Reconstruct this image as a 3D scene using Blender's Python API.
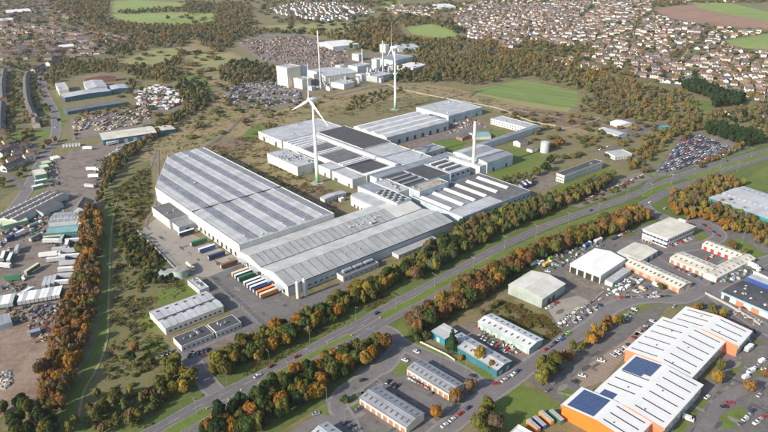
import bpy, math, random
import numpy as np
from mathutils import Vector, Matrix
from mathutils.geometry import tessellate_polygon

from mathutils import noise as mno
def patch(x, y, s_): return mno.noise(Vector((x / s_, y / s_, 3.3)))
rnd = random.Random(7)
nrg = np.random.default_rng(7)
R = math.radians
sc = bpy.context.scene
for o in list(bpy.data.objects): bpy.data.objects.remove(o)
COL = sc.collection

# ------------------------------------------------------------------ camera
CAM_H, FPX, PITCH, ROLL = 233.2, 650.62, 0.418006, -0.0165423
_F = Vector((0, math.cos(PITCH), -math.sin(PITCH)))
_U0 = Vector((0, math.sin(PITCH), math.cos(PITCH))); _R0 = Vector((1, 0, 0))
_c, _s = math.cos(ROLL), math.sin(ROLL)
_R = _c * _R0 + _s * _U0; _U = -_s * _R0 + _c * _U0
cam_d = bpy.data.cameras.new('camera'); cam = bpy.data.objects.new('camera', cam_d)
COL.objects.link(cam); sc.camera = cam
cam_d.sensor_width = 36; cam_d.lens = FPX / 768 * 36; cam_d.clip_start = 1; cam_d.clip_end = 20000
m3 = Matrix((_R, _U, -_F)).transposed()
cam.matrix_world = Matrix.Translation((0, 0, CAM_H)) @ m3.to_4x4()

# ------------------------------------------------------------------ sky, sun, exposure
SUN_EL, SHADOW_DIR = R(27), R(37)      # shadows fall to the right and away
w = bpy.data.worlds.new('World'); sc.world = w; w.use_nodes = True
nt = w.node_tree; bg = nt.nodes['Background']
sky = nt.nodes.new('ShaderNodeTexSky'); sky.sky_type = 'NISHITA'; sky.sun_disc = False
sdir = Vector((-math.cos(SHADOW_DIR) * math.cos(SUN_EL), -math.sin(SHADOW_DIR) * math.cos(SUN_EL), math.sin(SUN_EL)))
sky.sun_elevation = SUN_EL; sky.sun_rotation = math.atan2(sdir.x, sdir.y)
sky.air_density = 1.0; sky.dust_density = 1.5; sky.altitude = 100
nt.links.new(sky.outputs[0], bg.inputs[0]); bg.inputs[1].default_value = 0.15
sl = bpy.data.lights.new('sun', 'SUN'); so = bpy.data.objects.new('sun', sl); COL.objects.link(so)
sl.energy = 5.0; sl.angle = R(0.5); sl.color = (1, 0.91, 0.785)
so.rotation_euler = (-sdir).to_track_quat('-Z', 'Y').to_euler(); so.location = (-300, -200, 400)
sc.view_settings.view_transform = 'Standard'; sc.view_settings.look = 'None'
sc.view_settings.exposure = 0.5; sc.view_settings.gamma = 1

# ------------------------------------------------------------------ places
def P(x, y, z=0.0):
    """a point of the place at height z (metres), read off the survey grid of the site"""
    d = _F * FPX + _R * (x - 384) - _U * (y - 216)
    t = (z - CAM_H) / d.z
    return Vector((0, 0, CAM_H)) + d * t
MA = 0.69261928
FU = Vector((-math.sin(MA), math.cos(MA), 0)); FV = Vector((math.cos(MA), math.sin(MA), 0))
def UV(u, v, z=0.0): return FU * u + FV * v + Vector((0, 0, z))

ORD = ['first', 'second', 'third', 'fourth', 'fifth', 'sixth', 'seventh', 'eighth', 'ninth', 'tenth', 'eleventh', 'twelfth', 'thirteenth', 'fourteenth', 'fifteenth', 'sixteenth', 'seventeenth', 'eighteenth']
# ------------------------------------------------------------------ tagging
LONG = []
def tag(o, label=None, cat=None, group=None, kind=None):
    if label and len(label.split()) > 16:
        w_ = label.split()
        while len(w_) > 16 and 'the' in w_[3:]: w_.pop(len(w_) - 1 - w_[::-1].index('the'))
        while len(w_) > 16 and 'a' in w_[3:]: w_.pop(len(w_) - 1 - w_[::-1].index('a'))
        if len(w_) > 16: LONG.append(label)
        label = ' '.join(w_)
    if label: o['label'] = label
    if cat: o['category'] = cat
    if group: o['group'] = group
    if kind: o['kind'] = kind
    return o
def empty(name, loc, rz=0, label=None, cat=None, group=None):
    o = bpy.data.objects.new(name, None); COL.objects.link(o); o.location = loc; o.rotation_euler = (0, 0, rz)
    o.empty_display_size = 0.5
    return tag(o, label, cat, group)
def link(name, me, parent=None, loc=(0, 0, 0), rot=(0, 0, 0), color=None, scale=None):
    o = bpy.data.objects.new(name, me); COL.objects.link(o); o.parent = parent
    o.location = loc; o.rotation_euler = rot
    if scale: o.scale = scale
    if color: o.color = (*color[:3], 1)
    return o

# ------------------------------------------------------------------ materials
MATS = {}
def _nt(name):
    m = bpy.data.materials.new(name); m.use_nodes = True
    n = m.node_tree; b = n.nodes['Principled BSDF']
    return m, n, b
def lk(n, a, b): n.links.new(a, b)
def noise(n, vec, scale, detail=4, rough=.6):
    x = n.nodes.new('ShaderNodeTexNoise'); x.inputs['Scale'].default_value = scale
    x.inputs['Detail'].default_value = detail; x.inputs['Roughness'].default_value = rough
    lk(n, vec, x.inputs['Vector']); return x.outputs['Fac']
def ramp(n, fac, stops):
    r = n.nodes.new('ShaderNodeValToRGB'); e = r.color_ramp.elements
    e[0].position, e[0].color = stops[0][0], (*stops[0][1], 1); e[1].position, e[1].color = stops[-1][0], (*stops[-1][1], 1)
    for p_, c_ in stops[1:-1]:
        k = e.new(p_); k.color = (*c_, 1)
    lk(n, fac, r.inputs[0]); return r.outputs[0]
def mixc(n, fac, a, b, mode='MIX'):
    x = n.nodes.new('ShaderNodeMix'); x.data_type = 'RGBA'; x.blend_type = mode
    for sock, v in ((x.inputs[0], fac), (x.inputs[6], a), (x.inputs[7], b)):
        if hasattr(v, 'is_output'): lk(n, v, sock)
        elif isinstance(v, (int, float)): sock.default_value = v
        else: sock.default_value = (*v, 1)
    return x.outputs[2]
def mapping(n, vec, sx, sy, sz_):
    x = n.nodes.new('ShaderNodeMapping'); x.inputs['Scale'].default_value = (sx, sy, sz_)
    lk(n, vec, x.inputs['Vector']); return x.outputs[0]
def geo_pos(n): return n.nodes.new('ShaderNodeNewGeometry').outputs['Position']
def obj_pos(n): return n.nodes.new('ShaderNodeTexCoord').outputs['Object']
def mul(c, k): return tuple(min(1, x * k) for x in c[:3])

def paint(name, col, rough=.6, var=.12, streak=None, metal=0, objcol=False, dirt=.25, seam=None):
    """painted or coated sheet: soft mottling, streaks along one local axis, grime"""
    if name in MATS: return MATS[name]
    m, n, b = _nt(name); p_ = obj_pos(n)
    s = {'x': (.03, .9, .9), 'y': (.9, .03, .9), 'z': (.9, .9, .06), None: (.15, .15, .15)}[streak]
    a = noise(n, mapping(n, p_, *s), 1.6, 5, .65)
    g = noise(n, geo_pos(n), .09, 5, .6)
    fa = ramp(n, a, [(.3, (1 - var * 1.6,) * 3), (.7, (1 + var * .4,) * 3)])
    fg = ramp(n, g, [(.35, (1 - dirt, 1 - dirt, 1 - dirt * 1.1)), (.62, (1, 1, 1))])
    if objcol:
        oi = n.nodes.new('ShaderNodeObjectInfo'); c = oi.outputs['Color']
    else: c = col
    if seam:
        wv = n.nodes.new('ShaderNodeTexWave'); wv.bands_direction = 'Y' if streak == 'x' else 'X'; wv.inputs['Scale'].default_value = .314 / seam; wv.inputs['Distortion'].default_value = .6; wv.inputs['Detail'].default_value = 2; wv.inputs['Detail Scale'].default_value = .4
        lk(n, p_, wv.inputs['Vector']); c = mixc(n, 1.0, c, ramp(n, wv.outputs['Fac'], [(.0, (.74,) * 3), (.12, (.97,) * 3), (1, (1, 1, 1))]), 'MULTIPLY')
        pt = noise(n, mapping(n, p_, .12, .12, .12), 1.0, 3, .7); c = mixc(n, 1.0, c, ramp(n, pt, [(.35, (.92, .92, .92)), (.6, (1.02,) * 3)]), 'MULTIPLY')
    c1 = mixc(n, 1.0, c, fa, 'MULTIPLY'); c2 = mixc(n, 1.0, c1, fg, 'MULTIPLY')
    lk(n, c2, b.inputs['Base Color']); b.inputs['Roughness'].default_value = rough; b.inputs['Metallic'].default_value = metal
    MATS[name] = m; return m
def plain(name, col, rough=.5, metal=0):
    if name in MATS: return MATS[name]
    m, n, b = _nt(name)
    g = noise(n, geo_pos(n), .7, 3, .6)
    lk(n, mixc(n, 1.0, col, ramp(n, g, [(.3, (.85,) * 3), (.7, (1.05,) * 3)]), 'MULTIPLY'), b.inputs['Base Color'])
    b.inputs['Roughness'].default_value = rough; b.inputs['Metallic'].default_value = metal
    MATS[name] = m; return m
def ground(name, stops, s1=.02, s2=.25, s3=1.6, rough=.95, mix2=.5, speck=None, dist=0, stretch=None):
    """natural ground: three sizes of mottling between given colours"""
    if name in MATS: return MATS[name]
    m, n, b = _nt(name); p_ = geo_pos(n)
    if stretch:
        mp = n.nodes.new('ShaderNodeMapping'); mp.vector_type = 'TEXTURE'; mp.inputs['Rotation'].default_value = (0, 0, stretch[0]); mp.inputs['Scale'].default_value = (stretch[1], 1, 1)
        lk(n, p_, mp.inputs['Vector']); p_ = mp.outputs[0]
    a = noise(n, p_, s1, 6, .65); c = noise(n, p_, s2, 5, .65); d = noise(n, p_, s3, 3, .6)
    mx = n.nodes.new('ShaderNodeMath'); mx.operation = 'MULTIPLY_ADD'; mx.inputs[1].default_value = mix2; lk(n, c, mx.inputs[0])
    m2 = n.nodes.new('ShaderNodeMath'); m2.operation = 'MULTIPLY'; m2.inputs[1].default_value = 1 - mix2; lk(n, a, m2.inputs[0]); lk(n, m2.outputs[0], mx.inputs[2])
    col = ramp(n, mx.outputs[0], stops)
    col = mixc(n, 1.0, col, ramp(n, d, [(.3, (.72,) * 3), (.7, (1.15,) * 3)]), 'MULTIPLY')
    if speck:
        v = n.nodes.new('ShaderNodeTexVoronoi'); v.inputs['Scale'].default_value = speck[0]; lk(n, p_, v.inputs['Vector'])
        col = mixc(n, ramp(n, v.outputs['Distance'], [(speck[1], (1, 1, 1)), (speck[1] + .1, (0, 0, 0))]), col, speck[2])
    lk(n, col, b.inputs['Base Color']); b.inputs['Roughness'].default_value = rough
    b.inputs['Specular IOR Level'].default_value = .2
    MATS[name] = m; return m
def foliage(name, attr):
    m = bpy.data.materials.new(name); m.use_nodes = True; n = m.node_tree
    for x in list(n.nodes): n.nodes.remove(x)
    out = n.nodes.new('ShaderNodeOutputMaterial')
    if attr:
        t = n.nodes.new('ShaderNodeAttribute'); t.attribute_name = 'tint'; c = t.outputs['Color']
    else: c = n.nodes.new('ShaderNodeObjectInfo').outputs['Color']
    p_ = geo_pos(n)
    k = ramp(n, noise(n, p_, .6, 4, .75), [(.28, (.68, .74, .72)), (.72, (1.3, 1.24, 1.1))])
    c = mixc(n, 1.0, c, k, 'MULTIPLY')
    ds = n.nodes.new('ShaderNodeBsdfDiffuse'); tr = n.nodes.new('ShaderNodeBsdfTranslucent'); mx = n.nodes.new('ShaderNodeMixShader')
    mx.inputs[0].default_value = .22
    lk(n, c, ds.inputs[0]); lk(n, c, tr.inputs[0]); lk(n, ds.outputs[0], mx.inputs[1]); lk(n, tr.outputs[0], mx.inputs[2]); lk(n, mx.outputs[0], out.inputs[0])
    return m
FOL_O = foliage('foliage', False); FOL_T = foliage('foliage_mass', True)

GLASS = plain('window_glass', (.03, .04, .055), .15)
BARK = plain('bark', (.09, .065, .045), .9)
RUBBER = plain('rubber', (.02, .02, .02), .8)
CARP = paint('vehicle_paint', (1, 1, 1), .35, .03, None, 0, True, .08)
BOXP = paint('box_body_paint', (1, 1, 1), .6, .08, 'z', 0, True, .15)
DARKM = plain('dark_steel', (.05, .05, .055), .6)
GALV = paint('galvanised_steel', (.5, .52, .53), .5, .1, None, .3)
WHITEP = paint('white_sheet_wall', (.58, .57, .53), .6, .10, 'z', dirt=.12)
CREAMW = paint('cream_render', (.68, .62, .50), .8, .08, 'z', dirt=.12)
GREYW = paint('grey_sheet_wall', (.42, .46, .48), .6, .10, 'z', dirt=.12)
BLUEW = paint('pale_blue_sheet_wall', (.45, .53, .58), .6, .10, 'z')
NAVYW = paint('blue_sheet_wall', (.035, .13, .19), .6, .12, 'z')
TEALW = paint('teal_sheet_wall', (.03, .16, .20), .6, .12, 'z')
GREENW = paint('green_sheet_wall', (.16, .30, .22), .6, .12, 'z')
ORANGEW = paint('orange_cladding', (.78, .165, .022), .5, .05, 'z', dirt=.08)
CORALW = paint('coral_cladding', (.78, .20, .10), .5, .05, 'z', dirt=.08)
BRICKW = paint('red_brick', (.33, .15, .10), .9, .2, None)
TERRAW = paint('terracotta_render', (.50, .34, .26), .8, .1, 'z')
RF_LIGHT = paint('light_sheet_roof', (.50, .51, .525), .55, .16, 'x', seam=4.5)
RF_GREY = paint('grey_sheet_roof', (.30, .31, .335), .55, .18, 'x', seam=4.5)
RF_BLUE = paint('blue_grey_sheet_roof', (.29, .31, .345), .5, .18, 'x', seam=4.5)
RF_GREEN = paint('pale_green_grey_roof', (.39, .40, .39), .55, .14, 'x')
RF_WHITE = paint('white_sheet_roof', (.74, .73, .71), .5, .05, 'x', seam=4.5, dirt=.08)
RF_WHITEY = paint('white_sheet_roof_across', (.80, .79, .76), .5, .08, 'y', dirt=.10)
RF_CREAM = paint('cream_roof', (.62, .58, .49), .7, .12, 'y')
RF_DARK = paint('dark_felt_roof', (.075, .075, .085), .9, .25, None)
RF_FELT = paint('grey_felt_roof', (.145, .145, .155), .9, .25, None)
RF_TEAL = paint('teal_sheet_roof', (.20, .36, .36), .6, .15, 'y')
RF_BROWN = paint('brown_stained_roof', (.40, .37, .32), .9, .3, None)
SLATE = paint('slate_roof', (.13, .125, .135), .8, .2, None)
TILE = paint('red_tile_roof', (.26, .14, .10), .85, .2, None)
SOLAR = plain('solar_cell', (.045, .08, .18), .25)

# ------------------------------------------------------------------ mesh collector
class MB:
    def __init__(s): s.v = []; s.f = []; s.m = []; s.mats = []
    def mi(s, m):
        if m not in s.mats: s.mats.append(m)
        return s.mats.index(m)
    def poly(s, pts, m):
        k = len(s.v); s.v += [tuple(p_) for p_ in pts]; s.f.append(tuple(range(k, k + len(pts)))); s.m.append(s.mi(m)); return s
    def box(s, x0, x1, y0, y1, z0, z1, m):
        k = len(s.v); s.v += [(x0, y0, z0), (x1, y0, z0), (x1, y1, z0), (x0, y1, z0), (x0, y0, z1), (x1, y0, z1), (x1, y1, z1), (x0, y1, z1)]
        for f in ((0, 3, 2, 1), (4, 5, 6, 7), (0, 1, 5, 4), (1, 2, 6, 5), (2, 3, 7, 6), (3, 0, 4, 7)): s.f.append(tuple(k + i for i in f)); s.m.append(s.mi(m))
        return s
    def prism(s, prof, a, b, m, axis='y', mats=None):
        """profile of (p,q) points extruded along an axis: axis y: (x,z); axis x: (y,z); axis z: (x,y)"""
        n = len(prof); k = len(s.v)
        for t in (a, b):
            for p_, q in prof: s.v.append((p_, t, q) if axis == 'y' else (t, p_, q) if axis == 'x' else (p_, q, t))
        for i in range(n):
            j = (i + 1) % n; s.f.append((k + i, k + j, k + n + j, k + n + i)); s.m.append(s.mi(mats[i] if mats else m))
        s.f.append(tuple(k + i for i in range(n))[::-1]); s.m.append(s.mi(m)); s.f.append(tuple(k + n + i for i in range(n))); s.m.append(s.mi(m)); return s
    def cyl(s, c, r0, r1, h, m, n=12, axis='z'):
        k = len(s.v)
        for t, r in ((0, r0), (h, r1)):
            for i in range(n):
                a = 2 * math.pi * i / n; x, y = r * math.cos(a), r * math.sin(a)
                s.v.append({'z': (c[0] + x, c[1] + y, c[2] + t), 'x': (c[0] + t, c[1] + x, c[2] + y), 'y': (c[0] + x, c[1] + t, c[2] + y)}[axis])
        for i in range(n): s.f.append((k + i, k + (i + 1) % n, k + n + (i + 1) % n, k + n + i)); s.m.append(s.mi(m))
        s.f.append(tuple(k + i for i in range(n))[::-1]); s.f.append(tuple(k + n + i for i in range(n))); s.m += [s.mi(m)] * 2; return s
    def mesh(s, name):
        me = bpy.data.meshes.new(name); me.from_pydata(s.v, [], s.f)
        for m in s.mats: me.materials.append(m)
        me.polygons.foreach_set('material_index', s.m); me.update(); return me
    def build(s, name, parent=None, **k): return link(name, s.mesh(name), parent, **k)
CACHE = {}
def cached(key, fn):
    if key not in CACHE: CACHE[key] = fn()
    return CACHE[key]

# ------------------------------------------------------------------ ground sheets
LAYER = {}
LZ = {1: (.004, 60), 2: (.096, 33), 3: (.147, 24), 4: (.185, 26), 5: (.226, 38), 6: (.29, 10)}
def layer_z(l):
    k = LAYER.get(l, 0); LAYER[l] = k + 1; z0, n = LZ[l]; return z0 + .0015 * (k % n)
def sheet(name, pts, m, layer, label=None, world=False, kind='structure'):
    z = layer_z(layer)
    W_ = [Vector((p_[0], p_[1], 0)) if world else P(*p_) for p_ in pts]
    tris = tessellate_polygon([W_])
    me = bpy.data.meshes.new(name); me.from_pydata([(p_.x, p_.y, z) for p_ in W_], [], tris); me.materials.append(m)
    for f in me.polygons:
        if f.normal.z < 0: f.flip()
    me.update(); o = link(name, me); tag(o, label, None, None, kind); return o
def smooth(pts, k=4):
    out = []
    n = len(pts)
    for i in range(n - 1):
        p0, p1, p2, p3 = pts[max(i - 1, 0)], pts[i], pts[i + 1], pts[min(i + 2, n - 1)]
        for j in range(k):
            t = j / k; out.append(.5 * ((2 * p1) + (p2 - p0) * t + (2 * p0 - 5 * p1 + 4 * p2 - p3) * t * t + (3 * p1 - p0 - 3 * p2 + p3) * t ** 3))
    out.append(pts[-1]); return out
def strip_pts(pts, width, k=4, world=False):
    c = smooth([p_ if world else P(*p_) for p_ in pts], k); L, Rr = [], []
    for i, q in enumerate(c):
        d = (c[min(i + 1, len(c) - 1)] - c[max(i - 1, 0)]); d.z = 0; d.normalize(); nn = Vector((-d.y, d.x, 0))
        wd = width if not callable(width) else width(i / (len(c) - 1))
        L.append(q + nn * wd / 2); Rr.append(q - nn * wd / 2)
    return c, L, Rr
def strip(name, pts, width, m, layer, k=4, z1=None, kind='structure', label=None, parent=None):
    z = layer_z(layer)
    c, L, Rr = strip_pts(pts, width, k); b = MB(); n = len(c)
    for i in range(n - 1):
        zz = z if z1 is None else z1
        b.poly([(Rr[i].x, Rr[i].y, zz), (Rr[i + 1].x, Rr[i + 1].y, zz), (L[i + 1].x, L[i + 1].y, zz), (L[i].x, L[i].y, zz)], m)
        if z1 is not None:
            b.poly([(Rr[i].x, Rr[i].y, 0), (Rr[i + 1].x, Rr[i + 1].y, 0), (Rr[i + 1].x, Rr[i + 1].y, z1), (Rr[i].x, Rr[i].y, z1)], m)
            b.poly([(L[i + 1].x, L[i + 1].y, 0), (L[i].x, L[i].y, 0), (L[i].x, L[i].y, z1), (L[i + 1].x, L[i + 1].y, z1)], m)
    o = b.build(name); o.parent = parent
    if not parent: tag(o, label, None, None, kind)
    return o, c

G_BASE = ground('rough_scrub_ground', [(.3, (.07, .085, .03)), (.42, (.14, .125, .055)), (.5, (.20, .165, .09)), (.58, (.13, .15, .05)), (.7, (.17, .15, .08))], .006, .09, 1.1)
G_SCRUB = ground('bramble_scrub_ground', [(.3, (.07, .08, .03)), (.42, (.115, .12, .045)), (.5, (.17, .145, .07)), (.58, (.12, .125, .045)), (.72, (.085, .105, .032))], .03, .22, 1.5)
G_HEATH = ground('dead_grass_heath', [(.32, (.10, .085, .045)), (.42, (.19, .145, .075)), (.49, (.29, .22, .12)), (.56, (.155, .15, .06)), (.64, (.22, .165, .09)), (.72, (.13, .13, .05))], .015, .11, 1.2)
G_GRASS = ground('mown_grass', [(.3, (.085, .125, .026)), (.5, (.12, .16, .035)), (.7, (.165, .19, .052))], .02, .2, 1.6)
G_FIELD = ground('pasture_grass', [(.36, (.155, .215, .055)), (.5, (.21, .27, .075)), (.62, (.265, .305, .11))], .01, .09, .4, stretch=(R(12), 9))
G_OLIVE = ground('olive_pasture', [(.3, (.18, .175, .065)), (.5, (.25, .24, .10)), (.7, (.30, .26, .12))], .01, .05, .5)
G_PITCH = ground('striped_pitch_grass', [(.36, (.085, .13, .035)), (.48, (.14, .195, .055)), (.6, (.21, .25, .08))], .03, .22, 1.2, stretch=(R(-38), 30))
G_ASPH = ground('worn_asphalt', [(.3, (.095, .09, .085)), (.5, (.14, .131, .124)), (.68, (.20, .185, .17))], .03, .3, 2.5)
G_ROAD = ground('road_asphalt', [(.3, (.13, .12, .122)), (.5, (.165, .152, .152)), (.7, (.20, .183, .18))], .02, .2, 2.0)
G_ASPHD = ground('dark_asphalt', [(.3, (.105, .10, .098)), (.5, (.15, .14, .136)), (.7, (.195, .18, .17))], .03, .3, 2.5)
G_CONC = ground('apron_concrete', [(.3, (.24, .21, .18)), (.5, (.29, .26, .225)), (.7, (.33, .30, .26))], .03, .2, 2.0)
G_DIRT = ground('trodden_dirt_yard', [(.3, (.12, .10, .09)), (.5, (.19, .165, .145)), (.7, (.26, .22, .19))], .02, .13, 1.0)
G_YARD = ground('stained_yard_surface', [(.3, (.10, .084, .073)), (.45, (.155, .13, .112)), (.55, (.22, .182, .152)), (.66, (.135, .112, .094))], .025, .16, 1.3)
G_SOIL = ground('bare_red_soil', [(.3, (.20, .11, .075)), (.5, (.28, .17, .12)), (.7, (.34, .23, .17))], .01, .06, .5)
G_DIRTB = ground('brown_bare_earth', [(.32, (.10, .065, .045)), (.45, (.16, .105, .075)), (.55, (.21, .15, .105)), (.68, (.12, .10, .05))], .02, .12, 1.0)
G_PAVE = ground('block_paving', [(.3, (.22, .16, .125)), (.5, (.27, .205, .16)), (.7, (.31, .24, .19))], .05, .4, 2.5)
G_TOWN = ground('gardens_and_streets', [(.32, (.075, .09, .035)), (.45, (.12, .13, .05)), (.53, (.16, .14, .085)), (.62, (.11, .13, .045)), (.72, (.17, .15, .11))], .02, .07, .5)
KERB = plain('kerb_concrete', (.35, .34, .32), .9)
LINEP = plain('road_paint', (.42, .41, .39), .8)

bme = MB(); S = 9000
bme.poly([(-S, -600, 0), (S, -600, 0), (S, 15000, 0), (-S, 15000, 0)], G_BASE)
tag(bme.build('ground'), None, None, None, 'structure')
# far fields and open land
F = [
 ('pasture', [(109, 2), (135, 0), (187, 3), (186, 9), (160, 11), (112, 12)], G_FIELD),
 ('pasture', [(112, 14), (160, 12), (200, 13), (216, 12), (216, 21), (190, 24), (150, 27), (122, 22)], G_FIELD),
 ('pasture', [(75, 14), (92, 13), (96, 21), (80, 22)], G_FIELD),
 ('rough_pasture', [(120, 62), (150, 50), (180, 47), (178, 55), (155, 68), (132, 66)], G_OLIVE),
 ('heath', [(182, 40), (196, 36), (232, 52), (252, 62), (268, 78), (240, 84), (205, 84), (186, 70)], G_HEATH),
 ('rough_pasture', [(190, 54), (225, 52), (250, 62), (228, 68), (196, 66)], G_OLIVE),
 ('pasture', [(186, 74), (206, 76), (212, 90), (186, 92)], G_GRASS),
 ('pasture', [(380, 2), (400, 1), (402, 7), (382, 9)], G_FIELD),
 ('pasture', [(406, 27), (430, 23), (458, 29), (462, 35), (440, 38), (412, 34)], G_FIELD),
 ('rough_pasture', [(300, 24), (345, 22), (372, 28), (340, 36), (320, 38), (262, 26)], G_OLIVE),
 ('playing_field', [(468, 91), (524, 79.5), (577, 91), (580, 105), (560, 110), (500, 98.5)], G_PITCH),
 ('grass_margin', [(462, 90), (500, 97), (540, 104), (572, 108), (568, 112), (520, 107), (470, 98)], G_OLIVE),
 ('pasture', [(690, 103), (706, 101), (718, 107), (710, 111), (690, 109)], G_GRASS),
 ('pasture', [(735, 128), (768, 126), (768, 136), (745, 133)], G_OLIVE),
 ('heath', [(150, 130), (178, 112), (215, 92), (262, 104), (300, 108), (268, 128), (245, 142), (206, 146), (176, 152), (150, 166), (140, 158)], G_HEATH),
 ('heath', [(262, 106), (340, 92), (395, 80), (455, 88), (520, 105), (600, 118), (616, 130), (580, 136), (540, 128), (480, 105), (440, 96), (400, 98), (370, 104), (320, 118), (262, 130), (250, 124)], G_HEATH),
 ('heath', [(204, 150), (240, 138), (268, 130), (270, 160), (318, 184), (345, 196), (334, 212), (290, 190)], G_HEATH),
 ('bare_earth', [(505, 107), (545, 110), (590, 116), (606, 122), (590, 130), (548, 124), (520, 116)], G_DIRTB),
 ('bare_earth', [(296, 188), (320, 184), (346, 196), (338, 210), (310, 204)], G_DIRTB),
 ('bare_earth', [(206, 146), (240, 136), (262, 138), (246, 150), (222, 152)], G_DIRTB),
 ('grass_bank', [(250, 128), (262, 122), (268, 132), (252, 142), (240, 138)], G_GRASS),
 ('grass_lawn', [(432, 142), (446, 136), (466, 141), (462, 150), (448, 153)], G_GRASS),
 ('grass_lawn', [(480, 130), (500, 130), (516, 138), (500, 141), (470, 144)], G_GRASS),
 ('grass_lawn', [(498, 150), (516, 148), (546, 158), (540, 176), (500, 184), (490, 172), (512, 164)], G_GRASS),
 ('grass_lawn', [(544, 178), (556, 175), (566, 180), (604, 166), (612, 170), (566, 192), (544, 188)], G_GRASS),
 ('scrub', [(104, 190), (132, 168), (150, 160), (156, 205), (142, 228), (180, 272), (190, 290), (152, 312), (165, 345), (190, 362), (200, 392), (150, 430), (60, 432), (85, 385), (104, 340), (110, 240)], G_SCRUB),
 ('grass_strip', [(106, 195), (113, 192), (113, 225), (110, 270), (110, 320), (104, 345), (90, 378), (76, 405), (70, 432), (48, 432), (60, 410), (80, 378), (96, 340), (103, 300), (104, 240)], G_GRASS),
 ('grass_lawn', [(156, 294), (184, 282), (200, 292), (196, 296), (160, 306)], G_GRASS),
 ('grass_lawn', [(138, 314), (150, 311), (164, 328), (150, 334), (140, 322)], G_GRASS),
 ('grass_lawn', [(144, 340), (160, 336), (168, 346), (150, 352)], G_GRASS),
 ('street_blocks', [(0, 60), (30, 60), (52, 66), (60, 120), (50, 150), (30, 180), (0, 200)], G_TOWN),
 ('street_blocks', [(0, 0), (80, 0), (140, 30), (125, 55), (60, 66), (0, 64)], G_TOWN),
 ('street_blocks', [(395, 6), (450, 2), (520, 0), (655, 0), (655, 12), (700, 25), (768, 31), (768, 106), (735, 100), (690, 92), (640, 82), (600, 70), (560, 57), (500, 50), (470, 40), (455, 22), (400, 18)], G_TOWN),
 ('street_blocks', [(262, 10), (300, 2), (352, 4), (378, 12), (355, 20), (320, 23), (290, 19)], G_TOWN),
 ('grass_verge', [(40, 108), (52, 98), (62, 108), (66, 122), (56, 140), (46, 142), (58, 122)], G_GRASS),
 ('grass_verge', [(8, 140), (50, 138), (50, 130), (12, 130)], G_GRASS),
 ('roadside_verge', [(0, 432), (150, 400), (220, 372), (300, 330), (360, 300), (420, 270), (480, 235), (560, 205), (640, 180), (700, 158), (768, 142), (768, 210), (700, 222), (640, 238), (560, 262), (480, 300), (420, 338), (380, 362), (330, 400), (280, 432)], ground('verge_grass', [(.3, (.06, .085, .022)), (.5, (.10, .13, .035)), (.7, (.14, .15, .05))], .02, .2, 1.6)),
]
for nme, pts, m in F: sheet(nme, pts, m, 1)
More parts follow.
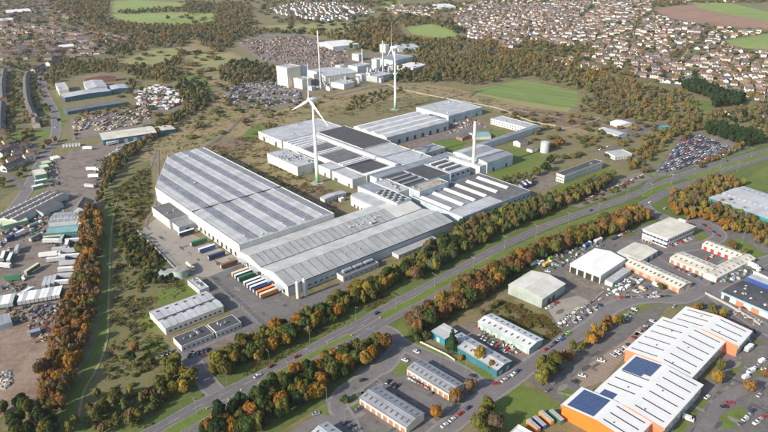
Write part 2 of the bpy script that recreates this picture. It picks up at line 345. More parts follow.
Y = [
 ('pasture', [(722, 41), (768, 34), (768, 50), (742, 48)], G_FIELD),
 ('soil_field', [(652, 10), (676, 6), (704, 5), (768, 20), (768, 29), (722, 26), (690, 22), (668, 17)], G_SOIL),
 ('pasture', [(690, 2), (730, 3), (768, 12), (768, 21), (735, 16), (700, 8)], G_FIELD),
 ('industrial_yard', [(0, 228), (44, 196), (52, 165), (70, 150), (100, 143), (142, 138), (120, 158), (104, 176), (102, 205), (84, 232), (74, 290), (62, 312), (0, 316)], G_YARD),
 ('storage_yard', [(70, 120), (150, 105), (152, 124), (104, 134), (72, 142)], G_DIRT),
 ('dirt_yard', [(0, 314), (64, 308), (48, 350), (36, 400), (8, 410), (0, 418)], ground('pinkish_dirt', [(.3, (.125, .09, .066)), (.45, (.20, .148, .11)), (.58, (.28, .215, .165)), (.7, (.17, .125, .092))], .03, .2, 1.5)),
 ('loading_apron', [(139, 232), (152, 222), (162, 214), (176, 226), (246, 262), (226, 270), (206, 278), (180, 272)], G_CONC),
 ('lorry_apron', [(206, 278), (226, 270), (246, 262), (292, 300), (352, 280), (356, 288), (300, 336), (262, 329)], G_ASPHD),
 ('site_drive', [(186, 282), (206, 277), (262, 328), (250, 345), (200, 362), (172, 350), (182, 350), (238, 325), (226, 305)], G_ASPH),
 ('site_car_park', [(176, 352), (206, 340), (250, 332), (240, 350), (205, 368), (190, 366)], G_YARD),
 ('factory_forecourt', [(466, 218), (531, 190), (545, 190), (565, 182), (545, 172), (520, 176), (500, 186), (470, 196), (400, 140), (440, 122), (480, 120), (492, 126), (470, 136), (432, 142), (430, 150)], G_YARD),
 ('salvage_yard', [(236, 42), (262, 34), (300, 34), (345, 44), (350, 62), (330, 70), (296, 66), (262, 62), (244, 50)], G_DIRT),
 ('vehicle_yard', [(222, 90), (245, 82), (276, 82), (300, 92), (300, 104), (262, 108), (226, 104)], G_DIRT),
 ('power_station_yard', [(276, 70), (300, 66), (345, 60), (395, 50), (430, 58), (430, 70), (400, 78), (350, 86), (310, 94), (276, 88)], G_YARD),
 ('caravan_yard', [(130, 92), (158, 84), (178, 92), (192, 104), (165, 112), (140, 112)], G_YARD),
 ('gravel_yard', [(600, 126), (628, 118), (664, 126), (650, 134), (622, 142), (604, 134)], G_YARD),
 ('car_storage_yard', [(655, 172), (680, 138), (698, 132), (742, 150), (716, 160), (672, 174)], G_ASPH),
 ('gravel_yard', [(700, 136), (730, 138), (752, 146), (735, 150), (704, 140)], G_DIRT),
 ('compound_yard', [(572, 196), (600, 186), (640, 172), (652, 178), (620, 192), (580, 208), (568, 204)], G_DIRT),
 ('forecourt', [(596, 152), (612, 148), (634, 158), (625, 164), (606, 160)], G_YARD),
 ('estate_yard', [(540, 268), (566, 246), (600, 240), (634, 236), (640, 226), (700, 216), (768, 240), (768, 345), (740, 330), (700, 306), (640, 304), (600, 322), (560, 348), (500, 400), (440, 432), (330, 432), (325, 400), (350, 380), (372, 350), (388, 330), (410, 345), (450, 362), (486, 380), (520, 362), (548, 340), (560, 310), (552, 290)], G_ASPH),
 ('estate_yard', [(524, 378), (560, 346), (600, 324), (645, 305), (668, 304), (650, 330), (600, 380), (562, 404)], G_ASPH),
 ('block_paved_parking', [(560, 392), (586, 366), (626, 340), (640, 326), (646, 332), (604, 382), (584, 388), (566, 402)], G_PAVE),
 ('estate_yard', [(660, 432), (706, 390), (740, 345), (768, 345), (768, 432)], G_ASPH),
 ('unit_yard', [(548, 310), (560, 300), (600, 290), (606, 294), (590, 306), (566, 322), (556, 322)], G_CONC), ('forecourt_slab', [(562, 268), (566, 262), (600, 280), (622, 268), (634, 276), (622, 296), (600, 300), (574, 288)], G_DIRT), ('brick_forecourt', [(644, 240), (666, 250), (694, 240), (700, 228), (692, 226), (664, 242), (646, 236)], G_PAVE),
 ('unit_yard', [(566, 276), (600, 284), (622, 262), (655, 288), (640, 302), (600, 306), (566, 290)], G_YARD),
 ('unit_yard', [(448, 330), (470, 322), (530, 350), (536, 346), (548, 352), (520, 364), (502, 358)], G_YARD),
]
for nme, pts, m in Y: sheet(nme, pts, m, 2)
G2 = [
 ('grass_lawn', [(498, 392), (520, 384), (560, 404), (548, 418), (520, 428), (496, 432), (474, 428)], G_GRASS),
 ('grass_lawn', [(556, 388), (566, 384), (580, 392), (566, 402)], G_GRASS),
 ('scrub', [(484, 312), (500, 300), (545, 316), (562, 332), (548, 340), (520, 330)], G_SCRUB),
 ('grass_verge', [(396, 328), (402, 322), (420, 340), (470, 366), (500, 374), (486, 380), (440, 358), (408, 344)], G_GRASS),
 ('grass_verge', [(392, 364), (408, 362), (410, 372), (396, 376)], G_GRASS),
 ('grass_verge', [(344, 398), (356, 394), (362, 404), (352, 410)], G_GRASS),
 ('grass_verge', [(322, 428), (336, 422), (342, 432), (322, 432)], G_GRASS),
 ('grass_verge', [(600, 322), (640, 306), (664, 304), (640, 312), (606, 330), (580, 350), (540, 372), (545, 362)], G_GRASS),
 ('grass_lawn', [(718, 216), (730, 188), (768, 166), (768, 190), (745, 186), (716, 196)], G_GRASS),
 ('grass_lawn', [(692, 232), (700, 230), (710, 238), (698, 244)], G_GRASS),
 ('grass_lawn', [(722, 242), (740, 238), (768, 256), (768, 262), (750, 258)], G_GRASS),
 ('grass_lawn', [(726, 362), (738, 356), (744, 366), (734, 376), (724, 372)], G_GRASS),
 ('grass_lawn', [(714, 420), (740, 406), (748, 412), (742, 424), (726, 430)], G_GRASS),
 ('grass_lawn', [(754, 372), (768, 366), (768, 380), (760, 380)], G_GRASS),
 ('grass_lawn', [(672, 432), (700, 400), (712, 396), (690, 424), (684, 432)], G_GRASS),
 ('asphalt_play_area', [(556, 382), (570, 376), (582, 388), (572, 392)], G_ASPHD),
 ('grass_lawn', [(320, 410), (345, 395), (352, 400), (330, 416), (318, 420)], G_GRASS),
]
for nme, pts, m in G2: sheet(nme, pts, m, 3)

# ------------------------------------------------------------------ roads
FAR = [(110, 452), (156, 431), (190, 411), (220, 396), (256, 379), (296, 359), (333, 338), (357, 326), (377, 314), (407, 298), (433, 284), (457, 271), (480, 258), (507, 244), (533, 232), (560, 221), (595, 209), (626, 198), (657, 186), (690, 173), (723, 163), (748, 156), (800, 141)]
NEAR = [(150, 458), (197, 424), (233, 402), (256, 390), (273, 378), (295, 368), (320, 356), (343, 345), (357, 337), (373, 328), (390, 318), (407, 309), (433, 295), (448, 286), (480, 271), (520, 253), (560, 238), (600, 223), (640, 206), (664, 194), (690, 183), (724, 170), (768, 157), (810, 146)]
road1, c1 = strip('road', FAR, 9.5, G_ROAD, 5); road2, c2 = strip('road', NEAR, 9.5, G_ROAD, 5)
RD = [
 ([(224, 398), (213, 390), (202, 376), (192, 362), (184, 352), (196, 345), (232, 330)], 8),
 ([(366, 330), (380, 330), (390, 333), (400, 343), (420, 353), (440, 362), (460, 371), (479, 384), (490, 394)], 8),
 ([(432, 440), (443, 431), (471, 409), (495, 391), (518, 375), (525, 369), (550, 352), (568, 340), (593, 325), (610, 309), (630, 301), (653, 298), (681, 299), (698, 292), (710, 291), (723, 302), (743, 315), (768, 331), (800, 350)], 9),
 ([(392, 360), (380, 368), (362, 381), (344, 393), (338, 406), (347, 422), (354, 440)], 8),
 ([(404, 345), (396, 352), (386, 366), (378, 370)], 8),
 ([(706, 292), (690, 280), (670, 269), (655, 260), (642, 248), (634, 240)], 8),
 ([(710, 290), (727, 280), (745, 268), (775, 258)], 8),
 ([(644, 205), (655, 214), (680, 222), (706, 224), (720, 236), (700, 246), (668, 250), (650, 250)], 8),
 ([(644, 190), (652, 180), (664, 172), (646, 164), (628, 155), (606, 150), (590, 152)], 6),
 ([(606, 152), (625, 140), (650, 128), (662, 122)], 6),
 ([(-10, 232), (10, 212), (26, 192), (38, 168), (48, 150), (56, 132), (54, 112), (46, 96), (42, 82), (44, 66)], 9),
 ([(-5, 152), (20, 148), (48, 146)], 6), ([(6, 60), (4, 90), (10, 128)], 5), ([(24, 190), (10, 176), (-4, 172)], 6),
 ([(44, 68), (60, 60), (85, 58), (110, 56)], 6),
 ([(560, 130), (600, 118), (560, 118), (480, 102), (440, 92), (400, 86), (340, 96)], 3.5),
 ([(204, 148), (228, 132), (246, 118), (300, 104), (370, 88), (392, 84)], 4),
 ([(588, 50), (570, 58), (556, 62)], 6), ([(480, 126), (440, 140), (420, 134)], 7),
 ([(706, 395), (740, 345), (752, 330), (762, 334)], 7), ([(768, 380), (730, 396), (716, 410), (700, 436)], 7),
 ([(400, 390), (425, 400), (440, 412)], 7), ([(345, 424), (320, 420), (296, 436)], 7),
]
roads = []
SIDE_C = []
G_PATH = ground('pavement_slabs', [(.3, (.17, .16, .15)), (.5, (.22, .205, .19)), (.7, (.27, .25, .23))], .04, .4, 3)
for pts, wd in RD:
    if wd in (8, 9): strip('pavement', pts, wd + 3.6, G_PATH, 4)
for pts, wd in RD:
    o_, cc_ = strip('side_road', pts, wd, G_ROAD if wd >= 7 else G_ASPH if wd != 3.5 else G_CONC, 5); roads.append(o_)
    SIDE_C += [(q, wd / 2 + 1.5) for q in cc_]
strip('track', [(120, 190), (112, 225), (109, 290), (108, 330), (104, 352), (94, 374), (84, 392), (78, 420)], 1.5, G_OLIVE, 5)
strip('track', [(150, 168), (158, 150), (156, 200), (146, 222), (150, 230)], 2.5, G_DIRT, 5)
# central reservations, raised grass with kerbs
for pts, wd in [([(150, 446), (175, 430), (195, 419), (209, 410)], 7),
                ([(260, 385), (285, 371), (310, 357), (330, 346), (352, 335)], 4.5),
                ([(381, 318), (400, 308), (420, 298), (440, 286), (470, 271), (500, 256), (530, 243), (560, 230), (590, 219), (620, 209)], 6.5),
                ([(644, 197), (656, 190), (672, 184)], 9), ([(688, 180), (706, 173), (725, 166), (745, 161), (775, 151), (800, 145)], 7)]:
    strip('kerb', pts, wd + .4, KERB, 6, z1=.40); strip('central_reservation', pts, wd, G_GRASS, 6, z1=.43)
# painted lane lines
def dashes(c, off, dash, gap, wd, parent, z=.292):
    b = MB(); acc = 0; on = True; left = dash
    pts = []
    for i in range(len(c) - 1):
        d = c[i + 1] - c[i]; L = d.length; d.normalize(); nn = Vector((-d.y, d.x, 0)); t = 0
        while t < L:
            s_ = min(left, L - t)
            if on:
                a = c[i] + d * t + nn * off; e = a + d * s_
                b.poly([(a + nn * wd / -2)[:2] + (z,), (e - nn * wd / 2)[:2] + (z,), (e + nn * wd / 2)[:2] + (z,), (a + nn * wd / 2)[:2] + (z,)], LINEP)
            t += s_; left -= s_
            if left <= 1e-6: on = not on; left = dash if on else gap
    o = b.build('lane_line', parent); o['kind'] = 'stuff'
for rd, c in ((road1, c1), (road2, c2)):
    dashes(c, 0, 6, 9, .16, rd); dashes(c, 4.3, 400, .1, .11, rd); dashes(c, -4.3, 400, .1, .11, rd)
G_WORN = ground('polished_wheel_tracks', [(.3, (.105, .098, .10)), (.5, (.135, .125, .126)), (.7, (.165, .152, .15))], .03, .25, 2.0)
for rd, c in ((road1, c1), (road2, c2)):
    for off in (-3.0, -1.3, 1.3, 3.0):
        b = MB()
        for i in range(len(c) - 1):
            d0 = (c[min(i + 1, len(c) - 1)] - c[max(i - 1, 0)]).normalized(); d1 = (c[min(i + 2, len(c) - 1)] - c[i]).normalized(); n0, n1 = Vector((-d0.y, d0.x, 0)), Vector((-d1.y, d1.x, 0))
            b.poly([(*(c[i] + n0 * (off - .35))[:2], .286), (*(c[i + 1] + n1 * (off - .35))[:2], .286), (*(c[i + 1] + n1 * (off + .35))[:2], .286), (*(c[i] + n0 * (off + .35))[:2], .286)], G_WORN)
        b.build('wheel_track', rd)
# turning arrows and hatched paint at the junctions
mk = MB()
for (x, y) in [(306, 350), (312, 353), (362, 326), (367, 329), (229, 401), (232, 405)]:
    q = P(x, y); d = (P(x + 2.0, y - 1.05) - q).normalized(); nn = Vector((-d.y, d.x, 0))
    pr = [(-2, -.14), (.4, -.14), (.4, -.5), (1.8, 0), (.4, .5), (.4, .14), (-2, .14)]
    mk.poly([tuple((q + d * a + nn * b_)[:2]) + (.296,) for a, b_ in pr], LINEP)
o = mk.build('direction_arrows', road1); o['kind'] = 'stuff'

# ------------------------------------------------------------------ building kit
class Frame:
    """rectangular footprint: origin, local x = first edge, y = second edge"""
    def __init__(s, o, ex, L, W): s.o, s.L, s.W = Vector((o.x, o.y, 0)), L, W; s.a = math.atan2(ex.y, ex.x)
def rect(px, z, ang=None, L=None, W=None):
    Q = [P(x, y, z) for x, y in px]
    for q in Q: q.z = 0
    ex = (Q[1] - Q[0]) + ((Q[2] - Q[3]) if len(Q) == 4 else Vector((0, 0, 0))); ex.normalize()
    if ang is not None: ex = Vector((math.cos(R(ang)), math.sin(R(ang)), 0))
    ey = Vector((-ex.y, ex.x, 0)); c = sum(Q, Vector()) / len(Q)
    if len(Q) == 4:
        L = L or ((Q[1] - Q[0]).dot(ex) + (Q[2] - Q[3]).dot(ex)) / 2; W = W or ((Q[2] - Q[1]).dot(ey) + (Q[3] - Q[0]).dot(ey)) / 2
        return Frame(c - ex * L / 2 - ey * W / 2, ex, L, W)
    L = L or (Q[1] - Q[0]).dot(ex); W = W or (Q[2] - Q[1]).dot(ey)
    return Frame(Q[0], ex, L, W)
def fr(u0, u1, v0, v1):
    """factory grid rectangle: x runs down -u, y runs along v"""
    return Frame(UV(u1, v0), -FU, u1 - u0, v1 - v0)
def side_pt(side, L, W, s, out=0):
    return {0: (s, -out, 0), 1: (L + out, s, 0), 2: (L - s, W + out, 0), 3: (-out, W - s, 0)}[side]
SROT = {0: 0, 1: math.pi / 2, 2: math.pi, 3: -math.pi / 2}
def window_mesh(w_, h, frame):
    def mk_():
        b = MB(); t = .09
        b.box(-w_ / 2, w_ / 2, -.05, .05, 0, h, GLASS)
        for x0, x1, z0, z1 in ((-w_ / 2 - t, -w_ / 2, -t, h + t), (w_ / 2, w_ / 2 + t, -t, h + t), (-w_ / 2, w_ / 2, -t, 0), (-w_ / 2, w_ / 2, h, h + t)): b.box(x0, x1, -.12, .04, z0, z1, frame)
        return b.mesh('window')
    return cached(('win', w_, h, frame.name), mk_)
def door_mesh(w_, h, m):
    def mk_():
        b = MB(); b.box(-w_ / 2, w_ / 2, -.06, .05, 0, h, m)
        for i in range(1, max(2, int(h / .8))): b.box(-w_ / 2 + .05, w_ / 2 - .05, -.09, -.055, i * .8 - .04, i * .8, DARKM)
        b.box(-w_ / 2 - .12, -w_ / 2, -.14, .04, 0, h + .12, KERB); b.box(w_ / 2, w_ / 2 + .12, -.14, .04, 0, h + .12, KERB); b.box(-w_ / 2, w_ / 2, -.14, .04, h, h + .12, KERB)
        return b.mesh('door')
    return cached(('door', w_, h, m.name), mk_)
def bld(name, label, cat, f, h, roof='flat', rise=1.5, wm=WHITEP, rm=RF_LIGHT, wins=(), doors=(), lights=None, panels=1, parapet=.45, over=.35, group=None, z0=0.0, ridge=.5, plinth=None, trim=None, units=0, lightm=None, vents=0):
    root = empty(name, (f.o.x, f.o.y, z0), f.a, label, cat, group); L, W = f.L, f.W
    b = MB()
    if roof == 'flat':
        b.box(0, L, 0, W, -.6, h - .05, wm); t = .3; p_ = h + parapet
        for a in ((0, L, 0, t), (0, L, W - t, W), (0, t, t, W - t), (L - t, L, t, W - t)): b.box(a[0], a[1], a[2], a[3], h - .05, p_, wm)
        b.build('wall', root)
        k = max(1, panels)
        pm = cached(('flatp', round((L - 2 * t) / k, 2), round(W, 2), rm.name), lambda: MB().box(.04, (L - 2 * t) / k - .04, t, W - t, 0, .12, rm).mesh('roof_panel'))
        for i in range(k): link('roof_panel' if k > 1 else 'roof', pm, root, (t + i * (L - 2 * t) / k, 0, h - .05))
        if trim: 
            tb = MB(); tb.box(-.06, L + .06, -.06, 0, h - .5, p_ + .06, trim); tb.box(L, L + .06, 0, W, h - .5, p_ + .06, trim); tb.build('coping', root)
    elif roof in ('x', 'y', 'mono'):
        # x: ridge along local x;  y: ridge along local y;  mono: falls towards y=0
        if roof == 'x': A, B, prof = 0, L, [(0, -.6), (W, -.6), (W, h), (W * ridge, h + rise), (0, h)]; b.prism(prof, A, B, wm, 'x')
        elif roof == 'y': A, B, prof = 0, W, [(0, -.6), (0, h), (L * ridge, h + rise), (L, h), (L, -.6)]; b.prism(prof, A, B, wm, 'y')
        else: A, B, prof = 0, L, [(0, -.6), (W, -.6), (W, h + rise), (0, h)]; b.prism(prof, A, B, wm, 'x')
        b.build('wall', root)
        span = W if roof != 'y' else L; run = L if roof != 'y' else W; t = .14
        sl_ = [(-over, h - over * rise / max(.1, span * ridge) + .02, span * ridge, h + rise + .02), (span * ridge, h + rise + .02, span + over, h - over * rise / max(.1, span * (1 - ridge)) + .02)]
        if roof == 'mono': sl_ = [(-over, h + .02 - over * rise / span, span + over, h + rise + .02 + over * rise / span)]
        k = max(1, panels); st = (run + 2 * over) / k
        for si, (a0, q0, a1, q1) in enumerate(sl_):
            def mk_(a0=a0, q0=q0, a1=a1, q1=q1):
                e = 0 if k == 1 else .05
                return MB().prism([(a0, q0), (a1, q1), (a1, q1 + t), (a0, q0 + t)] if roof != 'y' else [(a0, q0), (a0, q0 + t), (a1, q1 + t), (a1, q1)], e, st - e, rm, 'x' if roof != 'y' else 'y').mesh('roof_panel')
            me = mk_()
            for i in range(k):
                o_ = -over + i * st; link('roof_panel' if k > 1 else 'roof_slope', me, root, (o_, 0, 0) if roof != 'y' else (0, o_, 0))
        rc = MB(); rp = span * ridge
        if roof == 'x': rc.box(-over, L + over, rp - .25, rp + .25, h + rise + .12, h + rise + .24, rm)
        elif roof == 'y': rc.box(rp - .25, rp + .25, -over, W + over, h + rise + .12, h + rise + .24, rm)
        if roof != 'mono': rc.build('ridge_cap', root)
        if lights:
            nx, (lw, ll), lm, sides = lights
            for si, (a0, q0, a1, q1) in enumerate(sl_):
                if sides != 'both' and si not in sides: continue
                mid, mz = (a0 + a1) / 2, (q0 + q1) / 2 + t; ang = math.atan2(q1 - q0, a1 - a0)
                if roof != 'y': me = cached(('rlx', lw, ll, lm.name), lambda: MB().box(-lw / 2, lw / 2, -ll / 2, ll / 2, 0, .07, lm).mesh('rooflight'))
                else: me = cached(('rly', lw, ll, lm.name), lambda: MB().box(-ll / 2, ll / 2, -lw / 2, lw / 2, 0, .07, lm).mesh('rooflight'))
                for i in range(nx):
                    s_ = (i + .5) / nx * run
                    link('rooflight', me, root, (s_, mid, mz) if roof != 'y' else (mid, s_, mz), (ang, 0, 0) if roof != 'y' else (0, -ang, 0))
    for (side, n_, rows, w_, hh, zz, dz, fm) in wins:
        me = window_mesh(w_, hh, fm or WHITEP); ln = L if side in (0, 2) else W
        for r_ in range(rows):
            for i in range(n_):
                x, y, _ = side_pt(side, L, W, (i + .5) / n_ * ln); link('window', me, root, (x, y, zz + r_ * dz), (0, 0, SROT[side]))
    for (side, ss, w_, hh, m) in doors:
        me = door_mesh(w_, hh, m); ln = L if side in (0, 2) else W
        if isinstance(ss, int): ss = [(i + .5) / ss for i in range(ss)]
        for s_ in ss:
            x, y, _ = side_pt(side, L, W, s_ * ln); link('door', me, root, (x, y, 0.05), (0, 0, SROT[side]))
    if units:
        rr = random.Random(int(L * 10))
        for i in range(units):
            sx, sy, sh = rr.uniform(.8, 2.2), rr.uniform(.8, 2.6), rr.uniform(.6, 1.5); x, y = rr.uniform(2, L - 4), rr.uniform(2, W - 4)
            ub = MB(); ub.box(0, sx, 0, sy, 0, sh, GALV); ub.box(.1, sx - .1, .1, sy - .1, sh, sh + .12, DARKM); ub.cyl((sx / 2, sy / 2, sh + .12), .25, .25, .3, GALV, 8)
            ub.build('roof_unit', root, loc=(x, y, h + .08 + (rise if roof != 'flat' else 0)))
    if vents:
        vm = cached('vent', lambda: MB().cyl((0, 0, 0), .35, .3, .8, GALV, 8).cyl((0, 0, .8), .5, .1, .3, GALV, 8).mesh('roof_vent'))
        for i in range(vents): link('roof_vent', vm, root, ((i + .5) / vents * L, W * ridge + .6, h + rise * .9) if roof == 'x' else ((L * ridge + .6), (i + .5) / vents * W, h + rise * .9))
    return root

TDOOR = paint('terracotta_door', (.40, .19, .12), .6, .1, 'z')
# ---- the great ridged warehouse
def warehouse_a():
    h = 13; v0, v1, u0, u1, u2, vm_ = 199, 288.3, 413.2, 575, 658.5, 247
    o = UV(u0, v0); root = empty('warehouse', (o.x, o.y, 0), math.atan2(FU.y, FU.x), 'huge white warehouse with low folded roof of light and dark strips and a cut-off corner', 'warehouse')
    # local x = along u from near end, local y = -(v - v0)
    def X(u, v, z): return (u - u0, -(v - v0), z)
    out = [(u0, v0), (u1, v0), (u2, vm_), (u2, v1), (u0, v1)]
    b = MB()
    n = len(out)
    for i in range(n):
        a, c = out[i], out[(i + 1) % n]; b.poly([X(*a, -.6), X(*c, -.6), X(*c, h), X(*a, h)], WHITEP)
    b.poly([X(*a, h - .4) for a in out], RF_FELT); b.build('wall', root)
    # parapet
    pb = MB()
    for i in range(n):
        a, c = Vector((*out[i], 0)), Vector((*out[(i + 1) % n], 0)); d = (c - a).normalized(); q = Vector((-d.y, d.x, 0))
        cen = Vector((540, 245, 0)); s_ = 1 if (cen - a).dot(q) > 0 else -1; t = .55
        pr = [a - d * .05, c + d * .05, c + q * t * s_, a + q * t * s_]
        lo = [X(p_.x, p_.y, h - .3) for p_ in pr]; hi = [X(p_.x, p_.y, h + .55) for p_ in pr]
        pb.poly(hi, WHITEP); 
        for j in range(4): pb.poly([lo[j], lo[(j + 1) % 4], hi[(j + 1) % 4], hi[j]], WHITEP)
    pb.build('parapet', root)
    nb = 5; W_ = v1 - v0 - 1.6; per = W_ / nb; rise = 1.05; us = 497.0
    def ulim(v): return u2 - 1 if v > vm_ else u1 - 1 + (v - v0) * (u2 - u1) / (vm_ - v0)
    skm = cached('skA', lambda: MB().box(-3.4, 3.4, -1.5, 1.5, 0, .1, RF_GREY).mesh('rooflight'))
    for i in range(nb):
        va = v0 + .8 + i * per; vr = va + per * .5; vb = va + per
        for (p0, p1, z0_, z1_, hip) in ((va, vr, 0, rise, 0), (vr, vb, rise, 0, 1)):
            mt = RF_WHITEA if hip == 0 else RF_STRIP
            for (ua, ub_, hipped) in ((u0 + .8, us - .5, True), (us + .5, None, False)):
                e0, e1 = (ub_, ub_) if ub_ else (ulim(p0), ulim(p1))
                hp = 2.5 if hipped else 0
                s0 = ua + (hp if z0_ > 0 else 0); s1 = ua + (hp if z1_ > 0 else 0)
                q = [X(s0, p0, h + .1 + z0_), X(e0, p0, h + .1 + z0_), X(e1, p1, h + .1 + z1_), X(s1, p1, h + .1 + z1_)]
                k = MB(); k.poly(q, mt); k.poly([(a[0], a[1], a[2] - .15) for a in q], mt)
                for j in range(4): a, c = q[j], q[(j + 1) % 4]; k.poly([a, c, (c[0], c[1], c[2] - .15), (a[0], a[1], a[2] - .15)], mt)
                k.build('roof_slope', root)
        for vv, zz_ in ((va, .12), (vr, rise + .12)):
            x0, y0, _ = X(u0 + 3.5, vv, 0); x1, _, _ = X(ulim(vv) - 1, vv, 0); MB().box(x0, x1, y0 - .28, y0 + .28, h + zz_, h + zz_ + .16, RF_FELT if zz_ < 1 else RF_LIGHT).build('valley_gutter' if zz_ < 1 else 'ridge_cap', root)
        hipp = MB().poly([X(u0 + .8, va, h + .1), X(u0 + .8, vb, h + .1), X(u0 + 3.3, vr, h + .1 + rise)], RF_WHITEA); hipp.build('roof_hip', root)
        # rooflights down the dark slope
        ang = math.atan2(rise, per * .5)
        for k in range(16):
            u = u0 + 16 + k * 14.5
            if u > ulim(vr + per * .25) - 8 or abs(u - us) < 6: continue
            x, y, z = X(u, vr + per * .25, h + .12 + rise * .5); link('rooflight', skm, root, (x, y, z), (ang, 0, 0))
    gb = MB(); gb.box(us - .4 - u0, us + .4 - u0, -(v1 - v0) + .8, -.8, h - .2, h + 1.1, DARKM); gb.build('roof_gutter', root)
    um = cached('smoke', lambda: MB().box(-1, 1, -1, 1, 0, .6, GALV).box(-.8, .8, -.8, .8, .6, .75, RF_WHITE).mesh('smoke_vent'))
    for (u, v) in [(424, 209), (418, 222), (425, 244), (419, 262), (640, 262), (560, 232), (600, 240)]:
        x, y, z = X(u, v, h + .7); link('smoke_vent', um, root, (x, y, z))
    dm = door_mesh(3.2, 3.6, DARKM)
    for k in range(10): link('dock_door', dm, root, (8 + k * 7.5, 0.0, .9), (0, 0, math.pi))
RF_WHITEA = paint('lit_tone_roof', (.42, .43, .445), .55, .05, 'x', seam=4.5)  # sun-facing folds, their light put into the paler colour
RF_STRIP = paint('shade_tone_roof', (.31, .32, .34), .55, .08, 'x', seam=4.5)  # same roof sheet, slope shade put into this darker colour
warehouse_a()
bld('warehouse_annex', 'low annex with dark roof on the left flank of the strip-roofed warehouse', 'annex', fr(505, 543, 182, 198.9), 8, rm=RF_FELT, wm=WHITEP, doors=[(1, 2, 3, 4, GREYW)], units=2)
bld('dock_office', 'small grey-roofed lean-to beside the first blue trailer dock', 'annex', fr(491, 504.8, 184, 198.9), 5.5, roof='flat', rm=RF_GREY, wm=GREYW, doors=[(1, 1, 3, 3.5, DARKM)])

# ---- twin-gabled shed in front of it
def shed_b():
    v0, v1 = 197.3, 359; prof = [(413.0, 8.6), (396, 11.0), (379.4, 8.0), (360.5, 11.6), (342.8, 8.2)]
    o = UV(413, v0); root = empty('twin_gable_shed', (o.x, o.y, 0), math.atan2(-FU.y, -FU.x), 'long pale shed with two shallow gables and ribbed grey-green roof beside the lorry docks', 'warehouse')
    pf = [(413.0 - u, z) for u, z in prof]; L = v1 - v0
    b = MB(); wp = [(pf[0][0] + .1, -.6)] + [(x, z) for x, z in pf] + [(pf[-1][0], -.6)]
    b.prism(wp, 0, L, WHITEP, 'y', mats=[WHITEP] * 5 + [GREYW] + [WHITEP]); b.build('wall', root)  # lower right wall coloured greyer, its shade put into the paint
    ends = [0, -31, 0, 0]
    n = 23
    for i in range(4):
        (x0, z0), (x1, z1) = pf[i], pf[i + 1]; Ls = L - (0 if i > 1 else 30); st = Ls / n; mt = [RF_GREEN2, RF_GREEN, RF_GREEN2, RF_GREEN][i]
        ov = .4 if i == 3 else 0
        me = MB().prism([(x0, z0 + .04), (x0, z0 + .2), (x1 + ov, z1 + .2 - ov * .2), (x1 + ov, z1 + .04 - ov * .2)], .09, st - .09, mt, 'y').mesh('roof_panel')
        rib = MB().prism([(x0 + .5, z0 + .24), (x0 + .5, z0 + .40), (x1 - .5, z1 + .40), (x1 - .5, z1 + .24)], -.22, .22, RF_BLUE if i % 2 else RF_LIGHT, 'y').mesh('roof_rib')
        for k in range(n):
            link('roof_panel', me, root, (0, k * st, 0))
            if i in (1, 3): 
                if k: link('roof_rib', rib, root, (0, k * st, 0))
    g = MB(); g.box(pf[2][0] - .5, pf[2][0] + .5, 0, L, pf[2][1] + .1, pf[2][1] + .35, DARKM); g.build('valley_gutter', root)
    for x, z in (pf[1], pf[3]): MB().box(x - .35, x + .35, 0, L - (30 if x < 30 else 0), z + .2, z + .36, RF_GREEN2).build('ridge_cap', root)
    fa = MB()
    for i in range(4): (x0, z0), (x1, z1) = pf[i], pf[i + 1]; fa.prism([(x0, z0 - .7), (x0, z0 + .35), (x1, z1 + .35), (x1, z1 - .7)], -.12, .0, WHITEP, 'y')
    fa.build('fascia', root)
    ev = MB(); ev.box(70.2, 70.7, 0, L, 7.6, 8.3, DARKM); ev.build('gutter', root)
    vm = cached('vent2', lambda: MB().cyl((0, 0, 0), .5, .4, 1.2, GALV, 8).mesh('roof_vent'))
    for k, (x, y) in enumerate([(22, 92), (25, 96), (20, 99), (24, 103), (27, 99), (22, 108), (26, 112), (20, 114), (24, 118), (58, 30), (59, 44), (60, 57), (61, 70), (58, 86)]): link('roof_vent', vm, root, (x, y, 9.6 if x < 40 else 9.9))
    # roof plant on the first bay
    for k, (x, y) in enumerate([(18, 96), (23, 88), (14, 104), (22, 116), (28, 106)]):
        MB().box(0, 3, 0, 2, 0, 1.4, GALV).box(.2, 2.8, 2, 5, .3, .9, WHITEP).build('roof_duct', root, loc=(x, y, 9.4))
    wm_ = window_mesh(2.4, 1.2, WHITEP)
    for k in range(9): link('window', wm_, root, (70.2, 8 + k * 5, 2.2), (0, 0, math.pi / 2))
    # arched dock canopies
    def arch():
        b = MB(); n = 10; pts = [(-5.5 * math.cos(math.pi * i / n), 3.4 + 1.9 * math.sin(math.pi * i / n)) for i in range(n + 1)]
        inn = [(x * .94, z - .3) for x, z in pts]
        for i in range(n): b.prism([pts[i], pts[i + 1], inn[i + 1], inn[i]], -4, 0, GREYW, 'y')
        b.box(-5.5, -5.1, -4, -3.6, 0, 3.5, DARKM); b.box(5.1, 5.5, -4, -3.6, 0, 3.5, DARKM); return b.mesh('dock_canopy')
    am = arch(); dm = door_mesh(2.8, 3.4, DARKM)
    for x in (8, 26, 44, 60): link('dock_canopy', am, root, (x, 0, .4))
    for k in range(14): link('dock_door', dm, root, (5 + k * 4.6, 0, .9))
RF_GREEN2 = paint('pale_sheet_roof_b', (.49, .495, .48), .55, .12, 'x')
shed_b()
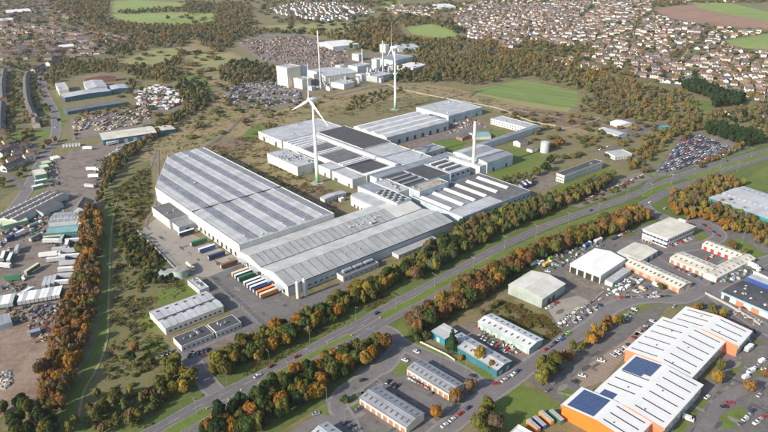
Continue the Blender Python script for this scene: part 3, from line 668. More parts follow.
def silo(u, v, h, r, label):
    o = UV(u, v); root = empty('storage_silo', (o.x, o.y, 0), 0, label, 'silo', 'white silos at the corner of the twin gable shed')
    MB().cyl((0, 0, 1), r, r, h, WHITEP, 18).cyl((0, 0, h + 1), r, .4, .7, WHITEP, 18).build('tank', root)
    for k in range(3): MB().cyl((r * .7 * math.cos(k * 2.1), r * .7 * math.sin(k * 2.1), -.3), .15, .15, 1.6, GALV, 6).build('leg', root)
    MB().box(r, r + .5, -.25, .25, 0, h + 1, GALV).build('ladder', root)
silo(335.5, 200.5, 12.5, 1.25, 'left of the two white upright silos at the near corner of the twin-gabled shed')
silo(335.2, 206.0, 13, 1.25, 'right of the two white upright silos at the near corner of the twin-gabled shed')
bld('plant_enclosure', 'grey plant enclosure under the wall of the twin-gabled shed carrying silver tanks', 'plant room', fr(333.8, 342.3, 238, 271), 4, wm=GREYW, rm=RF_FELT, wins=[(1, 7, 1, 1.6, 1, 1.4, 0, None)])
for k, (v, l_) in enumerate(((241, 'left'), (251, 'middle'), (261, 'right'))):
    o = UV(338.5, v); t = empty('silver_tank', (o.x, o.y, 4.1), math.atan2(FV.y, FV.x), f'{l_} one of the three silver tanks lying on the grey plant enclosure', 'tank', 'silver tanks on the plant enclosure')
    MB().cyl((0, 0, 1.6), 1.3, 1.3, 7.5, paint('bright_aluminium', (.8, .8, .8), .3, .05, None, .6), 14, 'x').build('shell', t)
    for q in (1, 6): MB().box(q, q + .4, -1.2, 1.2, 0, .9, GALV).build('cradle', t)
bld('lean_to_store', 'long low store with pale green roof under the wall of the twin-gabled shed', 'store', fr(334, 342.3, 291, 334), 3.2, 'flat', wm=GREYW, rm=RF_GREEN, parapet=.15, wins=[(1, 9, 1, 2, 1, 1, 0, None)])

# ---- central works
bld('works_building', 'white flat-roofed block crowded with roof pipework beside the nearer wind turbine', 'factory', fr(540, 600, 334, 360), 10, units=26, rm=RF_LIGHT, doors=[(1, 2, 3, 4, GREYW)])
bld('works_building', 'far left works building with a wide dark band across its pale roof', 'factory', fr(630, 683, 371, 458), 9, rm=RF_LIGHT, panels=3, doors=[(0, 2, 4, 5, DARKM)], wins=[(0, 7, 1, 2, 1.2, 5.5, 0, None)], units=3)
b_ = MB(); b_.box(0, 51, 0, 19, 0, .14, RF_FELT)
def deck(u0, u1, v0, v1, z, m, name='roof_deck', t=.25, label=None):
    """a raised roof deck that belongs to the big works roof"""
    return name, (u0, u1, v0, v1, z, m, t)
works = bld('main_works', 'main works hall with long pale roof bands, sunken dark decks and a bright raised ridge', 'factory', fr(474, 629, 372, 420), 9, rm=RF_LIGHT, panels=12, doors=[(0, 5, 3.5, 4, GREYW)])
def on(root, f, u0, u1, v0, v1, z0, z1, m, name):
    b = MB(); b.box(f[1] - u1, f[1] - u0, v0 - f[2], v1 - f[2], z0, z1, m); return b.build(name, root)
ff = (474, 629, 372)
for a, c in ((521, 558), (482, 512), (570, 590)): on(works, ff, a, c, 374, 407, 9.08, 9.2, RF_FELT if a != 482 else RF_DARK, 'dark_deck')
for u in (515, 519.5, 560, 565, 593, 598, 605, 613, 620): on(works, ff, u, u + 2.2, 373, 408, 9.05, 10.1, RF_WHITE, 'roof_monitor')
on(works, ff, 476, 624, 410.5, 414.5, 9.05, 11.2, RF_WHITE, 'ridge_monitor'); on(works, ff, 476, 624, 415, 419, 9.05, 10.2, RF_GREY, 'side_roof')
on(works, ff, 474.5, 480, 372.5, 409, 9.05, 9.9, RF_WHITE, 'edge_roof')
bld('works_building', 'white-walled end block with plain grey roof right of the nearer wind turbine base', 'factory', fr(475, 533, 355, 371.8), 9, wins=[], doors=[(0, [.2, .5, .55, .9], 2.5, 3.5, DARKM)], rm=RF_LIGHT)
works2 = bld('works_building', 'broad black-roofed hall behind the bright raised ridge of the main works', 'factory', fr(541, 628, 420.3, 461), 10, rm=RF_DARK, panels=9)
bld('works_building', 'light grey roofed hall between the black roof and the long spine roof', 'factory', fr(472, 540.8, 420.3, 460), 9, rm=RF_LIGHT, panels=8, doors=[(1, 3, 3, 4, GREYW)])
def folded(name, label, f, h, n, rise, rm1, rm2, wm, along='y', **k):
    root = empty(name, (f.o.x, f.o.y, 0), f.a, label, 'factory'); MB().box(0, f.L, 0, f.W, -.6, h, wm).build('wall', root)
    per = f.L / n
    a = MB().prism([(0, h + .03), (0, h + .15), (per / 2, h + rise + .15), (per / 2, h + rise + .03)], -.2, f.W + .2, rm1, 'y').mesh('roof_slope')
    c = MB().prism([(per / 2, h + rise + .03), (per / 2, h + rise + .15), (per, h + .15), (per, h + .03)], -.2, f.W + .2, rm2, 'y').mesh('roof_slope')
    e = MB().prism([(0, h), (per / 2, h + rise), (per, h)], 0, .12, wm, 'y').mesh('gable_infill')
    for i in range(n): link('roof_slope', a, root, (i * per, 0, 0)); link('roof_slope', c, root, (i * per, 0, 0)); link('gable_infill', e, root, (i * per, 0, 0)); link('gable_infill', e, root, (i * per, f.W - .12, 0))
    for (side, n_, w_, hh, m) in k.get('doors', ()):
        me = door_mesh(w_, hh, m); ln = f.L if side in (0, 2) else f.W
        for i in range(n_): x, y, _ = side_pt(side, f.L, f.W, (i + .5) / n_ * ln); link('door', me, root, (x, y, .05), (0, 0, SROT[side]))
    return root
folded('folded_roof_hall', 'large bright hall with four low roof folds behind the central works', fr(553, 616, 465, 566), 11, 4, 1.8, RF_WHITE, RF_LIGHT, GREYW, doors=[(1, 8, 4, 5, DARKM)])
bld('works_building', 'bright box-shaped hall at the far right end of the folded-roof hall', 'factory', fr(573, 634, 586, 650), 10, rm=RF_LIGHT, wm=BLUEW, panels=4, units=3, doors=[(1, 3, 3, 4, DARKM)], wins=[(1, 12, 1, 2, 1, 6, 0, None)])
bld('works_link', 'low dark link between the folded-roof hall and the box-shaped hall beyond', 'annex', fr(578, 606, 566.3, 585.7), 6, rm=RF_FELT, wm=NAVYW)
bld('works_building', 'small grey flat-roofed workshop beside the lawn in the middle of the works', 'workshop', fr(490, 510, 466, 497), 7, rm=RF_GREY, wm=GREYW, doors=[(1, 3, 3, 3, DARKM)], panels=3)
bld('spine_building', 'narrow blue-grey spine building running between the black roofs and the boiler house', 'factory', fr(461, 471.7, 374, 482), 9.5, rm=RF_BLUE, wm=BLUEW, panels=8)
w9 = bld('works_building', 'black flat-roofed hall with sunken saw-tooth bays in the middle of the works', 'factory', fr(424, 460.7, 377, 437), 9, rm=RF_DARK, wm=BLUEW, panels=3)
ff9 = (424, 460.7, 377)
for u in (430, 439, 448): on(w9, ff9, u, u + 3, 379, 407, 9.06, 10.4, RF_GREY, 'roof_monitor')
on(w9, ff9, 424.4, 460, 408, 409.5, 9.06, 9.8, RF_LIGHT, 'roof_upstand')
w10 = bld('works_building', 'hall with black north-light slots beside the foot of the works chimney', 'factory', fr(423, 460.7, 437.3, 466), 9, rm=RF_LIGHT, wm=BLUEW, panels=1, wins=[(1, 4, 1, 4, 2, 5, 0, None)])
for v in (0,): pass
for u in (430, 440, 450): on(w10, (423, 460.7, 437.3), u, u + 5, 441, 463, 9.08, 9.16, RF_DARK, 'dark_deck'); on(w10, (423, 460.7, 437.3), u + 5, u + 7, 441, 463, 9.06, 10.3, RF_WHITE, 'roof_monitor')
bld('works_building', 'tall narrow block with brown-stained roof above the striped monitor roofs', 'factory', fr(399, 413.5, 373.3, 410.5), 14, rm=RF_BROWN, wm=BLUEW, units=3, wins=[(1, 6, 1, 2, 1.2, 9, 0, None)])
bld('works_building', 'pale block with pipes on its roof wedged behind the long louvred roof', 'factory', fr(414, 449, 361, 376.7), 12, rm=RF_LIGHT, wm=WHITEP, units=7)
w15 = bld('louvred_hall', 'blue-grey hall with rows of raised louvres on its roof behind the twin-gabled shed', 'factory', fr(395.5, 452, 343.5, 360.3), 12, rm=RF_BLUE, wm=BLUEW, panels=1, wins=[(1, 5, 1, 2.4, 1.4, 6, 0, None)])
for k in range(3):
    for j in range(9): on(w15, (395.5, 452, 343.5), 397 + j * 3.6, 399.6 + j * 3.6, 346 + k * 4.6, 349.2 + k * 4.6, 12.07, 12.8, DARKM if (j + k) % 2 else GALV, 'roof_louvre')
def curved_hall():
    f = fr(396, 447, 328, 343.2); root = empty('curved_end_hall', (f.o.x, f.o.y, 0), f.a, 'long low white hall with a rounded far end below the louvred hall', 'factory')
    pts = [(f.L, 0), (f.L, f.W), (6, f.W)] + [(6 - 6 * math.sin(math.pi * i / 12), f.W / 2 + f.W / 2 * math.cos(math.pi * i / 12)) for i in range(1, 12)] + [(6, 0)]
    MB().prism(pts, -.6, 9, WHITEP, 'z').build('wall', root)
    cx_, cy_ = f.L / 2, f.W / 2
    MB().prism([(cx_ + (x - cx_) * .97, cy_ + (y - cy_) * .94) for x, y in pts], 9, 9.3, RF_LIGHT, 'z').build('roof', root)
    for k in range(8): link('door', door_mesh(2.2, 2.6, DARKM), root, (10 + k * 5.2, 0, .05))
curved_hall()
w13 = bld('monitor_roof_hall', 'wide hall with six bright parallel roof monitors on a dark roof above the road trees', 'factory', fr(343, 407, 370.5, 461.5), 8, rm=RF_GREY2 if 0 else RF_FELT, wm=BLUEW, panels=1, wins=[(1, 14, 1, 3, 1.4, 3.5, 0, None)], doors=[(1, [.2, .6], 3.5, 4, DARKM)])
on(w13, (343, 407, 370.5), 344, 406, 371, 401, 8.08, 8.17, RF_GREY, 'pale_deck')
on(w13, (343, 407, 370.5), 344, 360, 371, 423, 8.18, 8.27, RF_LIGHT, 'pale_deck')
for k in range(6):
    v = 375.5 + k * 15; b = MB(); x0, x1, y0 = 407 - 398.5, 407 - 360.5, v - 370.5
    b.prism([(y0 - 2.6, 8.2), (y0 + 2.6, 8.2), (y0 + 2.6, 8.9), (y0, 10.2), (y0 - 2.6, 8.9)], x0, x1, WHITEP, 'x'); b.build('roof_monitor', w13)
# boiler house and its chimney
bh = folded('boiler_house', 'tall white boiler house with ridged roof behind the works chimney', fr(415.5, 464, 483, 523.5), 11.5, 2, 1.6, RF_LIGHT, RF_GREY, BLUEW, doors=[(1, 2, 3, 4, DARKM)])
bld('works_building', 'low white store in front of the boiler house at the chimney foot', 'store', fr(417, 461, 473.5, 482.7), 9, rm=RF_LIGHT, wm=WHITEP, units=3)
def chimney(o, h, r0, r1, label, group=None, cap=None, rings=()):
    root = empty('chimney', (o.x, o.y, 0), 0, label, 'chimney', group)
    MB().cyl((0, 0, -.5), r0, r1, h + .5, WHITEP, 18).build('shaft', root)
    b = MB().cyl((0, 0, h), r1 * 1.15, r1 * 1.15, .8, cap or DARKM, 18); b.build('cap', root)
    for z in rings: MB().cyl((0, 0, z), r1 * 1.9, r1 * 1.9, .25, GALV, 16).build('platform', root)
    MB().cyl((0, 0, -.3), r0 * 1.8, r0 * 1.7, .9, KERB, 12).build('footing', root)
chimney(P(473.2, 171.4), 54, 1.9, 1.55, 'white chimney with a black top standing in front of the boiler house', cap=DARKM)
# offices, link, huts east of the works
bld('office_block', 'long white two-storey block with flat roof at the far end of the works lawns', 'office', fr(475, 535, 624, 643.5), 7, rm=RF_LIGHT, wm=WHITEP, wins=[(0, 14, 2, 1.6, 1.2, 1.2, 3.2, None)], units=4)
bld('conveyor_gallery', 'long grey covered gallery running from the boiler house towards the white two-storey block', 'gallery', fr(470, 477, 528, 641), 6.5, 'mono', 1.2, GREYW, RF_BLUE, panels=12)
bld('works_shed', 'small green-roofed shed on the lawn right behind the works chimney', 'shed', rect([(471, 133), (475, 139), (490, 134), (485, 131)], 4), 4, 'y', 1.4, WHITEP, RF_TEAL)
bld('works_house', 'small red-brick gatehouse on the lawn left of the green-roofed shed', 'house', rect([(455, 136), (462, 139), (474, 136), (466, 131)], 4, -50, L=10, W=17), 3.4, 'x', 1.5, BRICKW, SLATE, wins=[(0, 3, 1, 1, 1, 1.2, 0, None)])
bld('works_house', 'cream house with dark roof left of the grey round tank', 'house', rect([(510, 140), (517, 145), (532, 142), (524, 137)], 5, -50, L=10, W=14), 5, 'y', 2, CREAMW, SLATE, wins=[(0, 2, 1, 1, 1, 1.2, 0, None), (1, 3, 1, 1, 1, 1.2, 0, None)])
bld('works_house', 'low dark-roofed house right in front of the grey round tank', 'house', rect([(525, 147), (531, 152), (540, 148), (534, 144)], 4, -50, L=8, W=10), 3.5, 'x', 2, CREAMW, SLATE, wins=[(0, 2, 1, 1, 1, 1.2, 0, None)])
t = empty('round_tank', P(544.5, 152), 0, 'grey upright round storage tank beside the orange tree past the works', 'tank'); MB().cyl((0, 0, -.3), 5, 5, 12, GREYW, 24).build('shell', t); MB().cyl((0, 0, 11.7), 5, .6, 1.2, GREYW, 24).build('roof', t)
bld('long_office', 'long white slab block with dark flat roof standing alone on a lawn above the road trees', 'office', rect([(555.8, 173.9), (564.5, 176), (603.5, 161.2), (594.5, 159)], 8, 38.5 - 90, W=64), 8, rm=RF_DARK, wm=WHITEP, parapet=.3, wins=[(1, 20, 2, 1.3, 1.0, 1.5, 3.4, None), (0, 4, 2, 1.5, 1.3, 1.3, 3.4, None)], units=2)
bld('gate_lodge', 'white flat-roofed lodge with rounded porch beside the side road east of the slab block', 'lodge', rect([(608, 153), (616, 157.5), (631, 153.5), (620, 149)], 4), 4.2, rm=RF_LIGHT, wins=[(0, 4, 1, 1.6, 1.3, 1.3, 0, None), (1, 6, 1, 1.6, 1.3, 1.3, 0, None)])
bld('store_shed', 'white-roofed hut at the back of the gravel yard past the works', 'shed', rect([(612, 122), (622, 126), (630, 122.5), (620, 119.5)], 4), 4, 'x', 1, CREAMW, RF_WHITEY)
bld('store_shed', 'long grey hut in front of the white-roofed hut on the gravel yard', 'shed', rect([(599, 129), (620, 136), (626, 133), (606, 127)], 4), 4, 'x', 1, GREYW, RF_LIGHT)
bld('teal_container_office', 'small teal-roofed cabin by the hedge at the right end of the gravel yard', 'cabin', rect([(661, 126.5), (665, 128.5), (670, 126), (666, 124.5)], 3), 3, rm=RF_TEAL, wm=TEALW)
bld('site_cabin', 'long grey cabin on the rough ground behind the twin-gabled shed', 'cabin', fr(463, 470, 313, 338), 4, 'x', .8, WHITEP, RF_LIGHT, wins=[(1, 6, 1, 1.2, 1, 1.2, 0, None)])
bld('site_cabin', 'tiny white cabin beside the long grey cabin behind the twin-gabled shed', 'cabin', fr(455, 459, 326, 330), 2.8, wm=WHITEP, rm=RF_WHITE)
# south-west offices by the gate
sw = fr(354, 380, 114, 154)
def sw_office():
    root = empty('workshop_building', (sw.o.x, sw.o.y, 0), sw.a, 'pale twin-ridged workshop with rows of small dark rooflights beside the site drive', 'workshop')
    L, W = sw.L, sw.W; prof = [(0, -.6), (0, 5), (L * .3, 6.2), (L * .55, 5.2), (L * .8, 6.2), (L, 5), (L, -.6)]
    MB().prism(prof, 0, W, CREAMW, 'y').build('wall', root)
    for i in range(1, 5):
        (x0, z0), (x1, z1) = prof[i], prof[i + 1]; MB().prism([(x0, z0 + .03), (x0, z0 + .16), (x1, z1 + .16), (x1, z1 + .03)], -.3, W + .3, RF_LIGHT, 'y').build('roof_slope', root)
    m = cached('swl', lambda: MB().box(-.8, .8, -1, 1, 0, .4, DARKM).mesh('rooflight'))
    for r_ in range(2):
        for k in range(6): link('rooflight', m, root, (5 + r_ * 11, 4 + k * 6.3, 5.8))
    wm_ = window_mesh(1.8, 1.2, WHITEP)
    for k in range(11): link('window', wm_, root, (L, 3 + k * 3.4, 1.6), (0, 0, math.pi / 2))
    MB().box(L * .52, L * .58, 0, W, 5.2, 5.5, DARKM).build('gutter', root)
sw_office()
bld('dark_roof_office', 'left half of the dark-roofed white office range by the gate', 'office', fr(330.5, 343, 114, 135.3), 4, rm=RF_DARK, wins=[(1, 7, 1, 1.4, 1.1, 1.2, 0, None)], units=5, parapet=.2)
bld('dark_roof_office', 'right half of the dark-roofed white office range by the gate', 'office', fr(330, 342, 136.5, 154), 4.2, rm=RF_DARK, wins=[(1, 6, 1, 1.4, 1.1, 1.2, 0, None)], units=3, parapet=.2)
bld('site_cabin', 'white flat-roofed cabin with roof fans at the bottom corner of the loading apron', 'cabin', rect([(188, 281), (200, 290.5), (208.3, 286.5), (196, 276)], 4), 3.6, rm=RF_LIGHT, units=5, wins=[(0, 5, 1, 1.2, 1, 1.2, 0, None)])
t = empty('pump_house', P(181, 276), 0, 'squat round pale green pump house at the edge of the loading apron', 'pump house')
MB().cyl((0, 0, -.3), 5.2, 5.2, 6, GREENW2 if 0 else paint('pale_sage_wall', (.36, .45, .42), .7, .1, 'z'), 24).build('wall', t); MB().cyl((0, 0, 5.7), 5.3, 5.3, .3, RF_BROWN, 24).build('roof', t)
b = MB(); b.box(-15, -4.5, -2.5, 3.5, -.3, 4.4, MATS['pale_sage_wall']); b.box(-15.2, -4.4, -2.7, 3.7, 4.4, 4.6, RF_GREEN); b.build('side_block', t); link('door', door_mesh(2.2, 2.4, DARKM), t, (-9, -2.5, .1))

# ---- power station, top centre
bld('power_block', 'tall cream-white power station block with stepped roof left of the tall stack', 'power station', rect([(277, 66), (290, 68.5), (299, 66), (287, 64)], 31, -48, L=30, W=26), 31, wm=CREAMW, rm=RF_LIGHT, units=3)
bld('power_block', 'slate-blue boiler tower standing against the tall cream-white power station block', 'power station', rect([(297, 66.5), (303, 69), (309, 66)], 28, -42, L=10, W=14), 28, wm=BLUEW, rm=RF_FELT)
bld('power_block', 'lower cream-white wing in front of the slate-blue boiler tower', 'power station', rect([(293.5, 78), (304, 81), (311, 77.5)], 15, -46, L=22, W=18), 15, wm=CREAMW, rm=RF_LIGHT, units=5)
bld('power_block', 'broad pale hall with shallow roof between the two stacks of the power station', 'power station', rect([(312, 71), (330, 78), (352, 70), (334, 64)], 12), 11, 'y', 3, WHITEP, RF_LIGHT, ridge=.5)
bld('power_block', 'boxy white block with blue-grey side left of the second stack', 'power station', rect([(343, 66), (358, 70), (375, 63.5), (360, 58)], 18, -42, L=22, W=32), 17, wm=WHITEP, rm=RF_LIGHT, units=4)
bld('power_block', 'small white block in front of the broad pale hall of the power station', 'power station', rect([(331, 82), (345, 85), (352, 82), (340, 79)], 8, -42), 8, wm=WHITEP, rm=RF_LIGHT, units=4)
bld('power_block', 'grey-blue block behind the second stack of the power station', 'power station', rect([(378, 57), (392, 62), (408, 57), (396, 53)], 14, -42), 14, wm=GREYW, rm=RF_BLUE, units=3)
bld('power_block', 'low silver process building at the foot of the second stack', 'power station', rect([(368, 74), (378, 78), (386, 73), (377, 70)], 10, -42), 9, wm=GALV, rm=RF_LIGHT, units=5)
bld('canopy_shed', 'wide white canopy roof right of the farther wind turbine tower', 'canopy', rect([(398, 65), (413, 68.5), (425, 64.5), (411, 62)], 9, -42), 8.6, 'y', 1.2, GREYW, RF_WHITE, ridge=.5)
bld('far_warehouse', 'wide pale curved-roof warehouse behind the power station', 'warehouse', rect([(320, 42), (334, 47), (358, 43), (342, 39)], 9), 8, 'y', 3, GREYW, RF_WHITE)
chimney(P(320.8, 88.7), 90, 1.3, 1.0, 'tallest white stack of the power station just behind the nearer wind turbine', 'white stacks of the power station', rings=(85, 62, 40))
chimney(P(383.2, 77.4), 61, 1.5, 1.2, 'second white stack of the power station just left of the farther wind turbine', 'white stacks of the power station', rings=(57, 30))
chimney(P(362.5, 64), 28, 1.2, 1.0, 'short grey stack on the boxy block between the two white stacks', 'white stacks of the power station')
rr = random.Random(3)
vxy = sorted((rr.uniform(345, 395), rr.uniform(74, 82)) for _ in range(16))
for k, (x, y) in enumerate(vxy):
    o = P(x, y)
    t = empty('process_vessel', (o.x, o.y, 0), rr.uniform(0, 3), f'{ORD[k]} small silver process vessel from the left on the power station yard', 'vessel', 'process vessels on the power station yard')
    h = rr.uniform(3, 9); MB().cyl((0, 0, -.2), rr.uniform(1, 2.6), rr.uniform(1, 2.2), h, GALV, 12).cyl((0, 0, h - .2), 1, .3, .8, GALV, 10).build('shell', t); MB().box(1, 3, -.3, .3, 0, h * .6, DARKM).build('pipe_rack', t)
PB = [((336, 74), 12, 10, 15, 'white', 'narrow white block just right of the tallest stack'), ((356, 80), 14, 10, 10, 'grey', 'grey block in front of the boxy white power station block'), ((345, 84), 10, 8, 6, 'white', 'low white block at the front of the power station yard'),
      ((372, 70), 12, 9, 19, 'white', 'tall white block left of the second stack'), ((389, 70), 10, 12, 17, 'grey', 'tall grey block right of the second stack'), ((366, 80), 9, 7, 12, 'white', 'small white tower in front of the second stack'), ((376, 82), 12, 6, 7, 'grey', 'low grey block at the foot of the second stack'), ((393, 78), 9, 9, 8, 'white', 'small white block left of the farther turbine tower'), ((400, 72), 14, 8, 6, 'cream', 'low cream block under the wide canopy'), ((308, 90), 10, 7, 6, 'grey', 'low grey block at the foot of the tallest stack'), ((326, 90), 9, 6, 5, 'white', 'little white block right of the tallest stack foot'), ((352, 60), 20, 12, 12, 'grey', 'long grey block behind the boxy white power station block'), ((380, 52), 16, 10, 15, 'white', 'white block behind the second stack by the trees')]
PWH = paint('bright_white_plant_wall', (.74, .73, .70), .6, .06, 'z', dirt=.1)
for (x, y), l_, w_, h_, c_, lb in PB:
    q = P(x, y); bld('power_block', lb, 'power station', Frame(q, Vector((math.cos(R(-46)), math.sin(R(-46)), 0)), l_, w_), h_, wm={'white': PWH, 'grey': GREYW, 'cream': CREAMW}[c_], rm=RF_LIGHT if c_ != 'cream' else RF_CREAM, units=4, wins=[(0, max(2, l_ // 4), 1, 1.6, 1.2, h_ * .6, 0, None)])
for k, (x, y, h_, r_) in enumerate([(368, 77, 16, 2.2), (371, 78.5, 16, 2.2), (374.5, 79.5, 12, 1.8), (349, 78, 11, 2), (340, 80, 13, 1.6), (389, 75, 14, 2.2), (359, 84, 9, 2.6), (330, 84.5, 10, 1.6)]):
    o = P(x, y); t = empty('storage_silo', (o.x, o.y, 0), 0, f'{ORD[k]} of the slim silver silos standing about the power station', 'silo', 'silver silos at the power station')
    MB().cyl((0, 0, 1.5), r_, r_, h_ - 2, GALV, 16).cyl((0, 0, h_ - .5), r_, .3, 1.2, GALV, 16).cyl((0, 0, 0), .4, r_, 1.5, DARKM, 12).build('shell', t); MB().box(r_, r_ + .4, -.3, .3, 0, h_, GALV).build('ladder', t)
for k, (a_, c_, z_) in enumerate([((336, 78), (368, 74), 9), ((352, 82), (376, 78), 7), ((376, 74), (398, 70), 10), ((302, 86), (330, 82), 8)]):
    q, e = P(*a_), P(*c_); d = e - q; t = empty('pipe_bridge', (q.x, q.y, 0), math.atan2(d.y, d.x), f'{ORD[k]} of the steel pipe bridges crossing the power station yard', 'pipe bridge', 'pipe bridges at the power station')
    MB().box(0, d.length, -.9, .9, z_, z_ + .3, DARKM).cyl((0, -.5, z_ + .7), .4, .4, d.length, GALV, 8, 'x').cyl((0, .5, z_ + .7), .35, .35, d.length, WHITEP, 8, 'x').build('deck', t)
    for j in range(int(d.length // 12) + 1): MB().box(j * 12, j * 12 + .4, -.9, -.5, 0, z_, DARKM).box(j * 12, j * 12 + .4, .5, .9, 0, z_, DARKM).build('trestle', t)
# long pipeline / site wall on the heath
strip('pipeline_path', [(372, 86), (388, 84.5), (396, 88), (420, 93.5), (438, 97), (470, 103), (500, 109), (530, 121), (556, 126)], 1.5, paint('pale_concrete_duct', (.36, .34, .29), .8), 6, z1=1.0)

# ---- wind turbines
GREENB = [(.10, .25, .10), (.17, .34, .15), (.28, .45, .24), (.42, .57, .38), (.55, .66, .52)]
def turbine(o, beta, phase, label):
    root = empty('wind_turbine', (o.x, o.y, 0), 0, label, 'wind turbine', 'wind turbines of the works')
    H, r0, r1 = 83, 2.0, 1.0; zb = 0
    for k in range(5):
        ra, rb_ = r0 + (r1 - r0) * zb / H, r0 + (r1 - r0) * (zb + 3) / H
        MB().cyl((0, 0, zb - (.5 if k == 0 else 0)), ra, rb_, 3 + (.5 if k == 0 else 0), plain('tower_green_%d' % k, GREENB[k], .5), 28).build('painted_band', root); zb += 3
    MB().cyl((0, 0, zb), r0 + (r1 - r0) * zb / H, r1, H - zb, TWHITE, 28).build('tower', root)
    MB().cyl((0, 0, -.4), 6.5, 6.2, .7, KERB, 24).build('footing', root)
    nx = Vector((-math.sin(beta), math.cos(beta), 0)); ex = Vector((-math.cos(beta), -math.sin(beta), 0))
    # egg-shaped nacelle along axis
    prof = [(-5.5, .1), (-5.2, .7), (-4.2, 1.3), (-2.6, 1.9), (-.5, 2.25), (1.8, 2.25), (3.0, 2.0), (3.2, .1)]
    def lathe(pf, m, name, shift):
        b = MB(); n = 18
        for i in range(len(pf) - 1):
            for j in range(n):
                a0, a1 = 2 * math.pi * j / n, 2 * math.pi * (j + 1) / n; q = []
                for (s_, r_), a in ((pf[i], a0), (pf[i], a1), (pf[i + 1], a1), (pf[i + 1], a0)):
                    v = nx * (s_ + shift) + ex * (r_ * math.cos(a)) + Vector((0, 0, r_ * math.sin(a))); q.append((v.x, v.y, v.z + 85))
                b.poly(q, m)
        return b.build(name, root)
    lathe(prof, TWHITE, 'nacelle', 0); lathe([(0, 2.1), (1.4, 1.85), (2.6, 1.2), (3.3, .1)], TWHITE, 'hub', 3.3)
    for k in range(3):
        a = phase + k * 2 * math.pi / 3
        rad = Vector((0, 0, 1)) * math.cos(a) + ex * (-math.sin(a)); tan = Vector((0, 0, 1)) * math.sin(a) + ex * math.cos(a)
        b = MB(); secs = []
        for t_, ch, th, tw in ((1.5, 1.6, 1.5, 0), (4, 2.5, 1.0, 25), (8, 2.6, .7, 18), (14, 1.9, .45, 11), (22, 1.3, .3, 6), (30, .8, .18, 3), (34.5, .45, .1, 1), (35.5, .1, .04, 0)):
            c_ = rad * t_ + nx * 4.6; ct, st_ = math.cos(R(tw + 8)), math.sin(R(tw + 8)); d1 = tan * ct + nx * st_; d2 = nx * ct - tan * st_
            ring = []
            for j in range(10):
                q = 2 * math.pi * j / 10; v = c_ + d1 * (ch * .5 * math.cos(q) - ch * .15) + d2 * (th * .5 * math.sin(q)); ring.append((v.x, v.y, v.z + 85))
            secs.append(ring)
        for i in range(len(secs) - 1):
            for j in range(10): b.poly([secs[i][j], secs[i][(j + 1) % 10], secs[i + 1][(j + 1) % 10], secs[i + 1][j]], TWHITE)
        b.build('blade', root)
TWHITE = plain('turbine_white', (.80, .81, .80), .4)
turbine(P(317.6, 182.8), R(130), R(-3), 'nearer white wind turbine with green-banded foot beside the white block with roof pipework')
turbine(P(395.3, 109.3), R(100), R(-2), 'farther white wind turbine with green-banded foot on the heath behind the folded-roof hall')

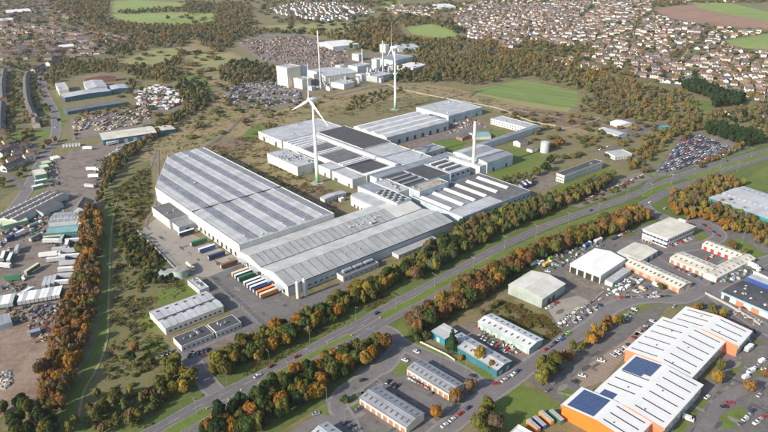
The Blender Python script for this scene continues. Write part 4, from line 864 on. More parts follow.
# ------------------------------------------------------------------ trading estate, lower right
def orange_units():
    A = R(43.8); a = Vector((math.cos(A), math.sin(A), 0)); b_ = Vector((math.sin(A), -math.cos(A), 0)); o = Vector((89.85, 264.97, 0))
    root = empty('orange_and_white_units', o, math.atan2(b_.y, b_.x), 'long staggered white-roofed block with orange end walls and two blue solar arrays', 'industrial unit')
    h, rise = 7.6, 1.9
    mods = [(0, 20, 0, 37.5, ORANGEW), (20.05, 67, 6.5, 43.7, CORALW), (67.05, 116, .3, 37, CORALW), (116.05, 138, 5.5, 44.3, CORALW)]
    for mi_, (s0, s1, t0, t1, em) in enumerate(mods):
        u = empty('unit', (t0, s0, 0)); u.parent = root; L, W = t1 - t0, s1 - s0
        MB().prism([(0, -.6), (0, h), (L / 2, h + rise), (L, h), (L, -.6)], 0, W, em, 'y', mats=[WHITEP, WHITEP, WHITEP, WHITEP, WHITEP]).build('wall', u)
        n = max(2, round(W / 7.7)); st = W / n
        for (x0, z0, x1, z1) in ((-.5, h - .05, L / 2, h + rise), (L / 2, h + rise, L + .5, h - .05)):
            me = MB().prism([(x0, z0 + .03), (x0, z0 + .17), (x1, z1 + .17), (x1, z1 + .03)], .06, st - .06, RF_WHITEE, 'y').mesh('roof_panel')
            xm, zm = (x0 + x1) / 2, (z0 + z1) / 2 + .18; an = math.atan2(z1 - z0, x1 - x0)
            lm = cached(('slot', mi_ and 1), lambda: MB().box(-7.6, 7.6, -.32, .32, 0, .14, DARKM).mesh('rooflight'))
            for k in range(n):
                link('roof_panel', me, u, (0, k * st, 0))
                c0 = (s0 + (k + .5) * st, t0 + xm)
                if x0 < 5 and mi_ == 0: continue
                if x0 < 5 and ((mi_ == 1 and (c0[0] < 29 or c0[0] > 48))): continue
                link('rooflight', lm, u, (xm, (k + .5) * st, zm), (0, -an, 0))
        for sx in (-.75, L + .1): MB().box(sx, sx + .65, -.1, W + .1, h - .9, h + .12, WHITEP).build('eaves_gutter', u)
        for y0 in (-.25, W + .02):
            if y0 > 0 and mi_ < 3: continue
            MB().prism([(-.5, h - 1.6), (-.5, h + .2), (L / 2, h + rise + .2), (L + .5, h + .15), (L + .5, h - 1.6), (L / 2, h + rise - 1.5)], y0, y0 + .23, em, 'y').build('fascia', u)
        dm = door_mesh(3.6, 4.2, GREYW); wm_ = window_mesh(2.6, 1.2, WHITEP)
        for k in range(int(W // 9)):
            link('door', dm, u, (L, 5 + k * 9, .05), (0, 0, math.pi / 2)); link('window', wm_, u, (L, 9 + k * 9, 1.4), (0, 0, math.pi / 2))
            link('door', dm, u, (0, 5 + k * 9, .05), (0, 0, -math.pi / 2)); link('window', wm_, u, (0, 9 + k * 9, 4.4), (0, 0, -math.pi / 2))
        vm = cached('v3', lambda: MB().cyl((0, 0, 0), .3, .3, .7, DARKM, 8).mesh('roof_vent'))
        for k in range(int(W // 10)): link('roof_vent', vm, u, (L * (.3 if k % 2 else .68), 5 + k * 10, h + rise * .65))
    def zt(s, t):
        for s0, s1, t0, t1, _ in mods:
            if s0 <= s <= s1: hw = (t1 - t0) / 2; return h + rise * (1 - abs(t - t0 - hw) / hw) + .3
        return h
    for (s0, s1, t0, t1, cut) in ((1.5, 27, 1.8, 16.4, lambda s, t: s > 19.5 and t < 8.2), (48.3, 69.5, 7.4, 22.3, lambda s, t: s < 50.5 and t > 18)):
        s = s0; s_i = 0
        while s < s1 - 1.4:
            t = t0
            while t < t1 - 1.6:
                if not (cut(s, t)) and not (19.9 < s + 1.4 and s < 20.1) and not (65.9 < s + 1.4 and s < 67.2):
                    z0, z1 = zt(s + .7, t), zt(s + .7, t + 1.75)
                    k = MB(); k.prism([(t, z0), (t, z0 + .07), (t + 1.75, z1 + .07), (t + 1.75, z1)], s, s + 1.32, SOLAR, 'y'); k.build('solar_panel', root)
                t += 1.84
            s += 1.55
RF_WHITEE = paint('bright_white_membrane', (.68, .675, .655), .5, .04, 'x', dirt=.06)
orange_units()
DK, WH = DARKM, WHITEP
SKYL = plain('dark_rooflight', (.10, .11, .12), .4)
bld('storage_shed', 'pale green-grey portal shed with cream roof and two dark doors above the scrub plot', 'shed', rect([(508.3, 284.9), (541.7, 298.8), (566, 284.2), (532, 270.6)], 7), 7, 'y', 2.2, paint('sage_sheet_wall', (.33, .38, .35), .6, .08, 'z'), RF_CREAMY if 0 else paint('cream_sheet_roof', (.60, .585, .53), .6, .07, 'x'), doors=[(1, [.3, .5], 3.5, 4, DK)], panels=1)
bld('vehicle_workshop', 'big white gabled workshop with four open vehicle bays along its lower left wall', 'workshop', rect([(569.7, 262.6), (600.3, 275.8), (624.6, 259.2), (596.8, 248.8)], 7, -47), 7, 'y', 2, WH, RF_WHITEY, doors=[(0, 4, 4.6, 4.8, plain('bay_shade_panel', (.03, .028, .025), .9))])  # open bays are closed panels, interior shade put into their dark colour
bld('workshop_lean_to', 'low grey lean-to on the lower right side of the white four-bay workshop', 'lean-to', rect([(606, 279), (612, 283), (630, 270.5), (624.5, 266)], 4, -47), 3.6, 'flat', wm=GREYW, rm=RF_LIGHT, parapet=.1)
bld('unit_block', 'square cream-roofed unit behind the white four-bay workshop', 'industrial unit', rect([(614, 251.5), (641, 260), (657.2, 251.5), (637.8, 242.8)], 5, -50), 5, 'y', 1.2, GREYW, RF_CREAM, doors=[(1, 3, 3, 3.4, DK)])
bld('unit_terrace', 'long terrace of terracotta-walled units with cream roof running down from the white workshop', 'industrial unit', rect([(624, 260.6), (677.5, 290), (690.4, 282.7), (635.7, 256.5)], 4, -57), 4, 'x', 1.4, TERRAW, RF_CREAM, doors=[(0, 7, 3, 3, TDOOR), (1, 2, 2.6, 3, CREAMW)], lights=(14, (1.2, 2.4), SKYL, 'both'))
def striped_office():
    f = rect([(643.9, 228.2), (665.7, 240), (693.5, 227.5), (672.6, 218)], 8, -55); L, W = f.L, f.W
    root = empty('striped_office', (f.o.x, f.o.y, 0), f.a, 'two-storey white office with dark blue window bands and flat cream roof above the unit terraces', 'office')
    bw = plain('blue_window_band', (.03, .05, .12), .2)
    for z0, z1, m, g in ((-.6, 1.0, WH, 0), (1.0, 2.6, bw, -.25), (2.6, 4.6, WH, 0), (4.6, 6.2, bw, -.25), (6.2, 8.2, WH, 0)): MB().box(-g, L + g, -g, W + g, z0, z1, m).build('wall_band' if m == WH else 'window_band', root)
    MB().box(-.8, L + .8, -.8, W + .8, 8.2, 8.6, RF_CREAM).build('roof', root); MB().box(L * .3, L * .6, W + .8, W + 3.5, 8.2, 9.4, WH).build('stair_head', root)
    mm = cached('mul', lambda: MB().box(-.12, .12, -.1, .25, 0, 1.6, WH).mesh('mullion'))
    for z in (1.0, 4.6):
        for k in range(1, 11): link('mullion', mm, root, (L, k * W / 11, z), (0, 0, math.pi / 2))
        for k in range(1, 7): link('mullion', mm, root, (k * L / 7, 0, z))
    b = MB(); pts = [(6 + 5 * math.cos(q), -1.0 - 4 * math.sin(q)) for q in np.linspace(0, math.pi, 9)]; b.prism(pts, 3, 3.5, WH, 'z'); b.build('porch_roof', root)
    for q in np.linspace(.4, 2.7, 5): MB().cyl((6 + 4.4 * math.cos(q), -1 - 3.4 * math.sin(q), 0), .2, .2, 3, WH, 8).build('porch_column', root)
striped_office()
u7 = empty('unit_court', P(708.6, 273.6), 0, 'U-shaped court of cream-roofed units with red and terracotta doors around a small yard', 'industrial unit')
o7 = P(708.6, 273.6); o7.z = 0; u7.location = o7
def sub(root, name, f, h, **k):
    """a wing of a larger building: its pieces hang under one part of the whole"""
    r_ = bld(name, None, None, f, h, **k); mw = r_.matrix_basis.copy(); r_.parent = root; r_.matrix_basis = root.matrix_basis.inverted() @ mw; return r_
sub(u7, 'wing', rect([(671, 258), (707, 273.6), (720, 267), (682.6, 251.5)], 4, -56), 4, roof='x', rise=1.2, wm=CREAMW, rm=RF_CREAM, doors=[(0, 6, 2.8, 3, TDOOR), (2, 4, 2.8, 3, plain('red_door', (.45, .04, .03), .5))], lights=(7, (1.1, 2.2), SKYL, 'both'))
sub(u7, 'wing', rect([(709, 274.5), (717, 278), (751, 258), (741, 252)], 4, -56, L=10, W=51), 4, roof='y', rise=1.2, wm=CREAMW, rm=RF_CREAM, doors=[(1, 5, 2.8, 3, GREYW)], lights=(9, (1.1, 2.2), SKYL, 'both'))
sub(u7, 'wing', rect([(703.4, 244.2), (737, 258), (746, 254), (710, 240.5)], 4, -56), 4, roof='x', rise=1.2, wm=CREAMW, rm=RF_CREAM, doors=[(0, 5, 2.8, 3, MATS['red_door'])], lights=(7, (1.1, 2.2), SKYL, 'both'))
f8 = rect([(724.3, 289.2), (766, 315), (788, 302), (747.7, 280)], 5, -56)
bld('blue_fascia_units', 'dark-roofed units with pale blue fascia and coral doors at the right edge', 'industrial unit', f8, 5, 'x', 1.2, CREAMW, RF_DARK, doors=[(0, [.12], 4, 3.6, DK), (0, [.4, .72], 5, 4.2, CORALW)], lights=(3, (1.2, 2.0), RF_WHITE, 'both'), units=5)
fb = empty('fascia_board', (f8.o.x, f8.o.y, 0), f8.a, 'pale blue sign fascia along the dark-roofed units with coral doors', 'fascia'); MB().box(-.3, f8.L, -.6, -.32, 3.9, 5.4, BLUEF if 0 else paint('blue_fascia', (.28, .42, .52), .5, .08, 'z')).build('board', fb)
bld('blue_trim_store', 'long low store with bright blue edge behind the dark-roofed units', 'store', rect([(748, 276.5), (790, 295), (796, 291), (753, 273)], 4, -54), 4, wm=plain('bright_blue', (.03, .07, .26), .5), rm=RF_LIGHT, parapet=.05)
bld('teal_end_warehouse', 'wide grey-roofed warehouse with a teal end wall behind golden trees at the right edge', 'warehouse', rect([(716.4, 196.5), (772, 224), (800, 208), (745, 186)], 7, -60, W=52), 7.5, 'x', 1.4, TEALB if 0 else paint('bright_teal_wall', (.02, .22, .27), .6, .08, 'z'), RF_LIGHT, ridge=.72, panels=7, lights=(12, (1.2, 3), RF_WHITE, 'both'), units=0)
bld('teal_unit', 'small flat-roofed unit with bright teal walls at the top left of the scrub-side terrace', 'industrial unit', rect([(432, 331.7), (445, 338.8), (456.8, 333), (443.8, 324)], 5, -50), 5, 'mono', .8, MATS['bright_teal_wall'], RF_LIGHT, doors=[(0, 1, 2.4, 3, WH)])
bld('teal_unit_terrace', 'long grey-roofed terrace of teal units half hidden by the tall roadside conifer', 'industrial unit', rect([(447, 341), (497, 369.5), (512.8, 360.4), (460.7, 333)], 5, -49), 4.8, 'x', 1.2, TEALW, RF_LIGHT, lights=(8, (1.2, 2.2), SKYL, 'both'), doors=[(2, 6, 3, 3.2, GREYW), (1, 2, 2.4, 3, GREYW)])
bld('pale_unit_terrace', 'long white-roofed terrace of pale green units with its own small yard beside the scrub plot', 'industrial unit', rect([(477.7, 321.8), (529.7, 347.3), (542.8, 339.5), (492, 313)], 5, -48), 4.8, 'x', 1.2, paint('mint_wall', (.30, .44, .40), .7, .08, 'z'), RF_WHITE2 if 0 else paint('off_white_roof', (.58, .59, .59), .5, .08, 'y'), lights=(9, (1.2, 2.2), SKYL, 'both'), doors=[(0, 7, 3, 3, WH), (1, 2, 2.6, 3, GREYW)])
CORW = paint('white_and_coral_wall', (.66, .60, .52), .7, .08, 'z')
bld('workshop_terrace', 'upper of two grey-roofed workshop terraces with cars nosed against its white walls', 'industrial unit', rect([(406.8, 368.2), (449, 393), (464.6, 382.5), (420.4, 359.6)], 5, -46), 4.6, 'x', 1.3, CORW, RF_GREY, lights=(9, (1.1, 2.4), SKYL, 'both'), doors=[(0, 8, 2.6, 3, TDOOR), (1, 1, 2.4, 3, CREAMW)])
bld('workshop_terrace', 'lower of two grey-roofed workshop terraces with terracotta doors at the bottom edge', 'industrial unit', rect([(360.6, 399.4), (408, 426.5), (424, 412), (375, 383.8)], 5, -44), 4.6, 'x', 1.3, CORW, RF_GREY, lights=(9, (1.1, 2.4), SKYL, 'both'), doors=[(0, 8, 2.6, 3, TDOOR), (1, 1, 2.4, 3, CREAMW)])
bld('workshop_terrace', 'corner of a white-roofed unit cut by the bottom edge left of the terraces', 'industrial unit', rect([(308, 432), (330, 446), (348, 432), (326, 424)], 5, -44), 4.4, 'x', 1.2, CORW, RF_LIGHT, lights=(3, (1.1, 2.4), SKYL, 'both'))
bld('workshop_terrace', 'white roof corner of a unit at the bottom edge below the lawn', 'industrial unit', rect([(508, 430), (522, 440), (536, 434), (521, 425)], 5, -44), 4.4, 'flat', wm=CREAMW, rm=RF_WHITE)

# ------------------------------------------------------------------ left side works and yards
def teal_works():
    root = empty('blue_sided_works', P(64, 110), 0, 'cluster of white-roofed works with long deep-blue side walls beside the green verge', 'factory'); o = P(64, 110); o.z = 0; root.location = o
    sub(root, 'wing', rect([(62, 108), (66, 111), (127, 104), (122, 101)], 4, None), 4.5, roof='x', rise=.6, wm=NAVYW, rm=RF_FELT, doors=[(0, 1, 1, 2, WH)])
    sub(root, 'wing', rect([(59, 93.5), (64, 97.5), (112, 91), (106, 88)], 7, None), 7, roof='x', rise=1.2, wm=NAVYW, rm=RF_LIGHT, panels=5, doors=[(0, 8, 4, 4, DK)])
    sub(root, 'wing', rect([(83, 82), (88, 89), (107, 86.5), (102, 79.5)], 9, None), 9, roof='x', rise=1.5, wm=BLUEW, rm=RF_LIGHT, panels=4)
    sub(root, 'wing', rect([(108, 86), (112, 90), (128, 87.5), (124, 84)], 7, None), 7, roof='x', rise=1, wm=NAVYW, rm=RF_LIGHT)
    sub(root, 'wing', rect([(56, 86), (60, 92), (68, 89), (64, 81)], 9, None), 10, roof='flat', wm=CREAMW, rm=RF_LIGHT, units=3, wins=[(0, 4, 2, 1.2, 1.2, 2, 4, None)])
teal_works()
bld('brick_mill', 'long red-brick mill with regular windows behind the blue-sided works', 'mill', rect([(84, 76.5), (85, 78.5), (115.5, 77.5), (114.5, 73.5)], 9, None, L=15), 9, 'x', 2, BRICKW, TILE, wins=[(1, 14, 2, 1.6, 2, 1.6, 3.6, CREAMW), (0, 4, 2, 1.6, 2, 1.6, 3.6, CREAMW)])
f_ = rect([(98.9, 133), (103, 141), (158, 132), (150, 126)], 7, -62, L=33, W=62)
bld('blue_wall_warehouse', 'long cream-roofed warehouse with blue wall at the head of the lorry yard', 'warehouse', f_, 7, 'y', 1.5, NAVYW, RF_CREAM, panels=6, doors=[(1, 6, 4, 4.5, GREYW)])
bld('blue_wall_store', 'lower cream store butting the far end of the blue-walled warehouse', 'store', rect([(150, 128.5), (155, 133), (175, 128.5), (170, 125)], 5), 5, 'x', 1, NAVYW, RF_CREAM)
def sawtooth_shed():
    f = rect([(3, 218), (27, 221), (58, 192), (36, 189.5)], 6, None); root = empty('sawtooth_shed', (f.o.x, f.o.y, 0), f.a, 'old shed with long dark slate roof strips and pale glazed strips beside the side road', 'shed')
    L, W = f.L, f.W; MB().box(0, L, 0, W, -.6, 5, GREYW).build('wall', root); n = 3; st = L / n; RG = paint('old_roof_glazing', (.42, .39, .35), .7, .2, None)
    for k in range(n):
        x = k * st
        MB().prism([(x, 5.02), (x, 5.15), (x + st * .45, 6.2), (x + st * .45, 6.05)], 0, W, RG, 'y').build('glazed_slope', root)
        MB().prism([(x + st * .45, 6.05), (x + st * .45, 6.2), (x + st, 5.15), (x + st, 5.02)], 0, W, SLATE, 'y').build('slate_slope', root)
        MB().prism([(x, 5), (x + st * .45, 6.1), (x + st, 5)], .05, .35, CREAMW, 'y').build('gable', root)
        for j in range(9): MB().box(x + st * .1, x + st * .3, 2 + j * W / 9.2, 3 + j * W / 9.2, 5.4, 6.2, GALV).build('roof_vent', root)
sawtooth_shed()
bld('small_shed', 'dark ridged shed tucked against the right side of the slate-striped shed', 'shed', rect([(37, 212), (50, 214), (56, 203), (45, 200)], 4), 4, 'y', 2, GREYW, SLATE)
bld('teal_roof_shed', 'teal-roofed green shed in the lorry yard beside the orange tree belt', 'shed', rect([(47, 227), (49, 234), (80, 231.5), (79, 223.5)], 6, -80, L=14, W=24), 6, 'y', 1.5, TEALW, RF_TEAL, doors=[(1, 5, 3, 4, TEALW)])
bld('grey_works', 'long grey roofed works behind the teal-roofed shed', 'workshop', rect([(50, 213), (53, 222), (86, 219), (82, 211)], 5, -80), 5, 'y', 1, GREYW, RF_GREY, panels=5, lights=(10, (1, 2), RF_WHITE, 'both'))
bld('white_roof_store', 'small white-roofed store right of the teal-roofed shed under the trees', 'store', rect([(76, 222), (77, 226), (89, 226), (91, 219)], 4, -80), 4, wm=GREYW, rm=RF_WHITE)
bld('dark_barn', 'grey barn with wide dark slope and pale slope beside the tree belt', 'barn', rect([(70, 208), (74, 213), (97, 207), (90, 194)], 6, -80), 5.5, 'x', 4, GREYW, RF_FELT, ridge=.4)
for k, (pp, lab, wm_, rm_) in enumerate([([(50, 158), (53, 160), (61, 158.5), (57, 156)], 'white flat cabin near the top of the yard above the lime-roofed units', CREAMW, RF_WHITE), ([(40, 162), (43, 164.5), (52, 163.5), (49, 161)], 'uppermost lime-roofed cabin beside the side road', GREENW, RF_LIME), ([(38, 166), (41, 168.5), (50, 168), (48, 165)], 'second lime-roofed cabin beside the side road', GREENW, RF_LIME), ([(31, 171), (35, 176), (47, 175), (44, 169)], 'largest cream-roofed cabin in the row beside the side road', GREENW, RF_CREAM), ([(33, 180.5), (34, 182), (48, 181), (47, 179.5)], 'narrow white-roofed green cabin below the cream-roofed one', GREENW, RF_WHITE), ([(30, 186), (32, 188), (45, 186), (43, 184.5)], 'lowest white-roofed green cabin above the slate-striped shed', GREENW, RF_WHITE)] if 0 else []): pass
RF_LIME = paint('lime_cream_roof', (.58, .66, .44), .6, .1, 'y')
for pp, lab, wm_, rm_, hh in [([(50, 157), (53, 159), (61, 157.5), (57, 155)], 'white flat cabin at the top of the yard above the lime-roofed cabins', CREAMW, RF_WHITE, 2.6),
    ([(40, 161), (43, 163.5), (52, 162.5), (49, 160.5)], 'uppermost lime-roofed cabin beside the side road', GREENW, RF_LIME, 3), ([(38, 165), (41, 167.5), (50, 167), (48, 164.5)], 'second lime-roofed cabin beside the side road', GREENW, RF_LIME, 3),
    ([(31, 170), (35, 175), (47, 174), (44, 168.5)], 'largest cream-roofed cabin in the row beside the side road', GREENW, RF_CREAM, 5.5), ([(33, 179.5), (34, 181), (48, 180), (47, 178.8)], 'narrow white-roofed green cabin below the cream-roofed one', GREENW, RF_WHITE, 3.5), ([(30, 185), (32, 187), (45, 185), (43, 183.8)], 'lowest white-roofed green cabin above the slate-striped shed', GREENW, RF_WHITE, 3),
    ([(0, 219), (2, 225), (29, 221), (26, 217)], 'long pale green-roofed shed at the left edge below the slate-striped shed', GREENW, RF_LIME, 4), ([(-8, 318), (-3, 326), (11, 322), (9, 313)], 'grey hut with pale blue wall at the left edge of the dirt yard', BLUEW, RF_GREY, 4),
    ([(29, 330), (30, 333), (41, 331), (40, 327)], 'small blue and white cabin standing alone on the dirt yard', NAVYW, RF_BLUE, 3)]:
    bld('yard_cabin', lab, 'cabin', rect(pp, hh, None), hh, wm=wm_, rm=rm_, parapet=.05)
bld('far_shed', 'long white flat shed at the far left edge of the town', 'shed', rect([(-2, 19), (0, 21), (13, 19.5), (12, 17.5)], 7), 7, wm=GREYW, rm=RF_WHITE)
bld('far_shed', 'wide pale arched shed above the town at the top left', 'shed', rect([(5, 11), (8, 13.5), (30, 10), (26, 7)], 8), 7, 'y', 3, GREYW, RF_WHITE)
bld('far_shed', 'wide grey shed beyond the row of orange larches', 'shed', rect([(394, 45), (400, 49), (418, 46), (410, 42)], 8), 7, 'y', 2, GREYW, RF_LIGHT)
bld('far_shed', 'white sheds in the trees at the top edge right of the white estate', 'shed', rect([(433, 4), (440, 7), (455, 6), (448, 3)], 7), 6, wm=GREYW, rm=RF_WHITE)
bld('far_shed', 'long white terrace roof in the town left of the pasture', 'shed', rect([(59, 46), (60, 49), (73, 44), (71, 42)], 7), 6, 'y', 2, BLUEW, RF_WHITE)

# ------------------------------------------------------------------ vehicles
COLS = {'white': (.75, .75, .74), 'silver': (.42, .43, .45), 'grey': (.18, .19, .2), 'black': (.02, .02, .024), 'navy': (.02, .035, .12), 'blue': (.04, .12, .38), 'red': (.48, .03, .025), 'dark red': (.2, .015, .02), 'green': (.03, .16, .08), 'beige': (.5, .42, .3), 'yellow': (.7, .42, .04), 'pale blue': (.35, .45, .58), 'orange': (.72, .24, .05), 'cream': (.7, .6, .42), 'lime': (.4, .6, .08), 'brown': (.2, .1, .05), 'scrap': (.20, .165, .15), 'rusty': (.17, .09, .06)}
def car_meshes():
    b = MB(); z = .22; pr = [(-2.1, z + .1), (-2.15, .62), (-2.0, .85), (-1.2, .92), (1.0, .92), (1.95, .80), (2.13, .55), (2.1, z + .1)]
    b.prism(pr, -.84, .84, CARP, 'y'); b.box(-2.0, 2.0, -.87, -.84, .35, .75, CARP); b.box(-2.0, 2.0, .84, .87, .35, .75, CARP)
    k = [(-1.35, .93), (-.75, 1.36), (.35, 1.38), (1.05, .93)]
    r_ = MB(); r_.poly([(-1.0, -.62, 1.40), (.42, -.62, 1.42), (.42, .62, 1.42), (-1.0, .62, 1.40)], CARP)
    b.box(-.80, .36, -.62, .62, 1.36, 1.43, CARP)
    for s_ in (-1, 1):
        for x in (-.9, 0.0, .5): b.box(x - .05, x + .05, s_ * .70 - .03, s_ * .70 + .03, .9, 1.34, CARP)
    g = MB(); q = [(-1.75, -.78, .9), (1.15, -.78, .9), (1.15, .78, .9), (-1.75, .78, .9)]; t = [(-.95, -.62, 1.38), (.45, -.62, 1.38), (.45, .62, 1.38), (-.95, .62, 1.38)]
    for i in range(4): g.poly([q[i], q[(i + 1) % 4], t[(i + 1) % 4], t[i]], GLASS)
    g.poly(t, GLASS)
    wl = MB().cyl((0, -.1, 0), .32, .32, .2, RUBBER, 10, 'y').cyl((0, -.12, 0), .18, .18, .24, GALV, 8, 'y')
    hl = MB().box(-.05, .05, -.2, .2, -.08, .08, plain('lamp_glass', (.7, .7, .68), .2)); tl = MB().box(-.05, .05, -.18, .18, -.1, .1, plain('tail_lamp', (.35, .02, .02), .3))
    return b.mesh('car_body'), g.mesh('car_windows'), wl.mesh('wheel'), hl.mesh('headlight'), tl.mesh('tail_light')
CBODY, CGLASS, CWHEEL, CHEAD, CTAIL = car_meshes()
def van_mesh():
    b = MB(); b.prism([(-2.5, .35), (-2.5, 2.25), (1.3, 2.3), (1.9, 1.45), (2.6, 1.15), (2.65, .35)], -.97, .97, CARP, 'y')
    g = MB(); g.poly([(1.36, -.85, 2.26), (1.36, .85, 2.26), (1.93, .85, 1.47), (1.93, -.85, 1.47)], GLASS)
    for s_ in (-1, 1): g.box(.7, 1.4, s_ * .99 - .02, s_ * .99 + .02, 1.4, 2.0, GLASS)
    return b.mesh('van_body'), g.mesh('van_windows')
VBODY, VGLASS = van_mesh()
LAND = [((317, 183), 'near the foot of the nearer turbine'), ((302, 295), 'near the two white silos'), ((225, 395), 'near the factory gate junction'), ((370, 328), 'near the estate junction'), ((445, 330), 'near the bright teal unit'), ((430, 375), 'near the upper workshop terrace'), ((390, 410), 'near the lower workshop terrace'), ((490, 390), 'near the estate crossroads'), ((520, 425), 'below the big lawn'), ((532, 285), 'near the cream-roofed portal shed'), ((590, 262), 'near the four-bay workshop'), ((668, 232), 'near the striped two-storey office'), ((708, 260), 'near the U-shaped unit court'), ((660, 280), 'near the terracotta unit terrace'), ((745, 295), 'near the blue-fascia units'), ((735, 205), 'near the teal-ended warehouse'), ((690, 330), 'beside the far end of the orange-ended block'), ((600, 395), 'beside the solar end of the orange-ended block'), ((720, 380), 'behind the orange-ended block'), ((500, 330), 'near the scrub plot'), ((580, 170), 'near the long white slab office'), ((645, 190), 'near the gap in the central reservation'), ((620, 150), 'near the gate lodge'), ((685, 145), 'near the packed vehicle storage'), ((55, 230), 'near the teal-roofed shed'), ((25, 205), 'near the slate-striped shed'), ((40, 170), 'near the lime-roofed cabins'), ((50, 305), 'near the long trailer row'), ((20, 360), 'beside the dirt yard'), ((128, 135), 'near the blue-walled warehouse'), ((190, 320), 'near the twin-ridged workshop'), ((205, 335), 'near the dark-roofed office range'), ((180, 272), 'near the round pump house'), ((500, 205), 'below the monitor-roofed hall'), ((420, 240), 'below the long twin-gabled shed'), ((350, 270), 'near the silver tanks'), ((545, 150), 'near the round grey tank'), ((110, 380), 'beside the grass track'), ((150, 200), 'beside the strip-roofed warehouse'), ((95, 95), 'near the blue-sided works'), ((30, 120), 'near the left-hand streets'), ((300, 80), 'near the power station'), ((430, 100), 'near the farther turbine'), ((260, 60), 'near the salvage yard'), ((150, 60), 'near the olive pasture'), ((700, 95), 'near the tall dark hedge'), ((600, 80), 'below the housing estate'), ((520, 95), 'beside the striped playing field'), ((470, 50), 'left of the housing estate')]
LANDW = [(P(*a), b) for a, b in LAND]
def near(q): return min(LANDW, key=lambda t: (t[0] - q).length)[1]
VZ = .2
ORD_ = ['first', 'second', 'third', 'fourth', 'fifth', 'sixth', 'seventh', 'eighth', 'ninth', 'tenth', 'eleventh', 'twelfth', 'thirteenth', 'fourteenth', 'fifteenth', 'sixteenth', 'seventeenth', 'eighteenth']
def ordinal(i):
    if i < 18: return ORD[i]
    tens = ['', '', 'twent', 'thirt', 'fort', 'fift', 'sixt', 'sevent']; t_, u = divmod(i + 1, 10)
    return 'nineteenth' if i == 18 else tens[t_] + 'ieth' if u == 0 else tens[t_] + 'y-' + ORD[u - 1]
CARQ = []
def car(q, ang, col, label, group='cars on the roads and yards', kind='car', z=None): CARQ.append((q.copy(), ang, col, label, group, kind, z))
def flush_cars():
    CARQ.sort(key=lambda t: t[0].length); cars = [c for c in CARQ if visible(c[0].x, c[0].y, 4)]
    near_, rest = cars[:290], cars[290:]
    grp = {}
    for c in sorted(near_, key=lambda c: px_of(c[0].x, c[0].y)):
        if 'packed storage' in c[3]: grp.setdefault(c[1 + 1], []).append(c)
    near_ = [(c[0], c[1], c[2], f'{ordinal(grp[c[2]].index(c))} {c[2]} car from the left in the packed parked rows of the storage yard', c[4], c[5], c[6]) if 'packed storage' in c[3] else c for c in near_]
    for c in near_: build_car(*c)
    b = MB()
    for q, ang, col, label, group, kind, z in rest:
        m = paint('vehicle_' + col.replace(' ', '_'), COLS[col], .4, .05, None, dirt=.1); k0 = len(b.v)
        b.prism([(-2.1, .32), (-2.15, .62), (-2.0, .85), (-1.2, .92), (1.0, .92), (1.95, .80), (2.13, .55), (2.1, .32)], -.85, .85, m, 'y')
        b.prism([(-1.7, .9), (-.95, 1.4), (.45, 1.4), (1.1, .9)], -.68, .68, GLASS, 'y', mats=[GLASS, m, GLASS, GLASS])
        for x in (-1.3, 1.3): b.box(x - .3, x + .3, -.87, .87, 0, .5, RUBBER)
        c_, s_ = math.cos(ang), math.sin(ang)
        for i in range(k0, len(b.v)): x, y, z2 = b.v[i]; b.v[i] = (q.x + x * c_ - y * s_, q.y + x * s_ + y * c_, z2 + VZ)
    if rest: tag(b.build('stored_cars'), 'far rows of cars packed tightly in the storage yard', None, None, 'stuff')
def build_car(q, ang, col, label, group='cars on the roads and yards', kind='car', z=None):
    s_ = rnd.uniform(.96, 1.08)
    c = COLS[col]; k = rnd.uniform(.85, 1.1)
    o = empty('parked_' + kind if 'driving' not in label else kind, (q.x, q.y, VZ if z is None else z), ang, label, kind, group); o.scale = (s_, s_, s_)
    bm_, gm = (CBODY, CGLASS) if kind == 'car' else (VBODY, VGLASS)
    link('body', bm_, o, color=mul(c, k)); link('windows', gm, o)
    wx = 1.3 if kind == 'car' else 1.65; wy = .8 if kind == 'car' else .92
    for x in (-wx, wx):
        for y in (-wy, wy): link('wheel', CWHEEL, o, (x, y, .32))
    fx = 2.1 if kind == 'car' else 2.62
    if (q - Vector((0, 0, CAM_H))).length < 520:
        for y in (-.6, .6): link('headlight', CHEAD, o, (fx, y, .66)); link('tail_light', CTAIL, o, (-fx if kind == 'car' else -2.5, y, .7))
    return o
def heading(x, y, dx, dy): a, c = P(x, y), P(x + dx, y + dy); return math.atan2(c.y - a.y, c.x - a.x)
def row(a, b, n, hd, where, cols=None, kinds='c', jit=.3, group=None):
    """a row of parked vehicles from a to b (site grid points), labelled by order from the left"""
    for i in range(n):
        t = i / max(1, n - 1); x, y = a[0] + (b[0] - a[0]) * t, a[1] + (b[1] - a[1]) * t
        q = P(x, y); q.x += rnd.uniform(-jit, jit); q.y += rnd.uniform(-jit, jit)
        c = (cols[i % len(cols)] if cols else rnd.choice(['white', 'white', 'silver', 'grey', 'black', 'navy', 'blue', 'red', 'dark red', 'silver']))
        kd = 'van' if kinds[i % len(kinds)] == 'v' else 'car'
        car(q, heading(x, y, *hd) + rnd.uniform(-.05, .05) + (math.pi if rnd.random() < .3 else 0), c, f'{c} {kd} {ORD[i]} from the left, {where}', group or ('vehicles parked ' + where), kd)
